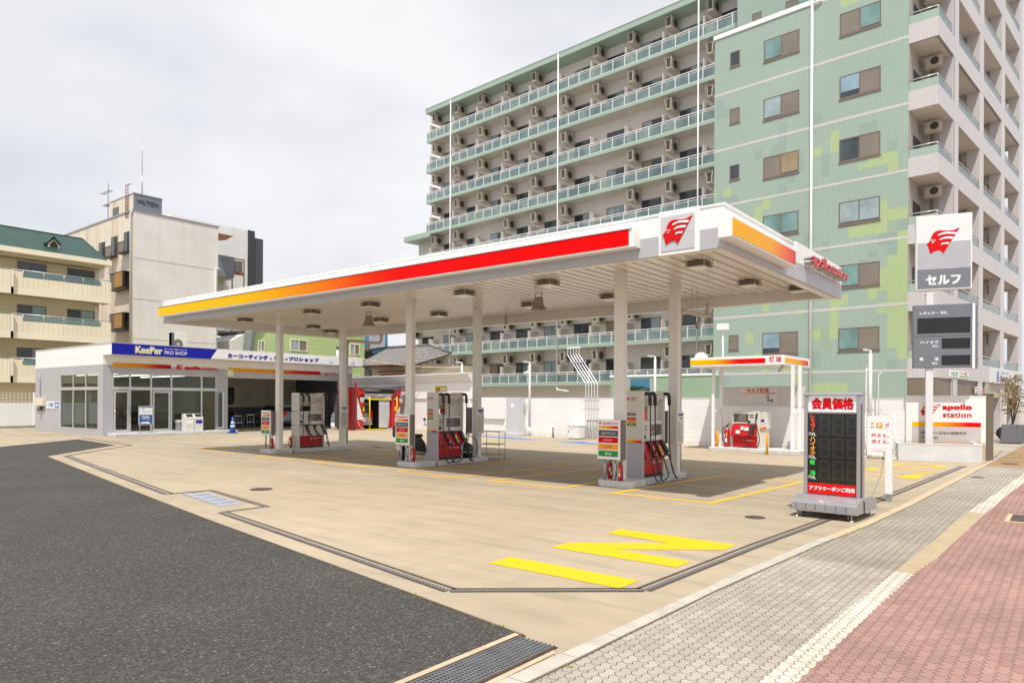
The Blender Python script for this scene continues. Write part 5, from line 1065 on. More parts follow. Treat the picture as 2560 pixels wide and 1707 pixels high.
# vent pipes : five risers leaning over the fence
a0, _ = floc(*zw(1875, 1430), -.1); a5, _ = floc(*zw(2008, 1435), -.1); sp = (a5 - a0) / 4
_, zk1 = floc(*zw(1875, 815), -.1); ax0, zk2 = floc(*zw(1675, 485), -.1); _, zk3 = floc(*zw(1675, 425), -.1)
p = F0 + FN * -.12 + FD * a0; t = thing('vent_pipes', 'five grey tank vent pipes rising over the fence and bending left', 'vent pipes', (p.x, p.y, 0), FA); vg = mat('vent_grey', (.62, .62, .64), .4, .2, var=.05)
for k in range(5):
    x = k * sp; dx = ax0 - a0
    m = M(); m.tube(smooth_path([(x, 0, 0), (x, 0, zk1 - .1), (x - .02, 0, zk1 + .03), (x + dx * .5, 0, (zk1 + zk2) / 2), (x + dx + .02, 0, zk2 - .03), (x + dx, 0, zk2 + .1), (x + dx, 0, zk3)], 4), .024, 0, 8); v_ = m.build('vent_pipe', vg, t)
    M().lathe([(0, 0), (.05, 0), (.05, .09), (0, .1)], (x + dx, 0, zk3), n=10).build('vent_cap', white, v_)
    if k: m = M(); m.ball((x - .02, -.03, .8), .045, 0, 8, (1, 1, .9)); m.tube([(x - .05, -.03, .8), (x - .05, -.03, .05)], .012, 0, 6); m.build('valve', mat('valve_brass', (.18, .15, .12), .5, .5, var=.1), v_)
for zz, s_ in ((1.62, 0), (zk1 + (zk2 - zk1) * .72, .72)): dx = (ax0 - a0) * s_; m = M(); m.box(-.12 + dx, 4 * sp + .15 + dx, -.03, -.024, zz, zz + .05); m.build('bracket_bar', lgrey, t)
# floodlight box on the fence
p = fpt(*z17(122, 640), .3); q = F0 + FN * .3; _, zt = onL(*z17(120, 295), (q.x, q.y), FA); _, zt2 = onL(*z17(120, 225), (q.x, q.y), FA)
t = thing('floodlight', 'square white floodlight on a thin post behind the fence', 'floodlight', (p.x, p.y, 0), FA); m = M(); m.tube([(0, 0, 0), (0, 0, zt)], .03, 0, 8); m.build('post', white, t); M().box(-.2, .2, -.12, .1, zt, zt2).build('lamp_box', white, t, bev=.015)
# ================================================================== KEROSENE STAND
KA = R(-2)
t = thing('kerosene_island', 'low concrete island under the small kerosene canopy', 'island', (-8.0, 22.6, 0)); M().prism([(x, y, 0) for x, y in rrect(-1.47, 1.48, -.35, .75, .12)], (0, 0, .13)).build('body', isl, t, bev=.012)
t = thing('kerosene_canopy', 'small white canopy with a yellow to red band on four thin posts', 'canopy', (-8.0, 22.6, .13))
def ck(px, py, Y): return onY(*zk(px, py), Y)
YF = 22.05
fl = ck(238, 300, YF); ft = ck(238, 185, YF); fr_ = ck(1465, 270, YF); frt = ck(1465, 140, YF)
XL, XR = fl.x, fr_.x; zb_ = (fl.z + fr_.z) / 2; zt_ = (ft.z + frt.z) / 2; sd = onX(*zk(1800, 300), XR)
YB = sd.y
m = M(); m.box(XL, XR, YF, YB, zb_, zt_); m.build('roof', white, t, True, .012)
m = M(); m.lathe([(0, .22), (.1, .2), (.2, .12), (.24, 0)], ((ck(380, 180, YF + .5)).x, YF + .5, zt_), n=16); m.build('roof_dome', white, t, True)
b1 = ck(1220, 210, YF).x; z_a = zb_ + (zt_ - zb_) * .24; z_b = zb_ + (zt_ - zb_) * .74
M().box(XL + .005, b1, YF - .01, YF - .001, z_a, z_b).build('front_band', gradmat('kero_band_print', 0, FR, .3), t, True)
yb0, yb1 = onX(*zk(1478, 220), XR).y, onX(*zk(1775, 240), XR).y
M().box(XR + .001, XR + .01, yb0, yb1, z_a, z_b).build('side_band', gradmat('kero_side_print', 1, [(0, (.86, .43, 0)), (.55, (.85, .38, .01)), (.85, (.74, .08, .02)), (1, (.66, .03, .03))], .3), t, True)
m = M(); O = Vector((0, YF - .001, 0)); tx = ck(1270, 220, YF).x; tx2 = ck(1425, 220, YF).x; m.txt('灯', O, UX, UZ, tx, tx + (tx2 - tx) * .43, z_a + .02, z_b + .05, .006, 0, .02); m.txt('油', O, UX, UZ, tx + (tx2 - tx) * .57, tx2, z_a + .02, z_b + .05, .006, 0, .02); m.build('lettering', dred, t, True)
for x, y in ((-9.37, 22.5), (-9.34, 23.07), (-6.84, 22.62), (-6.73, 22.98)):
    M().box(x - .045, x + .045, y - .045, y + .045, .12, zb_ + .01).build('post', white, t, True)
m = M(); m.box(-9.4, -9.32, 22.5, 23.07, 1.28, 1.36); m.build('post_brace', white, t, True); m = M(); m.box(-6.82, -6.75, 22.62, 22.98, 1.28, 1.36); m.build('post_brace', white, t, True)
secam((ck(1440, 285, YF + .25).x, YF + .25, zb_), (-.5, -.5, -.9), 'box camera under the right corner of the kerosene canopy', .03)
# sign on the upper sheet
a0, zb2 = floc(*zk(885, 770), -.032); a1, zt2 = floc(*zk(1385, 548), -.032); p = F0 + FN * -.034 + FD * a0
t = thing('kerosene_sign', 'pale kerosene sign with red heading and a price line on the fence sheet', 'sign', (p.x, p.y, 0), FA); w_ = a1 - a0; zb2 += .0
M().box(0, w_, -.015, 0, zb2, zt2 - .01).build('board', mat('kero_board', (.66, .64, .62), .45, var=.02), t)
m = M(); O = Vector((0, -.015, 0)); h = zt2 - zb2; m.txt('セルフ灯油', O, UX, UZ, w_ * .20, w_ * .77, zt2 - h * .36, zt2 - h * .11, .004, 0, .03); m.txt('¥', O, UX, UZ, w_ * .70, w_ * .745, zb2 + h * .30, zb2 + h * .44, .004, 1, .01); m.txt('/', O, UX, UZ, w_ * .73, w_ * .79, zb2 + h * .10, zb2 + h * .45, .004, 1, .01); m.txt('18L', O, UX, UZ, w_ * .77, w_ * .90, zb2 + h * .09, zb2 + h * .24, .004, 1, .012); m.txt('(税込み)', O, UX, UZ, w_ * .70, w_ * .81, zb2 + h * .51, zb2 + h * .54, .004, 1, .005); m.build('lettering', [dred, ink], t)
M().box(0, w_ * .97, -.019, -.0151, zt2 - h * .43, zt2 - h * .39).build('colour_strip', gradmat('kero_line_print', 0, GRAD), t)
for k, x in enumerate((690, 800, 1350, 1520)):
    p = fpt(*zk(x, 545), -.1); tag(M().ball((0, 0, .03), .085, 0, 10, (1.3 if k < 2 else 1, 1, .8)).ball((-.02, -.05, .02), .05, 0, 8).build('spot_lamp', white, org=p), 'small white spot lamp, number %s from the left above the kerosene sign' % ('one', 'two', 'three', 'four')[k], 'spot lamp', 'spot lamps on the fence sheet')
# dispenser
t = thing('kerosene_dispenser', 'low white and red kerosene dispenser under the small canopy', 'fuel pump', (-8.83, 22.75, .13), R(-6))
M().box(-.02, .93, .02, .42, .0, 1.20).build('body', pumpw, t, bev=.02); M().box(.86, 1.16, .06, .40, .62, 1.20).build('side_wing', pumpw, t, bev=.02); M().box(.90, 1.1, .1, .38, 0, .62).build('hose_column', pumpw, t)
m = M(); m.prism([(.0, -.0, .73), (.0, -.12, .40), (.0, -.10, .37), (.0, .02, .38), (.0, .02, .76)], (.86, 0, 0)); m.build('sloped_panel', pumpred, t, bev=.008); M().box(.03, .86, .0, .02, .03, .38).build('red_front', pumpred, t); M().box(.03, .86, -.002, .02, 0, .03).build('plinth', ink, t)
m = M(); O = Vector((0, .02, 0)); m.rect(O, UX, UZ, .05, .56, .84, 1.10, .008, 0); m.rect(O, UX, UZ, .22, .5, .86, 1.08, .010, 1); m.rect(O, UX, UZ, .60, .74, 1.05, 1.08, .006, 2); m.rect(O, UX, UZ, .60, .74, .98, 1.01, .006, 2); m.rect(O, UX, UZ, .55, .63, .80, .88, .01, 2); m.rect(O, UX, UZ, .05, .86, .76, .785, .006, 2); m.rect(Vector((0, .06, 0)), UX, UZ, .97, 1.08, .86, .93, .006, 3); m.build('control_panel', [screen, MATS['screen_glass'], ink, blue], t)
M().box(.90, 1.155, .05, .0595, .64, .69).build('colour_strip', sideprint, t); m = M(); O = Vector((0, -.002, 0)); emblem(m, O, UX, UZ, .40, .46, .22, .27, .003, 0, 1); m.txt('apollostation', O, UX, UZ, .48, .80, .215, .255, .003, 0, .01); m.build('lettering', [white, pumpred], t)
m = M()
for x, z, w_ in ((.35, .62, .1), (.2, .5, .14), (.48, .60, .14)): y = -.04 - .12 * (.7 - z) / .3; m.box(x, x + w_, y - .02, y + .01, z - .04, z + .07)
m.build('stickers', white, t); m = M(); m.prism([(.66, -.0, .72), (.80, -.0, .72), (.80, -.11, .44), (.66, -.11, .44)], (0, -.05, .03)); m.build('holster', MATS['holster_black'], t); m = M(); m.tube([(.73, -.05, .65), (.73, -.10, .5), (.71, -.12, .42)], .03, 0, 8); m.build('nozzle', mat('nozzle_blue', (.1, .3, .5), .4, var=.05), t)
m = M(); m.tube(smooth_path([(.86, -.01, 1.1), (.84, -.03, .98), (.86, -.06, .8), (.95, -.08, .5), (.98, -.06, .25), (.9, -.05, .06), (.7, -.06, .02), (.5, -.08, .06), (.45, -.08, .2), (.55, -.12, .32), (.70, -.14, .42)], 5), .013, 0, 7); m.build('hose', black, t); m = M(); m.tube([(.86, 0.01, 1.12), (.855, -.02, 1.05), (.845, -.03, .95)], .03, 0, 8); m.build('hose_boot', black, t)
extinguisher(-9.0, 22.75, .13, 1.75, 'big red wheeled type extinguisher left of the kerosene dispenser', 0, 'extinguishers by the kerosene stand'); extinguisher(-9.42, 22.85, .13, .95, 'small red extinguisher behind the left yellow bollard', 0, 'extinguishers by the kerosene stand')
for x, y, lb in ((-9.21, 22.52, 'left'), (-7.4, 22.0, 'right')):
    t = thing('bollard', 'slim yellow bollard at the %s end of the kerosene island front' % lb, 'bollard', (x, y - .05, 0)); M().lathe([(0, 0), (.038, 0), (.038, .64), (.02, .66), (0, .66)], n=14).build('post', mat('bollard_yellow', (.78, .37, .005), .45, var=.06), t)
# floor line round the kerosene island
struct('lane_marking', ribbon([(-9.5, 21.9), (-8.4, 21.3), (-7.2, 21.75)], -.04, .04, ZP), roadorg)
# ================================================================== CAR WASH
z86 = Z(860, 880, 200, 1425); zp2 = Z(960, 920, 340, 2050)
# white wall with a deep roof edge on the fence line
a0, _ = floc(*z86(120, 1395)); a1, _ = floc(*zp2(1352, 960)); _, zt = floc(*zp2(1335, 85)); _, zb = floc(*zp2(1350, 205)); _, zp = floc(*zp2(1300, 465)); _, zq = floc(*zp2(1200, 290))
t = thing('wash_wall', 'white wash bay wall with a deep sloping roof edge behind the red car wash machine', 'wall', F0 + FD * a1, FA); L_ = a1 - a0
wm = mat('wash_wall_white', (.74, .72, .74), .5, vs=1, var=.04)
M().box(-L_ - 3, 0, -.02, .14, 0, zp).build('lower_wall', wm, t); M().box(-L_ - 3, 0, -.10, .14, zp, zb).build('upper_panel', white, t, bev=.01)
m = M(); m.prism([(-L_ - 3, -.16, zb), (-L_ - 3, -.42, zt - .06), (-L_ - 3, -.42, zt), (-L_ - 3, .3, zt), (-L_ - 3, .3, zb)], (L_ + 3.05, 0, 0)); m.build('roof_edge', mat('roof_edge_white', (.70, .69, .71), .45, vs=1, var=.03), t)
M().box(-L_ - 3, .06, -.45, .32, zt, zt + .05).build('coping', white, t)
for x in (-1.2, -2.9, -.25): M().box(x - .05, x + .05, -.09, -.022, 0, zp - .02).build('pilaster', white, t)
t = thing('notice_board', 'white notice panel with small coloured text on the wash wall behind the middle pump', 'notice', tuple(fpt(*zp2(895, 680), -.12)), FA); w_ = .62
M().box(-w_, w_, -.02, 0, 0, .62).build('board', white, t); m = M(); O = Vector((0, -.02, 0)); m.rect(O, UX, UZ, -w_, w_, .56, .62, .003, 0)
for k in range(4): m.txt(('洗車コース', 'ご利用案内', '料金表', 'お問合せ')[k], O, UX, UZ, -.5, -.1 + .12 * k, .43 - k * .12, .49 - k * .12, .003, 1 if k % 2 else 0)
m.build('print', [blue, red], t)
# the machine : a red gate facing the forecourt
X_, YA, YZ = -29.6, 23.62, 27.0; Wd = YZ - YA
wmc = thing('car_wash_machine', 'red gate shaped car wash machine with a grey curved top and yellow bar', 'car wash', (X_, (YA + YZ) / 2, 0))
def wy(px, py): q = onX(*z86(px, py), X_); return q.y - (YA + YZ) / 2, q.z
def wp(pts): return [(0, *wy(*p)) for p in pts]
mred = mat('machine_red', (.50, .012, .012), .32, vs=1, var=.06); mdred = mat('machine_dark_red', (.17, .006, .008), .4, vs=1, var=.06); mwhite = mat('machine_white', (.68, .67, .66), .4, var=.03)
m = M(); m.prism(wp([(150, 620), (232, 620), (232, 1390), (150, 1390)]), (-1.2, 0, 0)); m.build('left_housing', mdred, wmc)
M().prism(wp([(232, 775), (365, 775), (345, 1390), (232, 1390)]), (-.9, 0, 0)).build('left_leg', mred, wmc, bev=.02)
M().prism([(.012, *wy(*p)) for p in [(232, 790), (262, 900), (345, 1205), (232, 1205)]], (-.012, 0, 0)).build('left_flash', mwhite, wmc)
M().prism(wp([(850, 775), (1010, 790), (985, 1100), (970, 1385), (850, 1385)]), (-.2, 0, 0)).build('right_leg', mred, wmc, bev=.02)
M().prism([(.012, *wy(*p)) for p in [(1000, 960), (985, 1230), (900, 1205)]], (-.012, 0, 0)).build('right_flash', mwhite, wmc)
M().prism([(.10, *wy(*p)) for p in [(215, 620), (375, 690), (350, 740), (232, 780)]], (-1.2, 0, 0)).build('left_shoulder', mred, wmc, bev=.02)
M().prism([(.10, *wy(*p)) for p in [(1000, 640), (995, 790), (870, 760), (870, 700)]], (-1.2, 0, 0)).build('right_shoulder', mred, wmc, bev=.02)
hood = [(225, 625), (330, 612), (470, 625), (600, 632), (760, 628), (880, 618), (1000, 600), (1045, 590), (1050, 625), (985, 650), (920, 690), (820, 672), (650, 668), (520, 668), (410, 672), (330, 670), (270, 650)]
M().prism([(.16, *wy(*p)) for p in hood], (-1.4, 0, 0)).build('hood', mat('machine_grey', (.10, .10, .11), .4, var=.05), wmc)
M().prism(wp([(365, 690), (860, 690), (860, 765), (350, 765)]), (-1.2, 0, 0)).build('top_box', ink, wmc)
M().prism([(.05, *wy(*p)) for p in [(350, 740), (860, 745), (860, 768), (350, 768)]], (-.06, 0, 0)).build('light_bar', alum, wmc)
M().prism([(.03, *wy(*p)) for p in [(365, 775), (835, 780), (835, 825), (365, 825)]], (-.04, 0, 0)).build('striped_board', mwhite, wmc)
ypan = mat('machine_yellow', (.75, .50, .01), .4, var=.04)
m = M()
for k in range(4):
    for s_ in (0, 1):
        x = 440 + k * 35 if not s_ else 740 - k * 35; sg = 1 if not s_ else -1
        m.prism([(.045, *wy(*p)) for p in [(x - 12, 785), (x + 8, 785), (x + 8 + sg * 45, 822), (x - 12 + sg * 45, 822)]], (-.01, 0, 0))
m.build('chevron_stripes', dgrey, wmc); M().prism([(.06, *wy(*p)) for p in [(400, 825), (835, 828), (835, 855), (420, 850)]], (-.08, 0, 0)).build('yellow_bar', ypan, wmc)
M().box(-2.6, -1.3, wy(370, 0)[0] - .05, wy(370, 0)[0], 0, 2.0).build('left_inner_wall', mat('inner_shade_grey', (.07, .07, .075), .5, var=.1), wmc); M().box(-2.6, -1.1, wy(850, 0)[0], wy(850, 0)[0] + .05, 0, 2.0).build('right_inner_wall', MATS['inner_shade_grey'], wmc); M().box(-2.65, -2.6, wy(370, 0)[0], wy(850, 0)[0], 0, 2.1).build('shade_back_panel', ink, wmc); M().box(-2.65, -1.2, wy(370, 0)[0], wy(850, 0)[0], 2.0, 2.05).build('inner_roof', ink, wmc)  # near-black back panel and dark lining paint in the shade of the tunnel
for k, y in enumerate((-.9, -.45, .75)):
    m = M(); rr = random.Random(k)
    for j in range(120): a = rr.uniform(0, 6.28); z = rr.uniform(.15, 1.75) if k < 2 else rr.uniform(.05, .8); r_ = .22; m.add([(-1.5, y, z), (-1.5 + r_ * math.cos(a), y + r_ * math.sin(a), z - .06), (-1.5 + r_ * math.cos(a + .25), y + r_ * math.sin(a + .25), z + .02)], [(0, 1, 2)])
    m.build('brush', mat('brush_blue', (.01, .035, .22), .7, var=.2) if k < 2 else mat('brush_black', (.02, .018, .015), .8, var=.3), wmc)
M().prism([(.04, *wy(*p)) for p in [(190, 545), (228, 545), (228, 585), (190, 585)]], (-.12, 0, 0)).build('beacon', mred, wmc); M().prism([(.03, *wy(*p)) for p in [(198, 585), (222, 585), (222, 1390), (198, 1390)]], (-.05, 0, 0)).build('beacon_post', mat('beacon_post_brown', (.2, .05, .05), .5, var=.05), wmc)
for (px, py) in ((295, 850), (990, 860)):
    y, z = wy(px, py); m = M(); m.tube([(.10, y, z), (.14, y, z)], .14, 0, 18); m.build('mirror', alum, wmc)
for px, z0, z1 in ((342, 975, 1050), (905, 970, 1045)): M().prism([(.05, *wy(*p)) for p in [(px - 14, z0), (px + 14, z0), (px + 14, z1), (px - 14, z1)]], (-.03, 0, 0)).build('yellow_tag', ypan, wmc)
for px, tops in ((405, 790), (890, 790)): y, zt_ = wy(px, tops); m = M(); m.tube([(.25, y, .02), (.25, y, zt_)], .03, 0, 8); m.build('yellow_guide', ypan, wmc)
for px, py in ((360, 825), (918, 832), (360, 1175), (350, 1218), (940, 1055), (925, 1215)): y, z = wy(px, py); M().box(.0, .06, y - .09, y + .09, z - .02, z + .02).build('sensor_bar', white, wmc)
m = M(); m.tube(smooth_path([(.08, *wy(232, 1240)), (.12, *wy(250, 1310)), (.12, *wy(285, 1352)), (.1, *wy(335, 1350))]), .02, 0, 6); m.build('hose', mat('hose_pale', (.5, .4, .3), .5, var=.05), wmc)
t = thing('wash_floor_bar', 'yellow floor guide bars and tray in front of the car wash', 'guide bar', (-29.2, 25.2, 0))
m = M(); m.box(-.2, .05, -1.5, .3, .0, .05); m.build('tray', mat('tray_grey', (.35, .33, .27), .5, var=.1), t); m = M(); m.tube([(.12, -1.2, .04), (.12, .3, .04)], .025, 0, 6); m.build('front_bar', ypan, t); m = M(); m.tube([(.12, .4, .05), (.12, 1.6, .07)], .022, 0, 6); m.build('side_bar', mat('bar_pale', (.55, .48, .25), .5, var=.05), t)
make_car('washed_van', 'silver van being washed inside the red car wash machine', (-30.35, 24.95, 0), 0, mat('van_silver', (.42, .43, .45), .25, .3, var=.04), True, 2.0, 1.35)
# ================================================================== APARTMENT BLOCK
A0 = R(-4.22); AO = Vector((-5.537, 33.965, 0)); AC_, AS_ = math.cos(A0), math.sin(A0)
apt = thing('apartment_block', 'tall pale green tiled apartment block with balcony rows and a white tiled corner tower', 'building', AO, A0)
def BF(px, py, ly=0.0):
    q = (AO.x - AS_ * ly, AO.y + AC_ * ly); return onL(px, py, q, A0)
def tilemat(name, c1, c2, cm, w=.10, h=.05, patches=False, side=False, cw=(.62, .60, .60)):
    g = NG(name, .42); o = g.sep(); u = o['Y'] if side else o['X']
    c, f = g.brick(g.comb(u, o['Z']), w, h, .004, c1, c2, cm, 0.0)
    if side == 'both':
        gm = g.n('ShaderNodeNewGeometry')
    if patches:
        su = g.math('SNAP', u, .4); sz = g.math('SNAP', o['Z'], .5); wn_ = g.noise(.50, 2, g.comb(su, g.math('MULTIPLY', sz, .8), 3.0), .7)
        hgt = g.math('MAXIMUM', 0.0, g.math('SUBTRACT', 1.0, g.math('MULTIPLY', g.math('ABSOLUTE', g.math('SUBTRACT', o['Z'], 7.0)), .125)))
        pf = g.math('GREATER_THAN', g.math('ADD', wn_, g.math('MULTIPLY', hgt, .15)), .64)
        c = g.mix(pf, c, g.brick(g.comb(u, o['Z']), w, h, .004, (.43, .53, .28), (.40, .50, .255), (.25, .33, .18), 0.0)[0])
        wn2 = g.noise(.5, 3, g.comb(su, sz, 9.0), .8); c = g.mix(g.math('MULTIPLY', g.math('GREATER_THAN', g.math('ADD', wn2, g.math('MULTIPLY', hgt, .05)), .63), .6), c, (.25, .34, .31))
    c = g.mix(.4, c, g.ramp(g.noise(.25, 4), [(.3, .9), (.7, 1.06)]), 'MULTIPLY'); g.color(c); return g.m
tgreen = tilemat('green_wall_tile', (.36, .46, .395), (.335, .435, .37), (.18, .235, .20), patches=True)
tband = tilemat('green_band_tile', (.36, .47, .39), (.33, .44, .365), (.22, .29, .25), .09, .09)
twhite = tilemat('white_wall_tile', (.60, .57, .575), (.57, .54, .545), (.28, .26, .26), .1, .09)
twhite_s = tilemat('white_side_tile', (.60, .57, .575), (.57, .54, .545), (.30, .28, .28), .1, .09, side=True)
aptw = mat('apartment_render', (.66, .625, .59), .7, vs=.6, var=.05); apts = mat('balcony_ceiling', (.60, .56, .52), .75, vs=.6, var=.06)
brownf = mat('window_frame_brown', (.17, .125, .105), .45, vs=3, var=.06); wdark = mat('room_dark', (.03, .035, .04), .5, var=.2)
gl = mat('window_pane_dark', (.035, .05, .06), .06, vs=.7, var=.5, spec=.7)
frost = NG('frosted_balcony_glass', .22); _g = frost; o = _g.sep()
_g.color(_g.ramp(_g.noise(.55, 4, _g.comb(_g.math('MULTIPLY', o['X'], 1.6), o['Z'])), [(.25, (.09, .155, .165)), (.5, (.17, .26, .265)), (.75, (.33, .40, .35))])); _g.b.inputs['Alpha'].default_value = .72; _g.b.inputs['Specular IOR Level'].default_value = .7; frost = _g.m
def pl(m, pts, z0, z1, mi=0): return m.prism([(x, y, z0) for x, y in pts], (0, 0, z1 - z0), mi)
# green wall in two heights
M().box(-8.93, -4.10, 0, 8.9, 0, 20.12).build('green_wall', tgreen, apt); M().box(-4.10, 0, 0, 9.0, 0, 31).build('green_wall', tgreen, apt)
M().box(-8.98, -4.09, -.05, .3, 20.12, 20.34).build('parapet_cap', white, apt)
for k in range(9):
    z = 3.0 + 2.85 * k - .055
    M().box(-8.93 if z < 20 else -4.1, 0.0, -.006, 0, z, z + .115).build('white_tile_band', twhite, apt)
ul = BF(*Z(1760, 0, 540, 1693)(262, 150), 8.6)[0]
M().box(ul, -4.1, 8.6, 9.2, 20.2, 33).build('upper_green_wall', tgreen, apt)
# punched windows
curt = [mat('curtain_teal', (.17, .29, .28), .35, vs=1.2, var=.3), mat('curtain_white', (.30, .38, .40), .35, vs=1.2, var=.3), mat('curtain_tan', (.30, .23, .14), .35, vs=1.2, var=.25), mat('blind_blue', (.24, .36, .44), .35, vs=1.2, var=.25), mat('curtain_dark', (.05, .07, .08), .3, vs=1.2, var=.5)]
mesh = mat('insect_screen', (.20, .175, .145), .6, vs=1, var=.12)
def punched(x0, x1, z0, z1, cu, scr, small=False, y=0.0):
    f = M(); d = .02; w = .045
    f.box(x0 - .03, x1 + .03, y - .035, y - .003, z0 - .07, z0 - .02); f.box(x0, x1, y - d, y - .002, z0 - .02, z0 + w); f.box(x0, x1, y - d, y - .002, z1 - w, z1); f.box(x0, x0 + w, y - d, y - .002, z0 + w, z1 - w); f.box(x1 - w, x1, y - d, y - .002, z0 + w, z1 - w)
    xm = (x0 + x1) / 2
    if not small: f.box(xm - .025, xm + .025, y - d, y - .002, z0 + w, z1 - w)
    fo = f.build('window', brownf, apt)
    if small: M().box(x0 + w, x1 - w, y - .012, y - .002, z0 + w, z1 - w).build('pane', gl if cu == 4 else mesh, fo); return
    for k, (a, b) in enumerate(((x0 + w, xm - .025), (xm + .025, x1 - w))):
        M().box(a, b, y - .012, y - .002, z0 + w, z1 - w).build('pane' if k != scr else 'screen', mesh if k == scr else gl, fo)
        if k != scr: 
            m = M(); n = 9
            for j in range(n): xa = a + (b - a) * j / n; m.box(xa + .004, xa + (b - a) / n, y - .0135 - .003 * (j % 2), y - .012, z0 + w + (.05 if cu != 3 else .25), z1 - w)
            m.build('curtain', curt[cu], fo)
rowsd = [(0, 1), (1, 1), (2, 0), (0, 9), (1, 1), (3, 1)]; rowsr = [(0, 0), (3, 1), (4, 1), (1, 9), (0, 1), (0, 1)]
for k in range(6):
    zt = 19.21 - 2.85 * k
    punched(-6.34, -4.63, zt - 1.03, zt, *rowsd[k]); punched(-2.81, -1.10, zt - 1.02, zt, *rowsr[k]); punched(-8.08, -7.57, zt - .73, zt, (4, 0, 4, 0, 4, 0)[k], 0, True)
z5 = Z(1760, 0, 540, 1693)
for (pa, pb) in (((380, 115), (450, 95)), ((640, 20), (840, -40))):
    a, zt = BF(*z5(*pa), 8.6); b, _ = BF(*z5(*pb), 8.6); punched(a, b, zt - 1.3, zt, 0, 0, b - a < 1.2, 8.6)
m = M(); m.tube([(-4.02, -.09, 0), (-4.02, -.09, 20.9)], .06, 0, 10); m.tube([(-4.02, -.09, 20.1), (-3.7, -.09, 20.15), (-3.6, -.02, 20.1)], .05, 0, 8); m.build('downpipe', white, apt)
# ---- corner tower
def S(ly): return 1.12 + .034 * ly
pil = ((2.4, 3.3), (7.4, 8.25), (12.43, 13.35), (17.46, 18.5)); bays = ((3.3, 7.4), (8.25, 12.43), (13.35, 17.46))
tw_in = mat('recess_wall', (.40, .36, .33), .75, vs=1, var=.08)
m = M(); pl(m, [(.01, 2.3), (S(2.3) - .95, 2.3), (S(18.5) - .95, 18.5), (.01, 18.5)], 0, 33); m.build('tower_core', tw_in, apt)
m = M(); m.box(.002, .02, .02, 2.3, 2.7, 33); m.build('tower_side_wall', tw_in, apt)
slabs = [2.67 + 2.85 * k for k in range(11)]
for z in slabs:
    m = M(); pl(m, [(.021, .1), (S(.1) - .12, .1), (S(18.4) - .12, 18.4), (.021, 18.4)], z + .01, z + .14); m.build('balcony_slab', apts, apt)
    m = M(); pl(m, [(0.0, 0), (S(0), 0), (S(.1), .1), (.0, .1)], z, z + .82); m.build('balcony_parapet', twhite, apt)
    m = M(); pl(m, [(S(.1) - .12, .1), (S(.1), .1), (S(18.5), 18.5), (S(18.5) - .12, 18.5)], z, z + .82); m.build('side_parapet', twhite_s, apt)
    m = M(); m.box(.02, S(0) - .01, .005, .06, z + .82, z + 1.16); m.build('green_parapet', tband, apt)
    m = M(); pl(m, [(S(.06) - .07, .06), (S(.06) - .012, .06), (S(2.2) - .012, 2.2), (S(2.2) - .07, 2.2)], z + .82, z + 1.16); m.build('green_side_panel', frost, apt)
    for a, b in bays:
        if b < 18:
            m = M(); pl(m, [(S(a) - .07, a), (S(a) - .02, a), (S(b) - .02, b), (S(b) - .07, b)], z + .82, z + 1.16); m.build('green_side_panel', frost, apt)
            m = M(); m.tube([(S(a) - .04, a, z + 1.28), (S(b) - .04, b, z + 1.28)], .025, 0, 6); m.build('side_rail', alum, apt)
            M().box(S(a) - .955, S(a) - .93, a + 1.2, a + 3.2, z + .2, z + 2.1).build('balcony_door', wdark, apt)
            M().box(S(a) - .7, S(a) - .1, a + .03, a + .07, z + .14, z + 1.75).build('partition', mat('partition_pale', (.50, .47, .44), .6, var=.05), apt)
    m = M(); m.tube([(.03, .03, z + 1.28), (S(0) - .04, .03, z + 1.28), (S(2.2) - .04, 2.2, z + 1.28)], .025, 0, 6); m.tube([(S(0) - .04, .03, z + 1.16), (S(0) - .04, .03, z + 1.28)], .02, 0, 6); m.build('corner_rail', alum, apt)
    M().box(.0205, .04, .7, 1.9, z + .25, z + 2.0).build('balcony_window', wdark, apt)
for a, b in pil:
    m = M(); pl(m, [(S(a) - .55, a), (S(a) - .004, a), (S(b) - .004, b), (S(b) - .55, b)], 0, 33); m.build('pillar', twhite_s if False else twhite, apt)
# ground floor of the corner
m = M(); pl(m, [(.0, .02), (S(0) - .03, .02), (S(9) - .1, 9), (0, 9)], 0, 2.66); m.build('brown_base', mat('brown_stone', (.20, .155, .115), .5, vs=.8, var=.12), apt)
M().box(-8.9, 0, -.004, .0, 0, .6).build('plinth', mgrey, apt)
m = M(); pl(m, [(S(9) - .9, 9), (S(9) - .02, 9), (S(17.4) - .02, 17.4), (S(17.4) - .9, 17.4)], 1.9, 2.66); m.build('entrance_lintel', mat('lintel_beige', (.42, .38, .32), .6, var=.05), apt)
m = M(); pl(m, [(S(9) - .88, 9.6), (S(9) - .84, 9.6), (S(11) - .84, 11.4), (S(11) - .88, 11.4)], .05, 1.85); m.build('entrance_door', gl, apt); m = M(); m.box(S(9) - .86, S(9) - .8, 9.5, 9.6, 0, 1.9); m.box(S(11) - .86, S(11) - .8, 11.4, 11.5, 0, 1.9); m.build('door_frame', alum, apt)
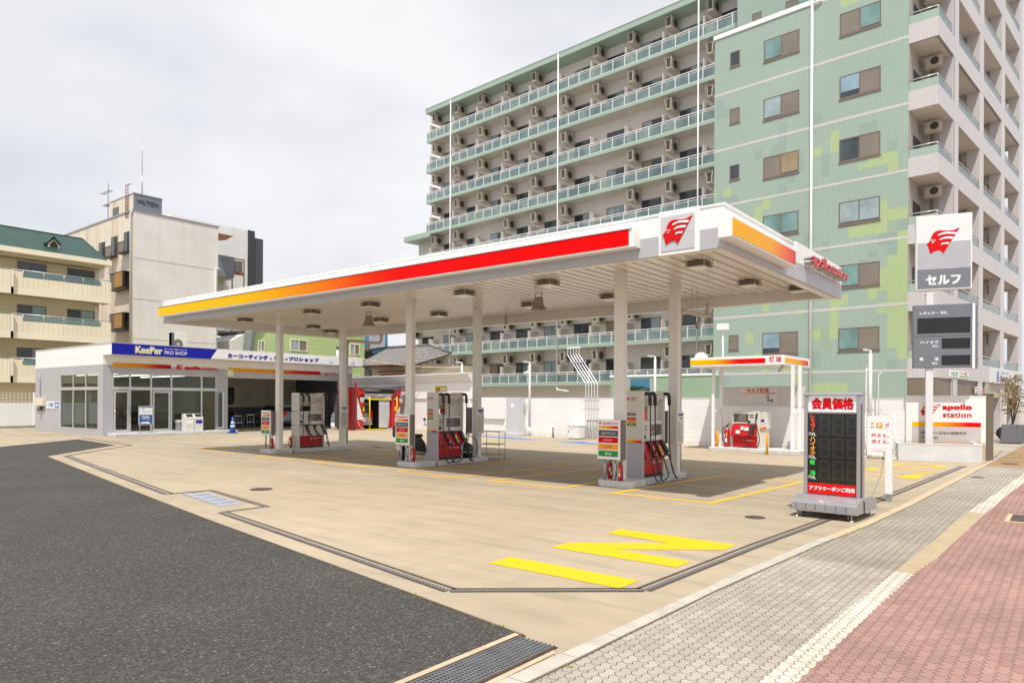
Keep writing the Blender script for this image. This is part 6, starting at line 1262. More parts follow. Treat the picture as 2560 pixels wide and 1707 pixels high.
# ---- balcony wing
YW_, YR = 9.23, 10.55; DIV = [-20.65 + 3.09 * k for k in range(4, -8, -1)]; LE = -42.66; LE2 = -45.9; RE = -8.95
M().box(-42.15, RE, YR, 17, 0, 28.35).build('wing_wall', aptw, apt); M().box(-45.3, -42.16, YR, 17, 0, 16.9).build('wing_wall', aptw, apt)
M().box(LE, RE + 6, YW_ - .12, 17.2, 28.3, 28.72).build('wing_roof', tband, apt); M().box(LE - .03, RE + 6, YW_ - .15, 17.3, 28.72, 28.78).build('roof_trim', lgrey, apt)
M().box(LE2, LE + .6, YW_ - .05, 17.1, 16.80, 17.28).build('lower_roof', tband, apt)
pmat = mat('rail_white', (.74, .74, .75), .4, var=.02)
acs = []
for r in range(9):
    zr = 26.62 - 2.85 * r; le = LE if r < 5 else LE2 + .2; re = RE if r > 0 else RE + 4.4
    sl = M(); sl.box(le, re, YW_, YW_ + .12, zr - 1.03, zr - .80); sl.build('slab_edge', tband, apt)
    M().box(le + .05, re, YW_ + .12, YR, zr - 1.0, zr - .82).build('balcony_floor', apts, apt)
    gp = M(); po = M(); n0 = int((re - le) / 1.03) + 1; xs_ = []
    x = -20.65 + 1.03 * 30
    while x > le:
        if x < re: xs_.append(x)
        x -= 1.03
    xs_.append(le + .03)
    for x in xs_: po.box(x - .03, x + .03, YW_ + .02, YW_ + .07, zr - .80, zr - .02)
    po.box(le, re, YW_ + .01, YW_ + .08, zr - .03, zr + .02); po.box(le, re, YW_ + .03, YW_ + .06, zr - .17, zr - .135); po.box(le, re, YW_ + .03, YW_ + .06, zr - .78, zr - .75)
    po.build('balustrade', pmat, apt)
    gp.box(le + .03, re, YW_ + .04, YW_ + .052, zr - .75, zr - .17); gp.build('balcony_glass', frost, apt)
    rr = random.Random(50 + r)
    for dv in DIV:
        if dv < le or dv > re: continue
        m = M(); m.prism([(dv - .02, YW_ + .10, zr - .82), (dv - .02, YW_ + .10, zr + .62), (dv - .02, YR - .002, zr + .62), (dv - .02, YR - .002, zr - .82)], (.04, 0, 0)); m.build('partition', mat('partition_white', (.62, .58, .54), .6, var=.03), apt)
    for dv in DIV + [DIV[-1] - 3.09]:
        a, b = dv + .68, dv + 2.36
        if a < le + .3 or b > re: continue
        f = M(); z0, z1 = zr - .82, zr + .98; f.box(a, b, YR - .03, YR - .001, z1 - .05, z1); f.box(a, a + .05, YR - .03, YR - .001, z0, z1 - .05); f.box(b - .05, b, YR - .03, YR - .001, z0, z1 - .05); f.box((a + b) / 2 - .025, (a + b) / 2 + .025, YR - .03, YR - .001, z0, z1 - .05)
        fo = f.build('balcony_door', brownf, apt); k1, k2 = rr.choice((1, 1, 4, 4, 4, 2)), rr.choice((4, 4, 4, 1, 0))
        M().box(a + .05, (a + b) / 2 - .025, YR - .015, YR - .001, z0, z1 - .05).build('pane', curt[k1] if k1 != 4 else gl, fo); M().box((a + b) / 2 + .025, b - .05, YR - .015, YR - .001, z0, z1 - .05).build('pane', curt[k2] if k2 != 4 else gl, fo)
        if r != 6 and rr.random() < .93 and not (r == 5 and dv > -36): acs.append((dv + .42, YW_ + .66, zr + 1.80))
for px_ in (1126.0, 1394.2, 1744.6):
    x, _ = BF(px_, 400, YW_ - .1); m = M(); m.tube([(x, YW_ - .1, 2.6), (x, YW_ - .1, 28.75)], .05, 0, 8)
    if px_ > 1390 and px_ < 1400: m.tube([(x, YW_ - .1, 2.6), (x + .1, YW_ - .1, 2.45), (x + 1.2, YW_ - .1, 2.35)], .05, 0, 8)
    m.build('downpipe', white, apt)
# low tiled wall with a white coping in front of the wing
x0_, zt_ = BF(1527, 938, -.4); x1_, _ = BF(1787, 938, -.4)
t = thing('tiled_wall', 'low green tiled wall with a white coping between the fence and the balconies', 'wall', AO + Vector((x0_ * AC_ + .4 * AS_, x0_ * AS_ - .4 * AC_, 0)), A0); M().box(0, x1_ - x0_, 0, .3, 0, zt_ - .12).build('wall', tilemat('low_wall_tile', (.30, .42, .30), (.28, .39, .27), (.15, .22, .16), .12, .12), t); M().box(-.06, x1_ - x0_ + .02, -.04, .35, zt_ - .12, zt_).build('coping', white, t)
# air conditioner units hung under the slabs
acm = mat('unit_beige', (.52, .47, .38), .45, vs=3, var=.05); acd = mat('unit_grille', (.05, .045, .04), .5, var=.1)
def apt_pt(lx, ly, z): return Vector((AO.x + AC_ * lx - AS_ * ly, AO.y + AS_ * lx + AC_ * ly, z))
acu = None
for k, (x, y, z) in enumerate(acs):
    if acu is None:
        acu = thing('air_conditioner', 'beige outdoor air conditioner unit hung from a balcony ceiling of the green apartment block', 'air conditioner', apt_pt(x, y, z), A0 + R(0), 'outdoor units hung under the balconies')
        acu.scale = (1.4, 1.25, 1.4)
        M().box(-.15, .15, -.38, .38, -.68, -.13).build('casing', acm, acu, bev=.02)
        m = M(); m.tube([(.151, .08, -.40), (.158, .08, -.40)], .21, 0, 18); m.build('fan_grille', acd, acu)
        m = M(); m.box(-.155, -.151, -.30, .30, -.6, -.2); m.box(-.1, .1, -.386, -.381, -.62, -.2); m.build('side_grille', acd, acu)
        m = M()
        for yy in (-.42, .42):
            m.tube([(-.19, yy, 0), (-.17, yy, -.7), (.17, yy, -.7), (.2, yy, 0)], .016, 0, 5)
        m.box(-.18, .18, -.42, .42, -.72, -.69); m.build('hanger', mat('hanger_cream', (.55, .50, .42), .5, var=.04), acu)
    else: dup(acu, apt_pt(x, y, z))
for z in slabs:
    for ly in (1.75, 4.3, 9.3, 14.4):
        if z > 3: q_ = dup(acu, apt_pt(S(ly) - .62, ly, z), A0 + R(-90), 'beige outdoor air conditioner unit on a balcony of the white tiled corner tower', 'outdoor units on the corner tower'); q_.scale = (.8, .8, .8)
# washing hung on the balconies
tow = None
for k, (px, py, w_, h_, c, lb) in enumerate(((1642, 431, .55, .62, (.01, .45, .62), 'bright cyan towel hanging behind the balcony glass'), (1668, 525, .42, .5, (.05, .25, .6), 'blue towel on the balcony just above the canopy emblem'), (1685, 205, .5, .5, (.42, .20, .30), 'pink cloth hanging on the upper right balcony'), (1215, 375, .6, .5, (.55, .35, .38), 'pale pink cloth hanging on the left end balcony'), (1606, 435, .5, .4, (.6, .48, .38), 'peach cloth beside the cyan towel'), (1300, 885, .55, .35, (.05, .2, .55), 'blue cloth over the low balcony rail behind the canopy back edge'), (1508, 955, .4, .45, (.6, .6, .2), 'yellow cloth on the lowest balcony behind the vent pipes'), (1735, 895, .6, .4, (.72, .74, .74), 'white sheet on the low balcony right of the nearest back column'))):
    x, z = BF(px, py, YW_ + .015); p = apt_pt(x, YW_ + .012, z); m = M(); n = 6
    for j in range(n): m.box(-w_ / 2 + w_ * j / n, -w_ / 2 + w_ * (j + 1) / n - .003, -.006 - .006 * (j % 2), .0, -h_ / 2, h_ / 2)
    o = m.build('hanging_cloth', mat('cloth_%s' % ('cyan', 'blue', 'pink', 'rose', 'peach', 'navy', 'yellow', 'white')[k], c, .8, vs=8, var=.15), org=p); o.rotation_euler = (0, 0, A0); tag(o, lb, 'laundry')
# entrance pieces on the right
z24 = Z(2380, 820, 180, 941); SA = A0 + math.atan2(1, .034); SP = apt_pt(S(0), 0, 0)
def sd_(px, py, off=0.0):
    n = Vector((math.sin(SA), -math.cos(SA), 0)) * off; q = SP + n; return onL(px, py, (q.x, q.y), SA)
a, zt = sd_(*z24(545, 515), .12); b, _ = sd_(*z24(935, 570), .12); _, zb = sd_(*z24(545, 715), .12)
SD = Vector((math.cos(SA), math.sin(SA), 0)); SN = Vector((math.sin(SA), -math.cos(SA), 0)); p = SP + SD * a + SN * .12 + UZ * zb
t = thing('shop_sign', 'long white shop sign with grey and blue lettering on the corner tower over the entrance', 'sign', p, SA); h_ = zt - zb; w_ = b - a
M().box(-.35, w_, .002, .16, 0, h_).build('board', mat('sign_board_white', (.66, .67, .70), .4, var=.02), t); m = M(); O = Vector((0, 0, 0))
m.txt('House Protect', O, UX, UZ, w_ * .20, w_ * .60, h_ * .12, h_ * .52, .01, 0, .01); m.txt('防犯カメラ 鍵', O, UX, UZ, w_ * .22, w_ * .45, h_ * .68, h_ * .80, .01, 2); m.txt('0120-390-407', O, UX, UZ, w_ * .66, w_ * .95, h_ * .33, h_ * .53, .01, 1, .01); m.txt('防犯 施工 修理', O, UX, UZ, w_ * .67, w_ * .92, h_ * .7, h_ * .8, .01, 2)
m.plate(O, UX, UZ, [(w_ * .09, h_ * .1), (w_ * .16, h_ * .1), (w_ * .16, h_ * .42), (w_ * .145, h_ * .5), (w_ * .155, h_ * .7), (w_ * .125, h_ * .85), (w_ * .10, h_ * .7), (w_ * .11, h_ * .5), (w_ * .09, h_ * .42)], .01, 1); m.build('lettering', [dgrey, mat('sign_mid_blue', (.03, .15, .40), .4, var=0), mat('sign_pale_ink', (.35, .36, .45), .5, var=0)], t)
a, zt = sd_(*z24(-40, 545), .02); b, _ = sd_(*z24(215, 545), .02); _, zb = sd_(*z24(215, 665), .02); p = SP + SD * a + SN * .03 + UZ * zb
t = thing('cloth_banner', 'white banner with green and red lettering fixed below the lowest corner balcony', 'banner', p, SA); w_ = b - a; h_ = zt - zb; M().box(0, w_, 0, .02, 0, h_).build('cloth', white, t); m = M(); O = Vector((0, 0, 0)); m.txt('つむぎ', O, UX, UZ, w_ * .08, w_ * .42, h_ * .15, h_ * .85, .006, 0, .03); m.txt('TEL.06-6973-4500', O, UX, UZ, w_ * .5, w_ * .97, h_ * .15, h_ * .42, .006, 0, .02); m.txt('アニマル病院', O, UX, UZ, w_ * .5, w_ * .92, h_ * .58, h_ * .88, .006, 1, .02); m.build('lettering', [mat('banner_green', (.05, .42, .06), .5, var=0), mat('banner_rose', (.6, .08, .12), .5, var=0)], t)
a, zt = sd_(*z24(297, 770), .02); b, _ = sd_(*z24(388, 770), .02); _, zb = sd_(*z24(297, 857), .02); p = SP + SD * a + SN * .03 + UZ * zb
t = thing('notice_plate', 'small white notice plate on the brown wall above the brand wall', 'notice', p, SA); M().box(0, b - a, 0, .015, 0, zt - zb).build('plate', white, t); m = M(); m.txt('駐車禁止', Vector((0, 0, 0)), UX, UZ, .03, b - a - .03, (zt - zb) * .6, (zt - zb) * .85, .004, 0); m.rect(Vector((0, 0, 0)), UX, UZ, .02, (b - a) * .45, .03, (zt - zb) * .45, .004, 1); m.rect(Vector((0, 0, 0)), UX, UZ, (b - a) * .5, b - a - .03, .03, (zt - zb) * .45, .004, 2); m.build('print', [dred, mat('sticker_blue', (.2, .4, .7), .5, var=0), mat('sticker_rose', (.7, .35, .35), .5, var=0)], t)
p = G(*z24(790, 1495)); t = thing('potted_shrub', 'yellowing shrub in a tall grey planter at the tower entrance', 'potted plant', (p.x, p.y, 0), SA); M().prism([(-.45, -.35, 0), (.45, -.35, 0), (.52, -.42, .75), (-.52, -.42, .75)], (0, .7, 0)).build('planter', mat('planter_grey', (.18, .18, .20), .5, var=.06), t, bev=.01)
m = M()
for k in range(5): m.tube([(random.uniform(-.15, .15), 0, .7), (random.uniform(-.3, .3), random.uniform(-.2, .2), 1.7), (random.uniform(-.5, .5), random.uniform(-.3, .3), 2.5)], [.03, .02, .008], 0, 5)
st_o = m.build('stems', mat('stem_brown', (.12, .08, .05), .7, var=.15), t); m = M()
for j in range(420):
    p_ = Vector((random.gauss(0, .32), random.gauss(0, .25), random.uniform(1.2, 2.75))); u = Vector((random.uniform(-1, 1), random.uniform(-1, 1), random.uniform(-1, 1))).normalized() * .085; w_ = u.cross(Vector((0.3, 1, .2))).normalized() * .03; m.add([p_ - u, p_ - w_, p_ + u, p_ + w_], [(0, 1, 2, 3)])
m.build('foliage', mat('leaf_yellow', (.24, .17, .04), .7, vs=9, var=.45), t)
p = G(*z24(680, 1470)); t = thing('covered_bicycle', 'dark bundle with a pale pail beside the grey planter at the entrance', 'bundle', (p.x, p.y + .6, 0)); M().ball((0, 0, .3), .35, 0, 10, (1, .8, .9)).build('dark_bag', ink, t); M().lathe([(0, 0), (.17, 0), (.2, .35), (0, .38)], (.2, -.35, 0), n=12).build('pail', mat('pail_blue', (.45, .52, .62), .5, var=.05), t)
t = thing('vending_machine', 'blue vending machine at the far right edge beyond the tower pillar', 'vending machine', tuple(G(2561, 1103)), SA); M().box(.4, 1.6, -1.0, 0.0, 0, 2.1).build('cabinet', mat('vending_blue', (.01, .05, .45), .4, var=.04), t); M().box(.5, 1.5, -1.01, -1.0, 1.0, 1.8).build('display', screen, t)
t = thing('garden_wall', 'narrow brown brick wall end right behind the brand wall', 'wall', tuple(pl0 + Vector((2.31 * math.cos(PA) - .9 * math.sin(PA), 2.31 * math.sin(PA) + .9 * math.cos(PA), 0))), R(96.5)); M().box(0, 5, -.16, 0, 0, 1.87).build('wall', tilemat('brown_brick', (.33, .27, .22), (.29, .235, .19), (.16, .13, .10), .2, .07, side=False), t); M().box(-.02, 5, -.17, .02, 1.87, 1.90).build('coping', mat('coping_brown', (.16, .12, .09), .6, var=.05), t)
# ================================================================== LEFT HAND BUILDINGS
def colgrid(name, c, cj, p, axis='Y', zmin=None, jw=.02, stain=None):
    """painted panels with fine vertical joints"""
    g = NG(name, .7); o = g.sep(); t = g.math('ABSOLUTE', g.math('SUBTRACT', g.math('FRACT', g.math('DIVIDE', o[axis], p)), .5)); j = g.math('GREATER_THAN', t, .5 - jw / p / 2)
    b = g.mix(.8, g.ramp(g.noise(.5, 5), [(.3, tuple(x * .92 for x in c)), (.7, tuple(min(1, x * 1.05) for x in c))]), g.ramp(g.noise(.8, 5, g.comb(g.math('MULTIPLY', o[axis], 2.5), g.math('MULTIPLY', o['Z'], .22))), [(.3, .93), (.7, 1.03)]), 'MULTIPLY')
    if stain: b = g.mix(g.ramp(g.noise(.6, 6, g.comb(g.math('MULTIPLY', o[axis], 1.8), g.math('MULTIPLY', o['Z'], .15), 4.0)), [(.5, 0.0), (.75, .7)]), b, stain)
    g.color(g.mix(g.math('MULTIPLY', j, .6), b, cj)); return g.m
# ---- yellow apartment house with the green roof
yw = colgrid('cream_wall', (.68, .59, .38), (.46, .38, .23), 1.35); yb_ = colgrid('cream_balcony', (.80, .72, .55), (.50, .42, .27), .285, 'Y', None, .03)
cream2 = mat('cream_trim', (.80, .73, .57), .6, vs=.6, var=.04)
ya = thing('cream_apartment_house', 'cream apartment house with balconies and a green gabled roof at the left edge', 'building', (-54, 12, 0))
XF, XWL = -52.0, -53.25
M().box(-62, XWL, 2, 20.3, 0, 11.0).build('wall', yw, ya, True)
for zb in (8.14, 5.36, 2.58):
    m = M(); m.box(XF - .14, XF, 14.87, 20.64, zb, zb + .42); m.box(XF + .0, XF + .16, 2, 14.86, zb, zb + .42); m.box(XF - .14, XF + .16, 14.72, 14.865, zb, zb + 1.5); m.build('balcony_base', cream2, ya, True)
    m = M(); m.box(XF - .14, XF - .01, 14.87, 20.64, zb + .421, zb + 1.12); m.box(XF - .14, XF - .01, 14.87, 15.41, zb + 1.121, zb + 1.47); m.box(XF - .14, XF - .01, 20.04, 20.64, zb + 1.121, zb + 1.45); m.box(XF + .01, XF + .15, 2, 14.70, zb + .421, zb + 1.47); m.box(XWL, XF - .15, 20.5, 20.64, zb, zb + 1.45); m.build('balcony_parapet', yb_, ya, True)
    M().box(XWL, XF - .15, 2, 20.5, zb + .05, zb + .25).build('balcony_floor', mat('balcony_soffit_tan', (.50, .42, .27), .7, vs=.8, var=.06), ya, True)
    m = M(); m.tube([(XF - .07, 14.9, zb + 1.56), (XF - .07, 20.6, zb + 1.56)], .028, 0, 6)
    for y in (15.45, 16.6, 17.75, 18.9, 20.0): m.tube([(XF - .07, y, zb + 1.12), (XF - .07, y, zb + 1.56)], .022, 0, 6)
    m.tube([(XF + .08, 2, zb + 1.56), (XF + .08, 14.86, zb + 1.56)], .028, 0, 6); m.build('balcony_rail', alum, ya, True)
    M().box(XF - .08, XF - .065, 15.46, 20.0, zb + 1.15, zb + 1.5).build('balcony_glass', frost, ya, True)
    for k, (a, b) in enumerate(((15.45, 17.11), (18.33, 20.02), (12.2, 13.9), (9.0, 10.6))):
        zt = zb + 2.30; f = M(); f.box(XWL, XWL + .03, a, b, zt - .06, zt); f.box(XWL, XWL + .03, a, a + .06, zb + .25, zt - .06); f.box(XWL, XWL + .03, b - .06, b, zb + .25, zt - .06); f.box(XWL, XWL + .03, (a + b) / 2 - .03, (a + b) / 2 + .03, zb + .25, zt - .06); fo = f.build('balcony_door', brownf, ya, True)
        for j, (p0, p1) in enumerate(((a + .06, (a + b) / 2 - .03), ((a + b) / 2 + .03, b - .06))):
            q = M().box(XWL + .001, XWL + .015, p0, p1, zb + .25, zt - .06).build('pane', curt[1] if (zb < 8 and j == 1) else gl, fo)
            for v in q.data.vertices: v.co -= ya.location
    m = M(); m.box(XWL, XWL + .1, 20.05, 20.3, zb + .25, zb + 2.7); m.tube([(XWL + .25, 20.2, zb + .2), (XWL + .25, 20.2, zb + 2.8)], .05, 0, 8); m.build('corner_post', cream2, ya, True)
M().box(-62, XF + .05, 2, 20.66, 10.76, 11.08).build('eaves', cream2, ya, True); M().box(-62, XF - .4, 2, 20.3, 10.55, 10.76).build('eaves_soffit', MATS['balcony_soffit_tan'], ya, True)
rg = onX(*Z(0, 540, 300, 1960)(1345, 375), -55.2)
g = NG('green_roof_tile', .55); o = g.sep(); ln = g.math('FRACT', g.math('MULTIPLY', o['Z'], 7.5)); g.color(g.mix(g.math('GREATER_THAN', ln, .82), g.ramp(g.noise(1.5, 4), [(.3, (.02, .058, .05)), (.7, (.03, .078, .066))]), (.01, .03, .025))); grf = g.m
m = M(); ridge = [(-55.2, 2, rg.z), (-55.2, rg.y, rg.z)]; e0, e1 = (-52.1, 2, 11.09), (-52.1, 20.4, 11.09); b0, b1 = (-58.3, 2, 11.09), (-58.3, 20.4, 11.09)
m.add([e0, e1, ridge[1], ridge[0], b0, b1], [(0, 1, 2, 3), (1, 5, 2), (5, 4, 3, 2), (0, 3, 4)]); m.build('roof', grf, ya, True)
m = M(); m.tube([ridge[0], ridge[1]], .06, 0, 6); m.tube([ridge[1], e1], .05, 0, 6); m.build('ridge_tile', mat('ridge_dark_green', (.02, .06, .05), .5, var=.1), ya, True)
zd = Z(0, 540, 300, 1960); XD = -52.9
d = [onX(*zd(*p), XD) for p in ((785, 525), (785, 450), (880, 372), (972, 470), (972, 552))]
m = M(); m.prism(d, (-1.5, 0, 0)); do = m.build('dormer', cream2, ya, True)
m = M(); c_ = sum((Vector(p) for p in d), Vector()) / 5; m.prism([c_ + (Vector(p) - c_) * .66 + UX * .02 for p in d], (-.03, 0, 0)); q = m.build('louvre', mat('louvre_dark', (.05, .03, .025), .6, var=.1), do)
for v in q.data.vertices: v.co -= ya.location
t0, tl, tr_ = onX(*zd(880, 342), XD + .25), onX(*zd(760, 450), XD + .25), onX(*zd(1000, 475), XD + .25)
m = M(); bk = Vector((-1.9, 0, 0)); m.add([t0, tl, tl + bk, t0 + bk, tr_, tr_ + bk], [(0, 3, 2, 1), (0, 4, 5, 3)]); m.add([p + UZ * .08 for p in (t0, tl, tl + bk, t0 + bk, tr_, tr_ + bk)], [(0, 1, 2, 3), (0, 3, 5, 4)]); o0 = len(m.v) - 6; m.f += [(o0, o0 - 6, o0 - 5, o0 + 1), (o0, o0 + 4, o0 - 2, o0 - 6)]; m.i += [0, 0]; m.sm += [False, False]; m.build('dormer_roof', grf, ya, True)
# laundry on the lowest balcony
p = onX(*Z(0, 320, 700, 1372)(130, 1125), -52.6); m = M()
for k in range(9): m.box(-.02, .02, -.7 + k * .16, -.58 + k * .16, -.35 - .1 * (k % 3), .3)
tag(m.build('hanging_cloth', mat('cloth_darkblue', (.03, .04, .09), .8, vs=5, var=.6), org=tuple(p)), 'row of dark washing on the lowest balcony of the cream house', 'laundry')
# left boundary fence
t = thing('boundary_fence', 'white solid fence with a mesh top left of the shop', 'fence', (-44, 9, 0)); M().box(-.12, .0, -7, 5.2, 0, .14).build('base', mat('fence_base_grey', (.30, .29, .28), .8, vs=3, var=.2, bump=.2, bs=20), t); M().box(-.08, -.02, -7, 5.2, .14, 1.36).build('lower_panel', white, t)
m = M()
for k in range(70): y = -7 + k * .175; m.box(-.055, -.045, y, y + .012, 1.36, 1.9)
for z in (1.45, 1.6, 1.75, 1.88): m.box(-.06, -.04, -7, 5.2, z, z + .015)
m.build('mesh_top', white, t)
for y in (-5, -2.6, -.2, 2.2, 4.6): M().box(-.1, .02, y - .04, y + .04, .14, 1.92).build('post', white, t)
# ---- beige block
BX, BY = -57.53, 24.44
bb = thing('beige_block', 'tall beige block with a rooftop room bearing raised letters, antenna side windows and cages', 'building', (BX, BY, 0))
bwall = colgrid('beige_side_panel', (.76, .72, .69), (.60, .56, .52), 1.0, 'Y', None, .02); bwall2 = colgrid('beige_front_panel', (.66, .59, .50), (.46, .39, .31), 1.05, 'X', None, .03, (.40, .22, .07))
m = M(); m.box(-72, BX, BY + .02, 31.4, 0, 16.3); m.build('side_wall', bwall, bb, True); M().box(-72, BX - .01, BY, BY + .019, 0, 16.25).build('front_wall', bwall2, bb, True)
m = M(); m.box(-72.1, BX + .05, BY - .06, BY + .12, 16.3, 16.42); m.box(BX - .12, BX + .05, BY + .121, 31.45, 16.3, 16.42); m.build('parapet_cap', mgrey, bb, True)
for z in (12.63, 9.43, 6.3): M().box(BX, BX + .012, BY, 31.4, z, z + .03).build('floor_joint', mat('joint_grey', (.42, .39, .36), .7, var=.05), bb, True)
m = M(); m.tube([(BX - .25, BY - .1, 0), (BX - .25, BY - .1, 16.1), (BX - .1, BY - .1, 16.3)], .09, 0, 8); m.build('downpipe', mat('downpipe_white', (.66, .66, .65), .4, var=.04), bb, True); m = M(); m.tube([(BX + .1, 31.2, 0), (BX + .1, 31.2, 12.7), (BX + .35, 31.3, 12.75)], .09, 0, 8); m.tube([(BX + .1, 31.2, 6.9), (BX + .5, 31.4, 6.9)], .08, 0, 8); m.build('downpipe', MATS['downpipe_white'], bb, True)
cage = mat('cage_dark', (.05, .04, .035), .5, .3, var=.2); amber = mat('louvre_amber', (.36, .17, .02), .5, vs=8, var=.2)
for (x, zt) in ((-58.6, 14.8), (-61.0, 14.75), (-63.4, 14.6), (-65.8, 14.5)):
    m = M(); m.box(x - .62, x + .58, BY - .03, BY - .001, zt - 1.7, zt); wo_ = m.build('window', ink, bb, True); q = M().box(x - .55, x - .02, BY - .04, BY - .031, zt - 1.6, zt - .08).build('pane', gl, wo_)
    for v in q.data.vertices: v.co -= bb.location
    m = M(); m.box(x - .85, x + .7, BY - .55, BY - .002, zt - 1.75, zt - 1.68)
    for k in range(11): xx = x - .84 + k * .15; m.box(xx, xx + .03, BY - .55, BY - .52, zt - 1.68, zt - .95)
    m.box(x - .85, x + .7, BY - .56, BY - .51, zt - .95, zt - .9); m.build('window_balcony', cage, bb, True)
for zt in (11.55, 8.3, 5.0):
    m = M(); m.box(BX - 3.1, BX - .42, BY - .5, BY - .001, zt - 1.35, zt - 1.25); m.box(BX - 3.1, BX - .42, BY - .5, BY - .001, zt, zt + .06)
    for k in range(20): xx = BX - 3.1 + k * .14; m.box(xx, xx + .03, BY - .5, BY - .47, zt - 1.25, zt)
    m.build('window_cage', cage, bb, True); M().box(BX - 2.2, BX - .75, BY - .53, BY - .505, zt - 1.15, zt - .05).build('amber_screen', amber, bb, True); M().box(BX - 3.05, BX - .5, BY - .2, BY - .001, zt - 1.2, zt - .02).build('cage_window', ink, bb, True)
rt = M(); rt.box(-62.0, BX - .06, BY + .05, 26.65, 16.25, 17.65); rt.build('rooftop_room', tilemat('rooftop_grey_tile', (.22, .245, .30), (.20, .22, .28), (.12, .13, .17), .25, .1, side=True), bb, True); M().box(-62.0, BX - .2, BY + .03, BY + .049, 16.3, 17.62).build('rooftop_front', bwall2, bb, True); M().box(-62.05, BX - .02, BY + .01, 26.7, 17.65, 17.74).build('rooftop_cap', mgrey, bb, True)
M().box(-61.4, -60.3, BY + .01, BY + .029, 16.35, 17.1).build('rooftop_window', gl, bb, True)
m = M(); m.txt('HILTON', Vector((BX - .055, 0, 0)), UY, UZ, 24.72, 26.35, 17.0, 17.3, .05, 0, .01); m.build('raised_letters', mat('letter_dark_steel', (.10, .11, .13), .4, .4, var=.1), bb, True)
rs = mat('rust_brown', (.24, .10, .05), .7, .2, vs=6, var=.3); m = M()
for xx in (-58.85, -58.45): m.tube([(xx, BY - .05, 15.9), (xx, BY - .05, 18.55), (xx, BY + .25, 18.6)], .03, 0, 5)
for k in range(10): m.tube([(-58.85, BY - .05, 16 + k * .27), (-58.45, BY - .05, 16 + k * .27)], .02, 0, 5)
m.build('ladder', rs, bb, True); m = M(); m.tube([(BX - 1, 25.5, 17.7), (BX - 1, 25.5, 19.6)], .05, 0, 6); m.tube([(BX - 1, 25.5, 19.6), (BX - 1, 25.5, 22.4)], .028, 0, 6); m.build('lightning_rod', galv, bb, True)
t = thing('antenna', 'thin television antenna mast with cross arms on the beige block roof', 'antenna', (-63.3, BY + .4, 16.3)); m = M(); m.tube([(0, 0, 0), (0, 0, 3.3)], .03, 0, 6); m.build('mast', dgrey, t)
for z, L_ in ((2.6, 1.2), (1.5, .7), (.25, 1.3)):
    m = M(); m.tube([(-L_, 0, z), (L_ * .55, 0, z)], .018, 0, 5)
    for k in range(9): xx = -L_ + k * L_ * 1.5 / 8; m.tube([(xx, -.22, z), (xx, .22, z)], .012, 0, 4)
    m.build('cross_arm', dgrey, t)
# double fan unit on the shop roof
a = onX(*Z(60, 820, 520)(1670, 40), -39.0); b = onX(*Z(60, 820, 520)(1850, 205), -39.0)
t = thing('rooftop_unit', 'beige double fan air conditioner standing on the shop roof', 'air conditioner', (-39.0, (a.y + b.y) / 2, 3.86)); hw = (b.y - a.y) / 2
M().box(-.35, 0, -hw, hw, 0, a.z - 3.86).build('casing', mat('unit_offwhite', (.62, .59, .52), .45, var=.04), t, bev=.015); M().box(-.3, .002, -hw, -hw + .14, .05, a.z - 3.9).build('coil', dgrey, t)
for z in (.25, .80): m = M(); m.tube([(.001, -.1, z), (.02, -.1, z)], .27, 0, 20); fo = m.build('fan', mat('fan_grey', (.16, .15, .13), .4, .2, vs=30, var=.3), t); m = M(); m.tube([(.02, -.1, z), (.03, -.1, z)], .07, 0, 10); m.build('hub', lgrey, fo)
# ---- white and charcoal block behind
zc = Z(0, 320, 700, 1372)
wb = thing('white_charcoal_block', 'white block with a charcoal end behind the beige block', 'building', (-66, 35, 0))
M().box(-80, -66, 31.3, 39.2, 0, 18.8).build('white_part', colgrid('white_block_panel', (.76, .75, .74), (.6, .59, .58), 3.2), wb, True); M().box(-80, -65.9, 39.21, 39.95, 0, 18.85).build('charcoal_fin', mat('charcoal_dark', (.045, .045, .055), .6, vs=2, var=.1), wb, True); M().box(-80, -66, 39.96, 40.95, 0, 18.2).build('charcoal_wall', mat('charcoal', (.07, .07, .085), .6, vs=2, var=.1), wb, True)
ty = [onX(*zc(*p), -63) for p in ((1070, 620), (1148, 628), (1148, 735))]
gt = tilemat('grey_block_tile', (.215, .225, .255), (.20, .21, .24), (.13, .135, .155), .3, .12, side=True)
gb = thing('grey_balcony_block', 'narrow grey tiled balcony block with rusty frames right of the beige block', 'building', (-63, (ty[0].y + ty[1].y) / 2, 0)); y0, y1 = ty[0].y - .6, ty[1].y
M().box(-65.8, -63, y0, y1, ty[2].z, ty[0].z).build('upper_balcony', gt, gb, True); M().box(-65.8, -63.2, y0, y1 - .1, ty[2].z - .15, ty[2].z - .002).build('upper_floor', MATS['balcony_soffit_tan'], gb, True); zl = Z(540, 820, 520); ll = onX(*zl(200, 40), -63); M().box(-65.8, -63, y0, y1, 0, ll.z).build('lower_block', gt, gb, True); M().box(-66, -64.5, y0, y1 - .2, ll.z, ty[2].z - .16).build('wall', mat('gb_wall', (.55, .54, .52), .7, var=.05), gb, True)
ry = onX(*zc(1197, 650), -63.4); m = M()
for yy in (y1 + .05, ry.y): m.box(-63.5, -63.4, yy - .04, yy + .04, 2, ry.z + .1)
m.box(-63.5, -63.4, y1 + .05, ry.y, ry.z, ry.z + .1); m.box(-63.5, -63.4, y1 + .05, ry.y, ry.z - 1.5, ry.z - 1.2); m.build('rusty_frame', rs, gb, True)
m = M(); 
for k in range(9): yy = y1 + .1 + k * (ry.y - y1 - .1) / 9; m.box(-63.7, -63.68, yy, yy + .1, ry.z - 1.2, ry.z - .05)
m.build('slat_screen', mat('slat_dark', (.06, .045, .035), .7, var=.2), gb, True)
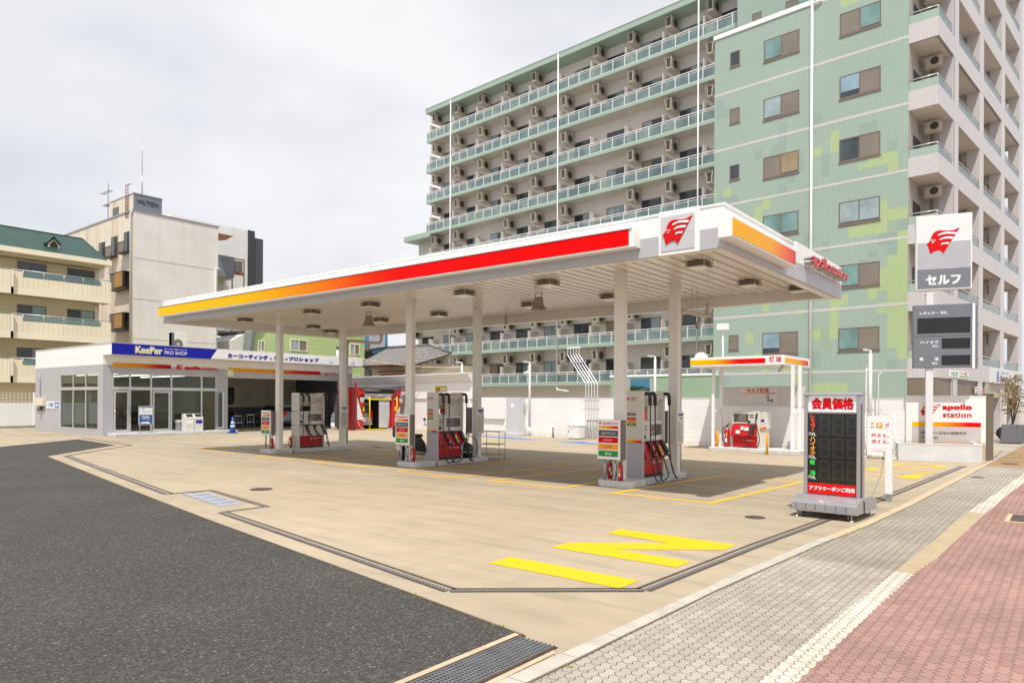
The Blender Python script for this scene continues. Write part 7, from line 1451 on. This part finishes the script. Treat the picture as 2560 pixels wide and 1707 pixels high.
b1_ = onX(*zl(205, 70), -63.3); b2_ = onX(*zl(318, 230), -63.3); m = M(); m.box(-63.6, -63.3, b1_.y + .05, b2_.y, b2_.z, b1_.z); m.build('lower_screen', MATS['slat_dark'], gb, True); m = M(); m.box(-63.32, -63.2, b2_.y - .15, b2_.y, 2, b1_.z + .3); m.box(-63.32, -63.2, b1_.y, b1_.y + .1, 2, b1_.z); m.box(-63.32, -63.2, b1_.y, b2_.y, b2_.z - .2, b2_.z); m.build('lower_rusty_frame', rs, gb, True)
aw = [onX(*zc(*p), -62) for p in ((1070, 515), (1145, 530), (1105, 550), (1070, 552))]; t = thing('rusty_awning', 'rusty corrugated awning sticking out high beside the beige block', 'awning', tuple(aw[0])); M().prism([p - aw[0] for p in map(Vector, aw)], (-1.6, 0, .35)).build('sheet', rs, t)
# white gabled house
hz = [onX(*zl(*p), -58) for p in ((320, 75), (325, 255), (385, 255), (385, 140), (425, 55))]
wh = thing('white_gabled_house', 'small white house with a dark roof slope left of the pale green house', 'house', (-58, hz[0].y, 0)); M().prism([(-58, hz[0].y - 1.2, 0), (-58, hz[2].y, 0), (-58, hz[2].y, hz[3].z), (-58, hz[0].y + .1, hz[0].z + .1), (-58, hz[0].y - 1.2, hz[0].z - .6)], (-5, 0, 0)).build('wall', mat('house_white', (.62, .61, .58), .7, vs=1, var=.08), wh, True)
m = M(); q = [(-57.7, hz[2].y + .2, hz[3].z - .05), (-57.7, hz[0].y, hz[0].z + .25), (-57.7, hz[0].y, hz[0].z + .4), (-57.7, hz[2].y + .2, hz[3].z + .1)]; m.prism(q, (-6, 0, 0)); m.build('roof', mat('roof_dark_tile', (.11, .095, .09), .7, vs=5, var=.25), wh, True)
# ---- pale green clad house
g = NG('green_siding', .6); o = g.sep(); ln = g.math('FRACT', g.math('MULTIPLY', o['Z'], 3.3)); g.color(g.mix(g.math('GREATER_THAN', ln, .93), g.ramp(g.noise(.7, 4), [(.3, (.43, .55, .24)), (.7, (.48, .60, .28))]), (.30, .40, .16))); sid = g.m
gh = thing('pale_green_house', 'pale lime green clad house with cream framed windows behind the garage', 'house', (-45, 32, 0)); lx0, lx1 = onX(*zl(390, 255), -45), onX(*zl(432, 55), -45)
M().prism([(-45, lx0.y, 0), (-45, 37.1, 0), (-45, 37.1, 8.2), (-45, lx1.y + 1.4, 8.2), (-45, lx1.y, lx1.z), (-45, lx0.y, lx0.z)], (-1.2, 0, 0)).build('wall', sid, gh, True)
m = M(); m.prism([(-44.8, lx0.y - .25, lx0.z - .6), (-44.8, lx0.y, lx0.z - .6), (-44.8, lx1.y, lx1.z), (-44.8, lx1.y + 1.5, 8.3), (-44.8, lx1.y + 1.3, 8.5), (-44.8, lx1.y - .25, lx1.z + .05)], (-1.0, 0, 0)); m.build('roof_edge', mat('roof_edge_greygreen', (.16, .19, .17), .6, var=.08), gh, True)
for (p0, p1) in (((470, 137), (548, 265)), ((838, 122), (1032, 268)), ((1512, 175), (1622, 308)), ((1540, 528), (1620, 640))):
    a, b = onX(*zl(*p0), -45), onX(*zl(*p1), -45); f = M(); y0, y1, z0, z1 = a.y, b.y, b.z, max(a.z, b.z + .5); w_ = .07; x = -44.95
    f.box(-44.999, x, y0, y1, z0, z0 + w_); f.box(-44.999, x, y0, y1, z1 - w_, z1); f.box(-44.999, x, y0, y0 + w_, z0 + w_, z1 - w_); f.box(-44.999, x, y1 - w_, y1, z0 + w_, z1 - w_); f.box(-44.999, x, (y0 + y1) / 2 - .03, (y0 + y1) / 2 + .03, z0 + w_, z1 - w_); fo = f.build('window', cream2, gh, True)
    for j, (c, d_) in enumerate(((y0 + w_, (y0 + y1) / 2 - .03), ((y0 + y1) / 2 + .03, y1 - w_))):
        q = M().box(-44.999, -44.98, c, d_, z0 + w_, z1 - w_).build('pane', curt[1] if j == 0 else mesh, fo)
        for v in q.data.vertices: v.co -= gh.location
# ---- tiled roof house
TY = 33.0
def ot(px, py): return onY(*z86(px, py), TY)
tl, tr2, rl, rr_, = ot(480, 230), ot(1400, 262), ot(372, 20), ot(830, 40)
th_ = thing('tiled_house', 'old cream house with a grey tiled roof behind the car wash', 'house', (tl.x, TY, 0))
M().box(tl.x, tl.x + 5.2, TY, TY + 6, 0, tl.z).build('wall', mat('house_cream', (.50, .42, .33), .7, vs=1, var=.06), th_, True)
g = NG('grey_roof_tiles', .6); o = g.sep(); a_ = g.math('ABSOLUTE', g.math('SUBTRACT', g.math('FRACT', g.math('MULTIPLY', o['X'], 3.4)), .5)); b_ = g.math('FRACT', g.math('MULTIPLY', o['Z'], 5.0)); g.color(g.mix(g.math('MAXIMUM', g.math('GREATER_THAN', a_, .40), g.math('GREATER_THAN', b_, .78)), g.ramp(g.noise(4, 4), [(.3, (.17, .155, .15)), (.7, (.30, .27, .25))]), (.055, .05, .055))); g.bump(a_, .6, .05); rtl = g.m
e0 = Vector((tl.x - 1.1, TY - .7, tl.z - .1)); e1 = Vector((tl.x + 5.4, TY - .7, tl.z - .1)); hr = rl.z + .55
r0 = Vector((tl.x - 1.1, TY + 2.6, hr)); r1 = Vector((rr_.x + 1.1, TY + 2.6, hr)); m = M(); hp = Vector((rr_.x + 4.0, TY + .6, tl.z + .62))
m.add([e0, e1, Vector((tl.x + 5.4, TY + 2.6, tl.z + .75)), r1, r0], [(0, 1, 2, 3, 4)]); m.add([p - UZ * .1 for p in (e0, e1, Vector((tl.x + 5.4, TY + 2.6, tl.z + .75)), r1, r0)], [(4, 3, 2, 1, 0)]); m.build('roof', rtl, th_, True)
m = M(); m.tube([r0, r1], .14, 0, 6); m.tube([r1, Vector((tl.x + 5.4, TY + 2.6, tl.z + .8))], .1, 0, 6); m.build('ridge', mat('ridge_grey', (.10, .09, .09), .6, var=.2), th_, True)
m = M(); m.tube([e0 + UY * -.06, e1 + UY * -.06], .06, 0, 6); m.tube([(tl.x + .1, TY - .7, tl.z - .15), (tl.x + .05, TY - .06, tl.z - .5), (tl.x + .05, TY - .06, 0)], .05, 0, 6); m.build('gutter', mat('gutter_brown', (.16, .06, .04), .5, var=.1), th_, True)
a, b = ot(640, 350), ot(1080, 385); m = M(); m.prism([(a.x, TY - .5, a.z - .15), (a.x, TY - .5, a.z - .08), (a.x, TY, a.z + .05), (a.x, TY, a.z - .05)], (b.x - a.x, 0, 0)); m.build('window_hood', mat('hood_rust', (.40, .14, .07), .6, var=.15), th_, True); M().box(a.x + .1, b.x - .1, TY - .03, TY - .001, a.z - 1.2, a.z - .2).build('window', gl, th_, True)
# dark slate house, small cream house, sheeted scaffold tower further back
z84 = Z(840, 780, 240, 2091)
def od(px, py, Y): return onY(*z84(px, py), Y)
p = od(640, 790, 52); q = od(1130, 745, 52); e = od(2000, 715, 52)
sh = thing('slate_house', 'large dark slate coloured house roof and wall behind the tiled house', 'house', (p.x, 52, 0)); sm_ = mat('slate_blue', (.055, .065, .085), .6, vs=1, var=.15)
M().prism([(p.x - 1, 52, 0), (e.x, 52, 0), (e.x, 52, e.z - .5), (q.x, 52, q.z - .5), (p.x - 1, 52, p.z - .3)], (0, 6, 0)).build('wall', sm_, sh, True); M().prism([(p.x - 1.2, 51.4, p.z - .3), (q.x, 51.4, q.z - .1), (e.x, 51.4, e.z), (e.x, 51.4, e.z - .25), (q.x, 51.4, q.z - .4), (p.x - 1.2, 51.4, p.z - .6)], (0, 7, 0)).build('roof', mat('slate_dark', (.03, .033, .04), .5, vs=2, var=.2), sh, True); m = M(); a, b = od(790, 850, 51.3), od(1420, 760, 51.3); m.prism([a, b, b - UZ * .55, a - UZ * .25], (0, .1, 0)); m.build('blue_netting', mat('netting_blue', (.02, .12, .20), .7, vs=4, var=.5), sh, True)
p0, p1 = od(1440, 790, 46), od(1575, 1000, 46); ch = thing('cream_annex', 'small cream annex wall at the left end of the low balconies', 'house', (p0.x, 46, 0)); M().box(p0.x, p1.x + .8, 46, 49, 0, p0.z).build('wall', mat('annex_cream', (.60, .52, .38), .7, var=.04), ch, True); M().box(p0.x - .15, p1.x + .9, 45.8, 49, p0.z, p0.z + .15).build('roof_slab', cream2, ch, True)
p0, p1 = od(628, 560, 70), od(688, 790, 70); st = thing('sheeted_scaffold', 'distant building wrapped in blue scaffold sheeting beside the pale green house', 'building', (p0.x, 70, 0)); M().box(p0.x - 2, p1.x, 70, 74, 0, p0.z + 1).build('sheeting', mat('sheet_blue', (.02, .16, .32), .7, vs=.8, var=.4), st, True); m = M(); m.box(p1.x + .02, p1.x + .6, 70.2, 73, 0, p0.z + .9); m.build('bare_frame', mat('frame_pale', (.35, .35, .4), .6, var=.1), st, True)
# overhead cable to the lamp post behind the wash wall
c0 = onX(*z84(300, 955), -32); c1 = fpt(1154, 918, .5); m = M(); m.tube([Vector(c0).lerp(c1, k / 14) - UZ * (.35 * 4 * (k / 14) * (1 - k / 14)) * .6 for k in range(15)], .022, 0, 6)
tag(m.build('overhead_cable', mat('cable_cream', (.55, .47, .28), .5, var=.05), org=tuple(c0)), 'cream overhead cable sagging from the shop roof to the lamp post', 'cable')
# flood camera pole on the shop roof
p = onX(*zl(1375, 330), -33); t = thing('roof_camera', 'white bullet camera on a short pole behind the shop fascia', 'camera', (-33, p.y, 3.86)); m = M(); m.tube([(0, 0, 0), (0, 0, .62)], .07, 0, 10); m.build('pole', white, t); M().ball((0, 0, .72), .12, 0, 10).build('dome', dgrey, t)
# ================================================================== PEOPLE
def skinned(name, nodes, edges, m_, parent, sub=1, root=0):
    """one continuous surface grown round connected joints; nodes = (x, y, z, radius)"""
    me = bpy.data.meshes.new(name); me.from_pydata([n[:3] for n in nodes], edges, []); o = bpy.data.objects.new(name, me); COL.objects.link(o)
    o.modifiers.new('skin', 'SKIN'); me.materials.append(m_)
    if not me.skin_vertices: 
        bpy.context.view_layer.objects.active = o
    sv = me.skin_vertices[0].data if me.skin_vertices else None
    if sv is None: return None
    for k, n in enumerate(nodes): sv[k].radius = (n[3], n[3] if len(n) < 5 else n[4]); sv[k].use_root = (k == root)
    s = o.modifiers.new('sub', 'SUBSURF'); s.levels = sub; s.render_levels = sub
    bpy.context.view_layer.update()
    new = bpy.data.meshes.new_from_object(o.evaluated_get(bpy.context.evaluated_depsgraph_get())); new.name = name
    o.modifiers.clear(); o.data = new; bpy.data.meshes.remove(me); new.polygons.foreach_set('use_smooth', [True] * len(new.polygons))
    o.parent = parent; return o
skinm = mat('skin_tone', (.42, .25, .17), .5, vs=6, var=.05)
def person(label, loc, rz, P, shirt, trousers, hair, cap=None, scale=.83):
    t = thing('person', label, 'person', loc, rz); t.scale = (scale, scale, scale)
    N = []; E_ = []; idx = {}
    def nd(n, p, r, to=None, r2=None):
        idx[n] = len(N); N.append((p[0], p[1], p[2], r) if r2 is None else (p[0], p[1], p[2], r, r2))
        if to: E_.append((idx[to], idx[n]))
    J = {k: Vector(v) for k, v in P.items()}
    nd('pelvis', J['pelvis'], .115); nd('waist', J['pelvis'].lerp(J['chest'], .45), .10, 'pelvis'); nd('chest', J['chest'], .12, 'waist'); nd('neck', J['neck'], .05, 'chest'); nd('jaw', J['head'] + Vector((.015, 0, -.07)), .062, 'neck'); nd('skull', J['head'] + Vector((0, 0, .03)), .088, 'jaw'); nd('crown', J['head'] + Vector((-.01, 0, .10)), .055, 'skull'); nd('nose', J['head'] + Vector((.10, 0, -.01)), .012, 'skull')
    for s in ('l', 'r'):
        sg = 1 if s == 'l' else -1
        nd('sh' + s, J['sh' + s], .062, 'chest'); nd('el' + s, J['el' + s], .045, 'sh' + s); nd('wr' + s, J['wr' + s], .030, 'el' + s)
        d = (J['wr' + s] - J['el' + s]).normalized(); sd = d.cross(UZ); sd = (sd.normalized() if sd.length > .1 else Vector((0, 1, 0))); palm = J['wr' + s] + d * .07; nd('palm' + s, palm, .030, 'wr' + s)
        for k in range(4): b = palm + d * .035 + sd * (.024 - .016 * k); nd('k%d%s' % (k, s), b, .010, 'palm' + s); nd('f%d%s' % (k, s), b + d * (.05, .062, .066, .05)[k] * .8 - UZ * .018, .008, 'k%d%s' % (k, s))
        th = palm + sd * .035; nd('t1' + s, th, .011, 'palm' + s); nd('t2' + s, th + d * .03 + sd * .02, .009, 't1' + s)
        nd('hip' + s, J['hip' + s], .085, 'pelvis'); nd('kn' + s, J['kn' + s], .058, 'hip' + s); nd('an' + s, J['an' + s], .038, 'kn' + s); nd('toe' + s, J['toe' + s], .036, 'an' + s)
    skinned('body', N, E_, skinm, t)
    # clothing follows the joints, a little larger
    C = [(*J['pelvis'], .135), (*J['pelvis'].lerp(J['chest'], .5), .125), (*J['chest'], .145), (*(J['chest'].lerp(J['neck'], .7)), .085)]; E2 = [(0, 1), (1, 2), (2, 3)]
    for s in 'lr':
        a = len(C); C += [(*J['sh' + s], .078), (*J['el' + s], .056), (*J['el' + s].lerp(J['wr' + s], .8), .043)]; E2 += [(2, a), (a, a + 1), (a + 1, a + 2)]
    skinned('jacket', C, E2, shirt, t)
    C = [(*J['pelvis'], .13)]; E2 = []
    for s in 'lr':
        a = len(C); C += [(*J['hip' + s], .10), (*J['kn' + s], .072), (*J['an' + s].lerp(J['kn' + s], .12), .055)]; E2 += [(0, a), (a, a + 1), (a + 1, a + 2)]
    skinned('trousers', C, E2, trousers, t)
    for s in 'lr':
        m = M(); a, b = J['an' + s], J['toe' + s]; m.tube([a + Vector((-.05, 0, -.045)), a.lerp(b, .5) + Vector((0, 0, -.02)), b + Vector((.03, 0, -.005))], [.04, .045, .035], 0, 8); m.build('shoe', mat('shoe_dark', (.03, .028, .026), .5, var=.1), t)
    h = J['head']
    M().ball((h.x - .018, h.y, h.z + .045), .108, 0, 12, (1, .93, 1.0)).build('hair', hair, t) if not cap else None
    if cap:
        m = M(); m.ball((h.x - .01, h.y, h.z + .075), .112, 0, 12, (1.02, .95, .72)); m.prism([(h.x + .05, h.y - .085, h.z + .05), (h.x + .17, h.y - .06, h.z + .035), (h.x + .185, h.y, h.z + .035), (h.x + .17, h.y + .06, h.z + .035), (h.x + .05, h.y + .085, h.z + .05)], (0, 0, .015)); m.build('cap', cap, t); M().ball((h.x - .035, h.y, h.z + .0), .098, 0, 10, (.9, .93, .8)).build('hair', hair, t)
    for s in (-1, 1):
        M().ball((h.x + .083, h.y + s * .034, h.z + .025), .011, 0, 6).build('eye', ink, t); M().ball((h.x + .0, h.y + s * .093, h.z + .005), .025, 0, 8, (.7, .4, 1.2)).build('ear', skinm, t)
    m = M(); m.box(h.x + .078, h.x + .088, h.y - .022, h.y + .022, h.z - .052, h.z - .044); m.build('mouth', mat('lip_tone', (.30, .10, .08), .5, var=0), t)
    return t
dkhair = mat('dark_hair', (.02, .014, .01), .6, vs=20, var=.3)
STAND = dict(pelvis=(0, 0, .92), chest=(-.02, 0, 1.28), neck=(0, 0, 1.47), head=(.03, 0, 1.58), shl=(-.02, .18, 1.38), shr=(-.02, -.18, 1.38), ell=(.08, .25, 1.12), elr=(.12, -.22, 1.12), wrl=(.30, .22, 1.08), wrr=(.34, -.16, 1.12), hipl=(0, .09, .90), hipr=(0, -.09, .90), knl=(.03, .11, .50), knr=(-.02, -.11, .50), anl=(-.02, .12, .085), anr=(-.06, -.12, .085), toel=(.12, .14, .045), toer=(.08, -.14, .045))
SIT = dict(pelvis=(0, 0, .52), chest=(.02, 0, .88), neck=(.05, 0, 1.06), head=(.09, 0, 1.16), shl=(.02, .18, .98), shr=(.02, -.18, .98), ell=(.14, .23, .74), elr=(.14, -.23, .74), wrl=(.36, .16, .68), wrr=(.36, -.16, .68), hipl=(.04, .09, .50), hipr=(.04, -.09, .50), knl=(.45, .13, .52), knr=(.45, -.13, .52), anl=(.42, .13, .085), anr=(.48, -.13, .085), toel=(.57, .14, .045), toer=(.63, -.14, .045))
person('person in a red cap and dark jacket standing beside a scooter behind the middle pump', (-13.62, 13.98, 0), R(-10), STAND, mat('jacket_dark', (.03, .03, .04), .7, vs=6, var=.2), mat('trousers_black', (.02, .02, .024), .7, vs=6, var=.2), dkhair, mat('cap_red', (.50, .02, .02), .6, var=.05))
person('person in a blue top sitting inside the shop behind the left glass door', (-33.3, 13.35, .13), R(75), SIT, mat('top_blue', (.03, .05, .14), .7, vs=6, var=.2), mat('trousers_navy', (.02, .025, .04), .7, vs=6, var=.2), dkhair)
person('person in a purple top sitting inside the shop beside the window', (-33.9, 14.05, .13), R(60), SIT, mat('top_purple', (.09, .05, .15), .7, vs=6, var=.2), mat('trousers_navy', (.02, .025, .04), .7), dkhair)
for x, y, rz_, lb in ((-33.3, 13.35, 75, 'dark'), (-33.9, 14.05, 60, 'grey')):
    t = thing('waiting_chair', '%s waiting chair under a seated customer inside the shop' % lb, 'chair', (x, y, .13), R(rz_)); cm = mat('chair_%s' % lb, (.04, .04, .045) if lb == 'dark' else (.22, .22, .23), .5, var=.08)
    M().box(-.18, .25, -.2, .2, .33, .36).build('seat', cm, t); M().box(-.21, -.18, -.2, .2, .42, .75).build('backrest', cm, t)
    for a in (-.15, .22):
        for b in (-.18, .18): m = M(); m.tube([(a, b, 0), (a, b, .33)], .012, 0, 6); m.build('leg', galv, t)
# ================================================================== SCOOTER, TROLLEY, AIR TANK AND SMALL PUMP TOP SIGNS
t = thing('motor_scooter', 'dark motor scooter with a rear box and red tail light parked behind the middle pump', 'scooter', (-13.78, 13.3, 0), R(90)); bk = mat('scooter_black', (.018, .018, .02), .25, vs=4, var=.1, coat=.3)
for x in (-.5, .62): m = M(); m.tube([(x, -.05, .22), (x, .05, .22)], .22, 0, 20); w_ = m.build('wheel', black, t); m = M(); m.tube([(x, -.055, .22), (x, .055, .22)], .12, 0, 14); m.build('rim', galv, w_)
m = M(); m.prism([(-.72, -.13, .48), (-.66, -.13, .62), (-.1, -.13, .66), (.05, -.13, .5), (.12, -.13, .3), (.36, -.13, .28), (.44, -.13, .75), (.50, -.13, .78), (.58, -.13, .4), (.45, -.13, .2), (-.3, -.13, .2), (-.4, -.13, .42)], (0, .26, 0)); m.build('body', bk, t, bev=.03, seg=2)
M().box(-.62, .0, -.12, .12, .64, .72).build('seat', black, t, bev=.03); M().box(-.88, -.55, -.17, .17, .66, .95).build('rear_box', mat('box_black', (.03, .03, .034), .4, var=.1), t, bev=.03); m = M(); m.tube([(.44, 0, .75), (.40, 0, .92), (.38, -.27, .96)], .014, 0, 6); m.tube([(.40, 0, .92), (.38, .27, .96)], .014, 0, 6); m.build('handlebar', galv, t)
M().ball((-.75, 0, .50), .07, 0, 8, (.7, 1.2, .8)).build('tail_light', red, t); M().box(-.79, -.775, -.09, .09, .32, .44).build('number_plate', MATS['plate_white'], t); M().box(.52, .60, -.16, .16, .30, .74).build('front_fairing', mat('fairing_white', (.6, .6, .6), .35, var=.04), t, bev=.02); m = M(); m.tube([(.0, -.15, .2), (-.6, -.16, .26)], .05, 0, 8); m.build('exhaust', chrome, t)
for s in (-1, 1): m = M(); m.tube([(.38, s * .22, .96), (.40, s * .25, 1.08)], .008, 0, 5); m.ball((.40, s * .26, 1.1), .05, 0, 8, (.3, 1.2, .8)); m.build('mirror', ink, t)
t = thing('wire_trolley', 'pale wire trolley with a black box on top beside the middle island', 'trolley', (-12.62, 14.95, 0), R(10)); tm = mat('trolley_cream', (.50, .45, .33), .4, .3, var=.08)
for a in (-.3, .3):
    for b in (-.17, .17): m = M(); m.tube([(a, b, .05), (a, b, .78)], .010, 0, 6); m.build('leg', tm, t); m = M(); m.tube([(a, b - .012, .03), (a, b + .012, .03)], .03, 0, 10); m.build('caster', tm, t)
for z in (.14, .42, .77): m = M(); m.tube([(-.3, -.17, z), (.3, -.17, z), (.3, .17, z), (-.3, .17, z), (-.3, -.17, z)], .010, 0, 6); m.box(-.29, .29, -.165, .165, z - .004, z); m.build('shelf', tm if z > .5 else mat('trolley_shelf', (.34, .31, .25), .5, .2, var=.1), t)
tag(M().prism([(-.15, -.12, 0), (.15, -.12, 0), (.13, -.10, .10), (-.13, -.10, .10)], (0, .22, 0)).build('tool_box', black, org=(-12.56, 14.95, .775)), 'black box lying on top of the wire trolley', 'box')
t = thing('air_tank', 'round black tyre inflator tank with a hose on the middle island', 'air tank', (-12.55, 13.80, .118)); M().lathe([(0, .02), (.13, .02), (.17, .10), (.19, .2), (.17, .3), (.12, .36), (.05, .39)], n=18).build('tank', mat('tank_black', (.03, .03, .03), .3, .3, vs=4, var=.3), t); M().lathe([(.18, .15), (.195, .15), (.195, .17), (.18, .17)], n=18).build('band', chrome, t); m = M(); m.lathe([(.2, 0), (.21, .02), (.19, .03)], n=18); m.build('base_ring', black, t)
m = M(); m.tube([(0, 0, .38), (0, 0, .46)], .03, 0, 8); m.tube([(0, -.03, .47), (0, .03, .47)], .045, 0, 12); m.build('gauge', chrome, t); m = M(); m.tube(smooth_path([(0, 0, .45), (.02, .06, .62), (-.02, 0, .72), (.0, .05, .58), (.1, .2, .5), (.16, .24, .3), (.15, .22, .1)], 6), .011, 0, 6); m.build('air_hose', black, t); m = M(); m.tube([(-.02, 0, .70), (-.0, 0, .80)], .02, 0, 6); m.build('chuck', ink, t)
p0, p1 = onY(1565.0, 976.0, 12.6), onY(1611.8, 949.0, 12.6)
t = thing('display_screen', 'small landscape picture screen standing on top of the nearest pump', 'screen', (p0.x, 12.6, 1.838)); w_ = p1.x - p0.x + .12; h_ = .26
M().box(-.02, w_, 0, .05, 0, h_).build('frame', white, t); m = M(); O = Vector((0, -.001, 0)); m.rect(O, UX, UZ, .1, w_ - .01, .01, h_ - .01, .002, 0); m.plate(O, UX, UZ, [(.1, .09), (.18, .12), (.26, .09), (.34, .10), (w_ - .01, .06), (w_ - .01, .03), (.1, .05)], .004, 1); m.plate(O, UX, UZ, [(.1, .01), (w_ - .01, .01), (w_ - .01, .05), (.1, .055)], .005, 2); m.plate(O, UX, UZ, [(.14, .012), (.18, .012), (w_ - .05, .05), (w_ - .08, .05)], .006, 3); m.plate(O, UX, UZ, [(.30, .012), (.36, .012), (w_ - .02, .05), (w_ - .04, .05)], .006, 3)
m.build('picture', [mat('picture_sky', (.12, .45, .75), .3, var=.1, vs=3), mat('picture_green', (.02, .18, .05), .4, var=.1), mat('picture_dark', (.03, .03, .03), .4, var=0), white], t)
p0, p1 = onY(1088.0, 973.0, 12.85), onY(1110.1, 964.0, 12.85)
t = thing('top_notice', 'yellow notice plate lying on top of the middle pump', 'notice', (p0.x, 12.85, 1.838)); w_ = p1.x - p0.x + .1; M().box(0, w_, 0, .012, 0, .16).build('plate', mat('notice_yellow', (.72, .58, .02), .5, var=.04), t); m = M(); O = Vector((0, -.001, 0)); m.txt('注意', O, UX, UZ, .03, w_ * .4, .05, .11, .003, 0); m.rect(O, UX, UZ, w_ * .45, w_ - .02, .03, .1, .003, 1); m.build('print', [ink, white], t)
p0, p1 = onY(1606.0, 1049.0, 22.2), onY(1613.0, 1005.0, 22.2)
t = thing('banner_flag', 'red and white vertical banner seen through the window of the nearest pump', 'banner', (p0.x, 22.2, 0)); M().box(-.3, p1.x - p0.x + .06, 0, .015, .45, p0.z + .35).build('cloth', red, t); M().box(-.3, p1.x - p0.x + .06, 0, .015, p0.z + .355, p1.z).build('upper_cloth', white, t); m = M(); m.tube([(p1.x - p0.x + .09, .01, 0), (p1.x - p0.x + .09, .01, p1.z + .05)], .012, 0, 6); m.build('pole', white, t); m = M(); m.vtxt('洗車機', Vector((0, -.001, 0)), UX, UZ, -.14, .06, .6, p0.z + .3, .003, 0); m.build('lettering', white, t)
M().box(-.4, .4, -.2, .2, 0, .06).build('foot', mgrey, t)
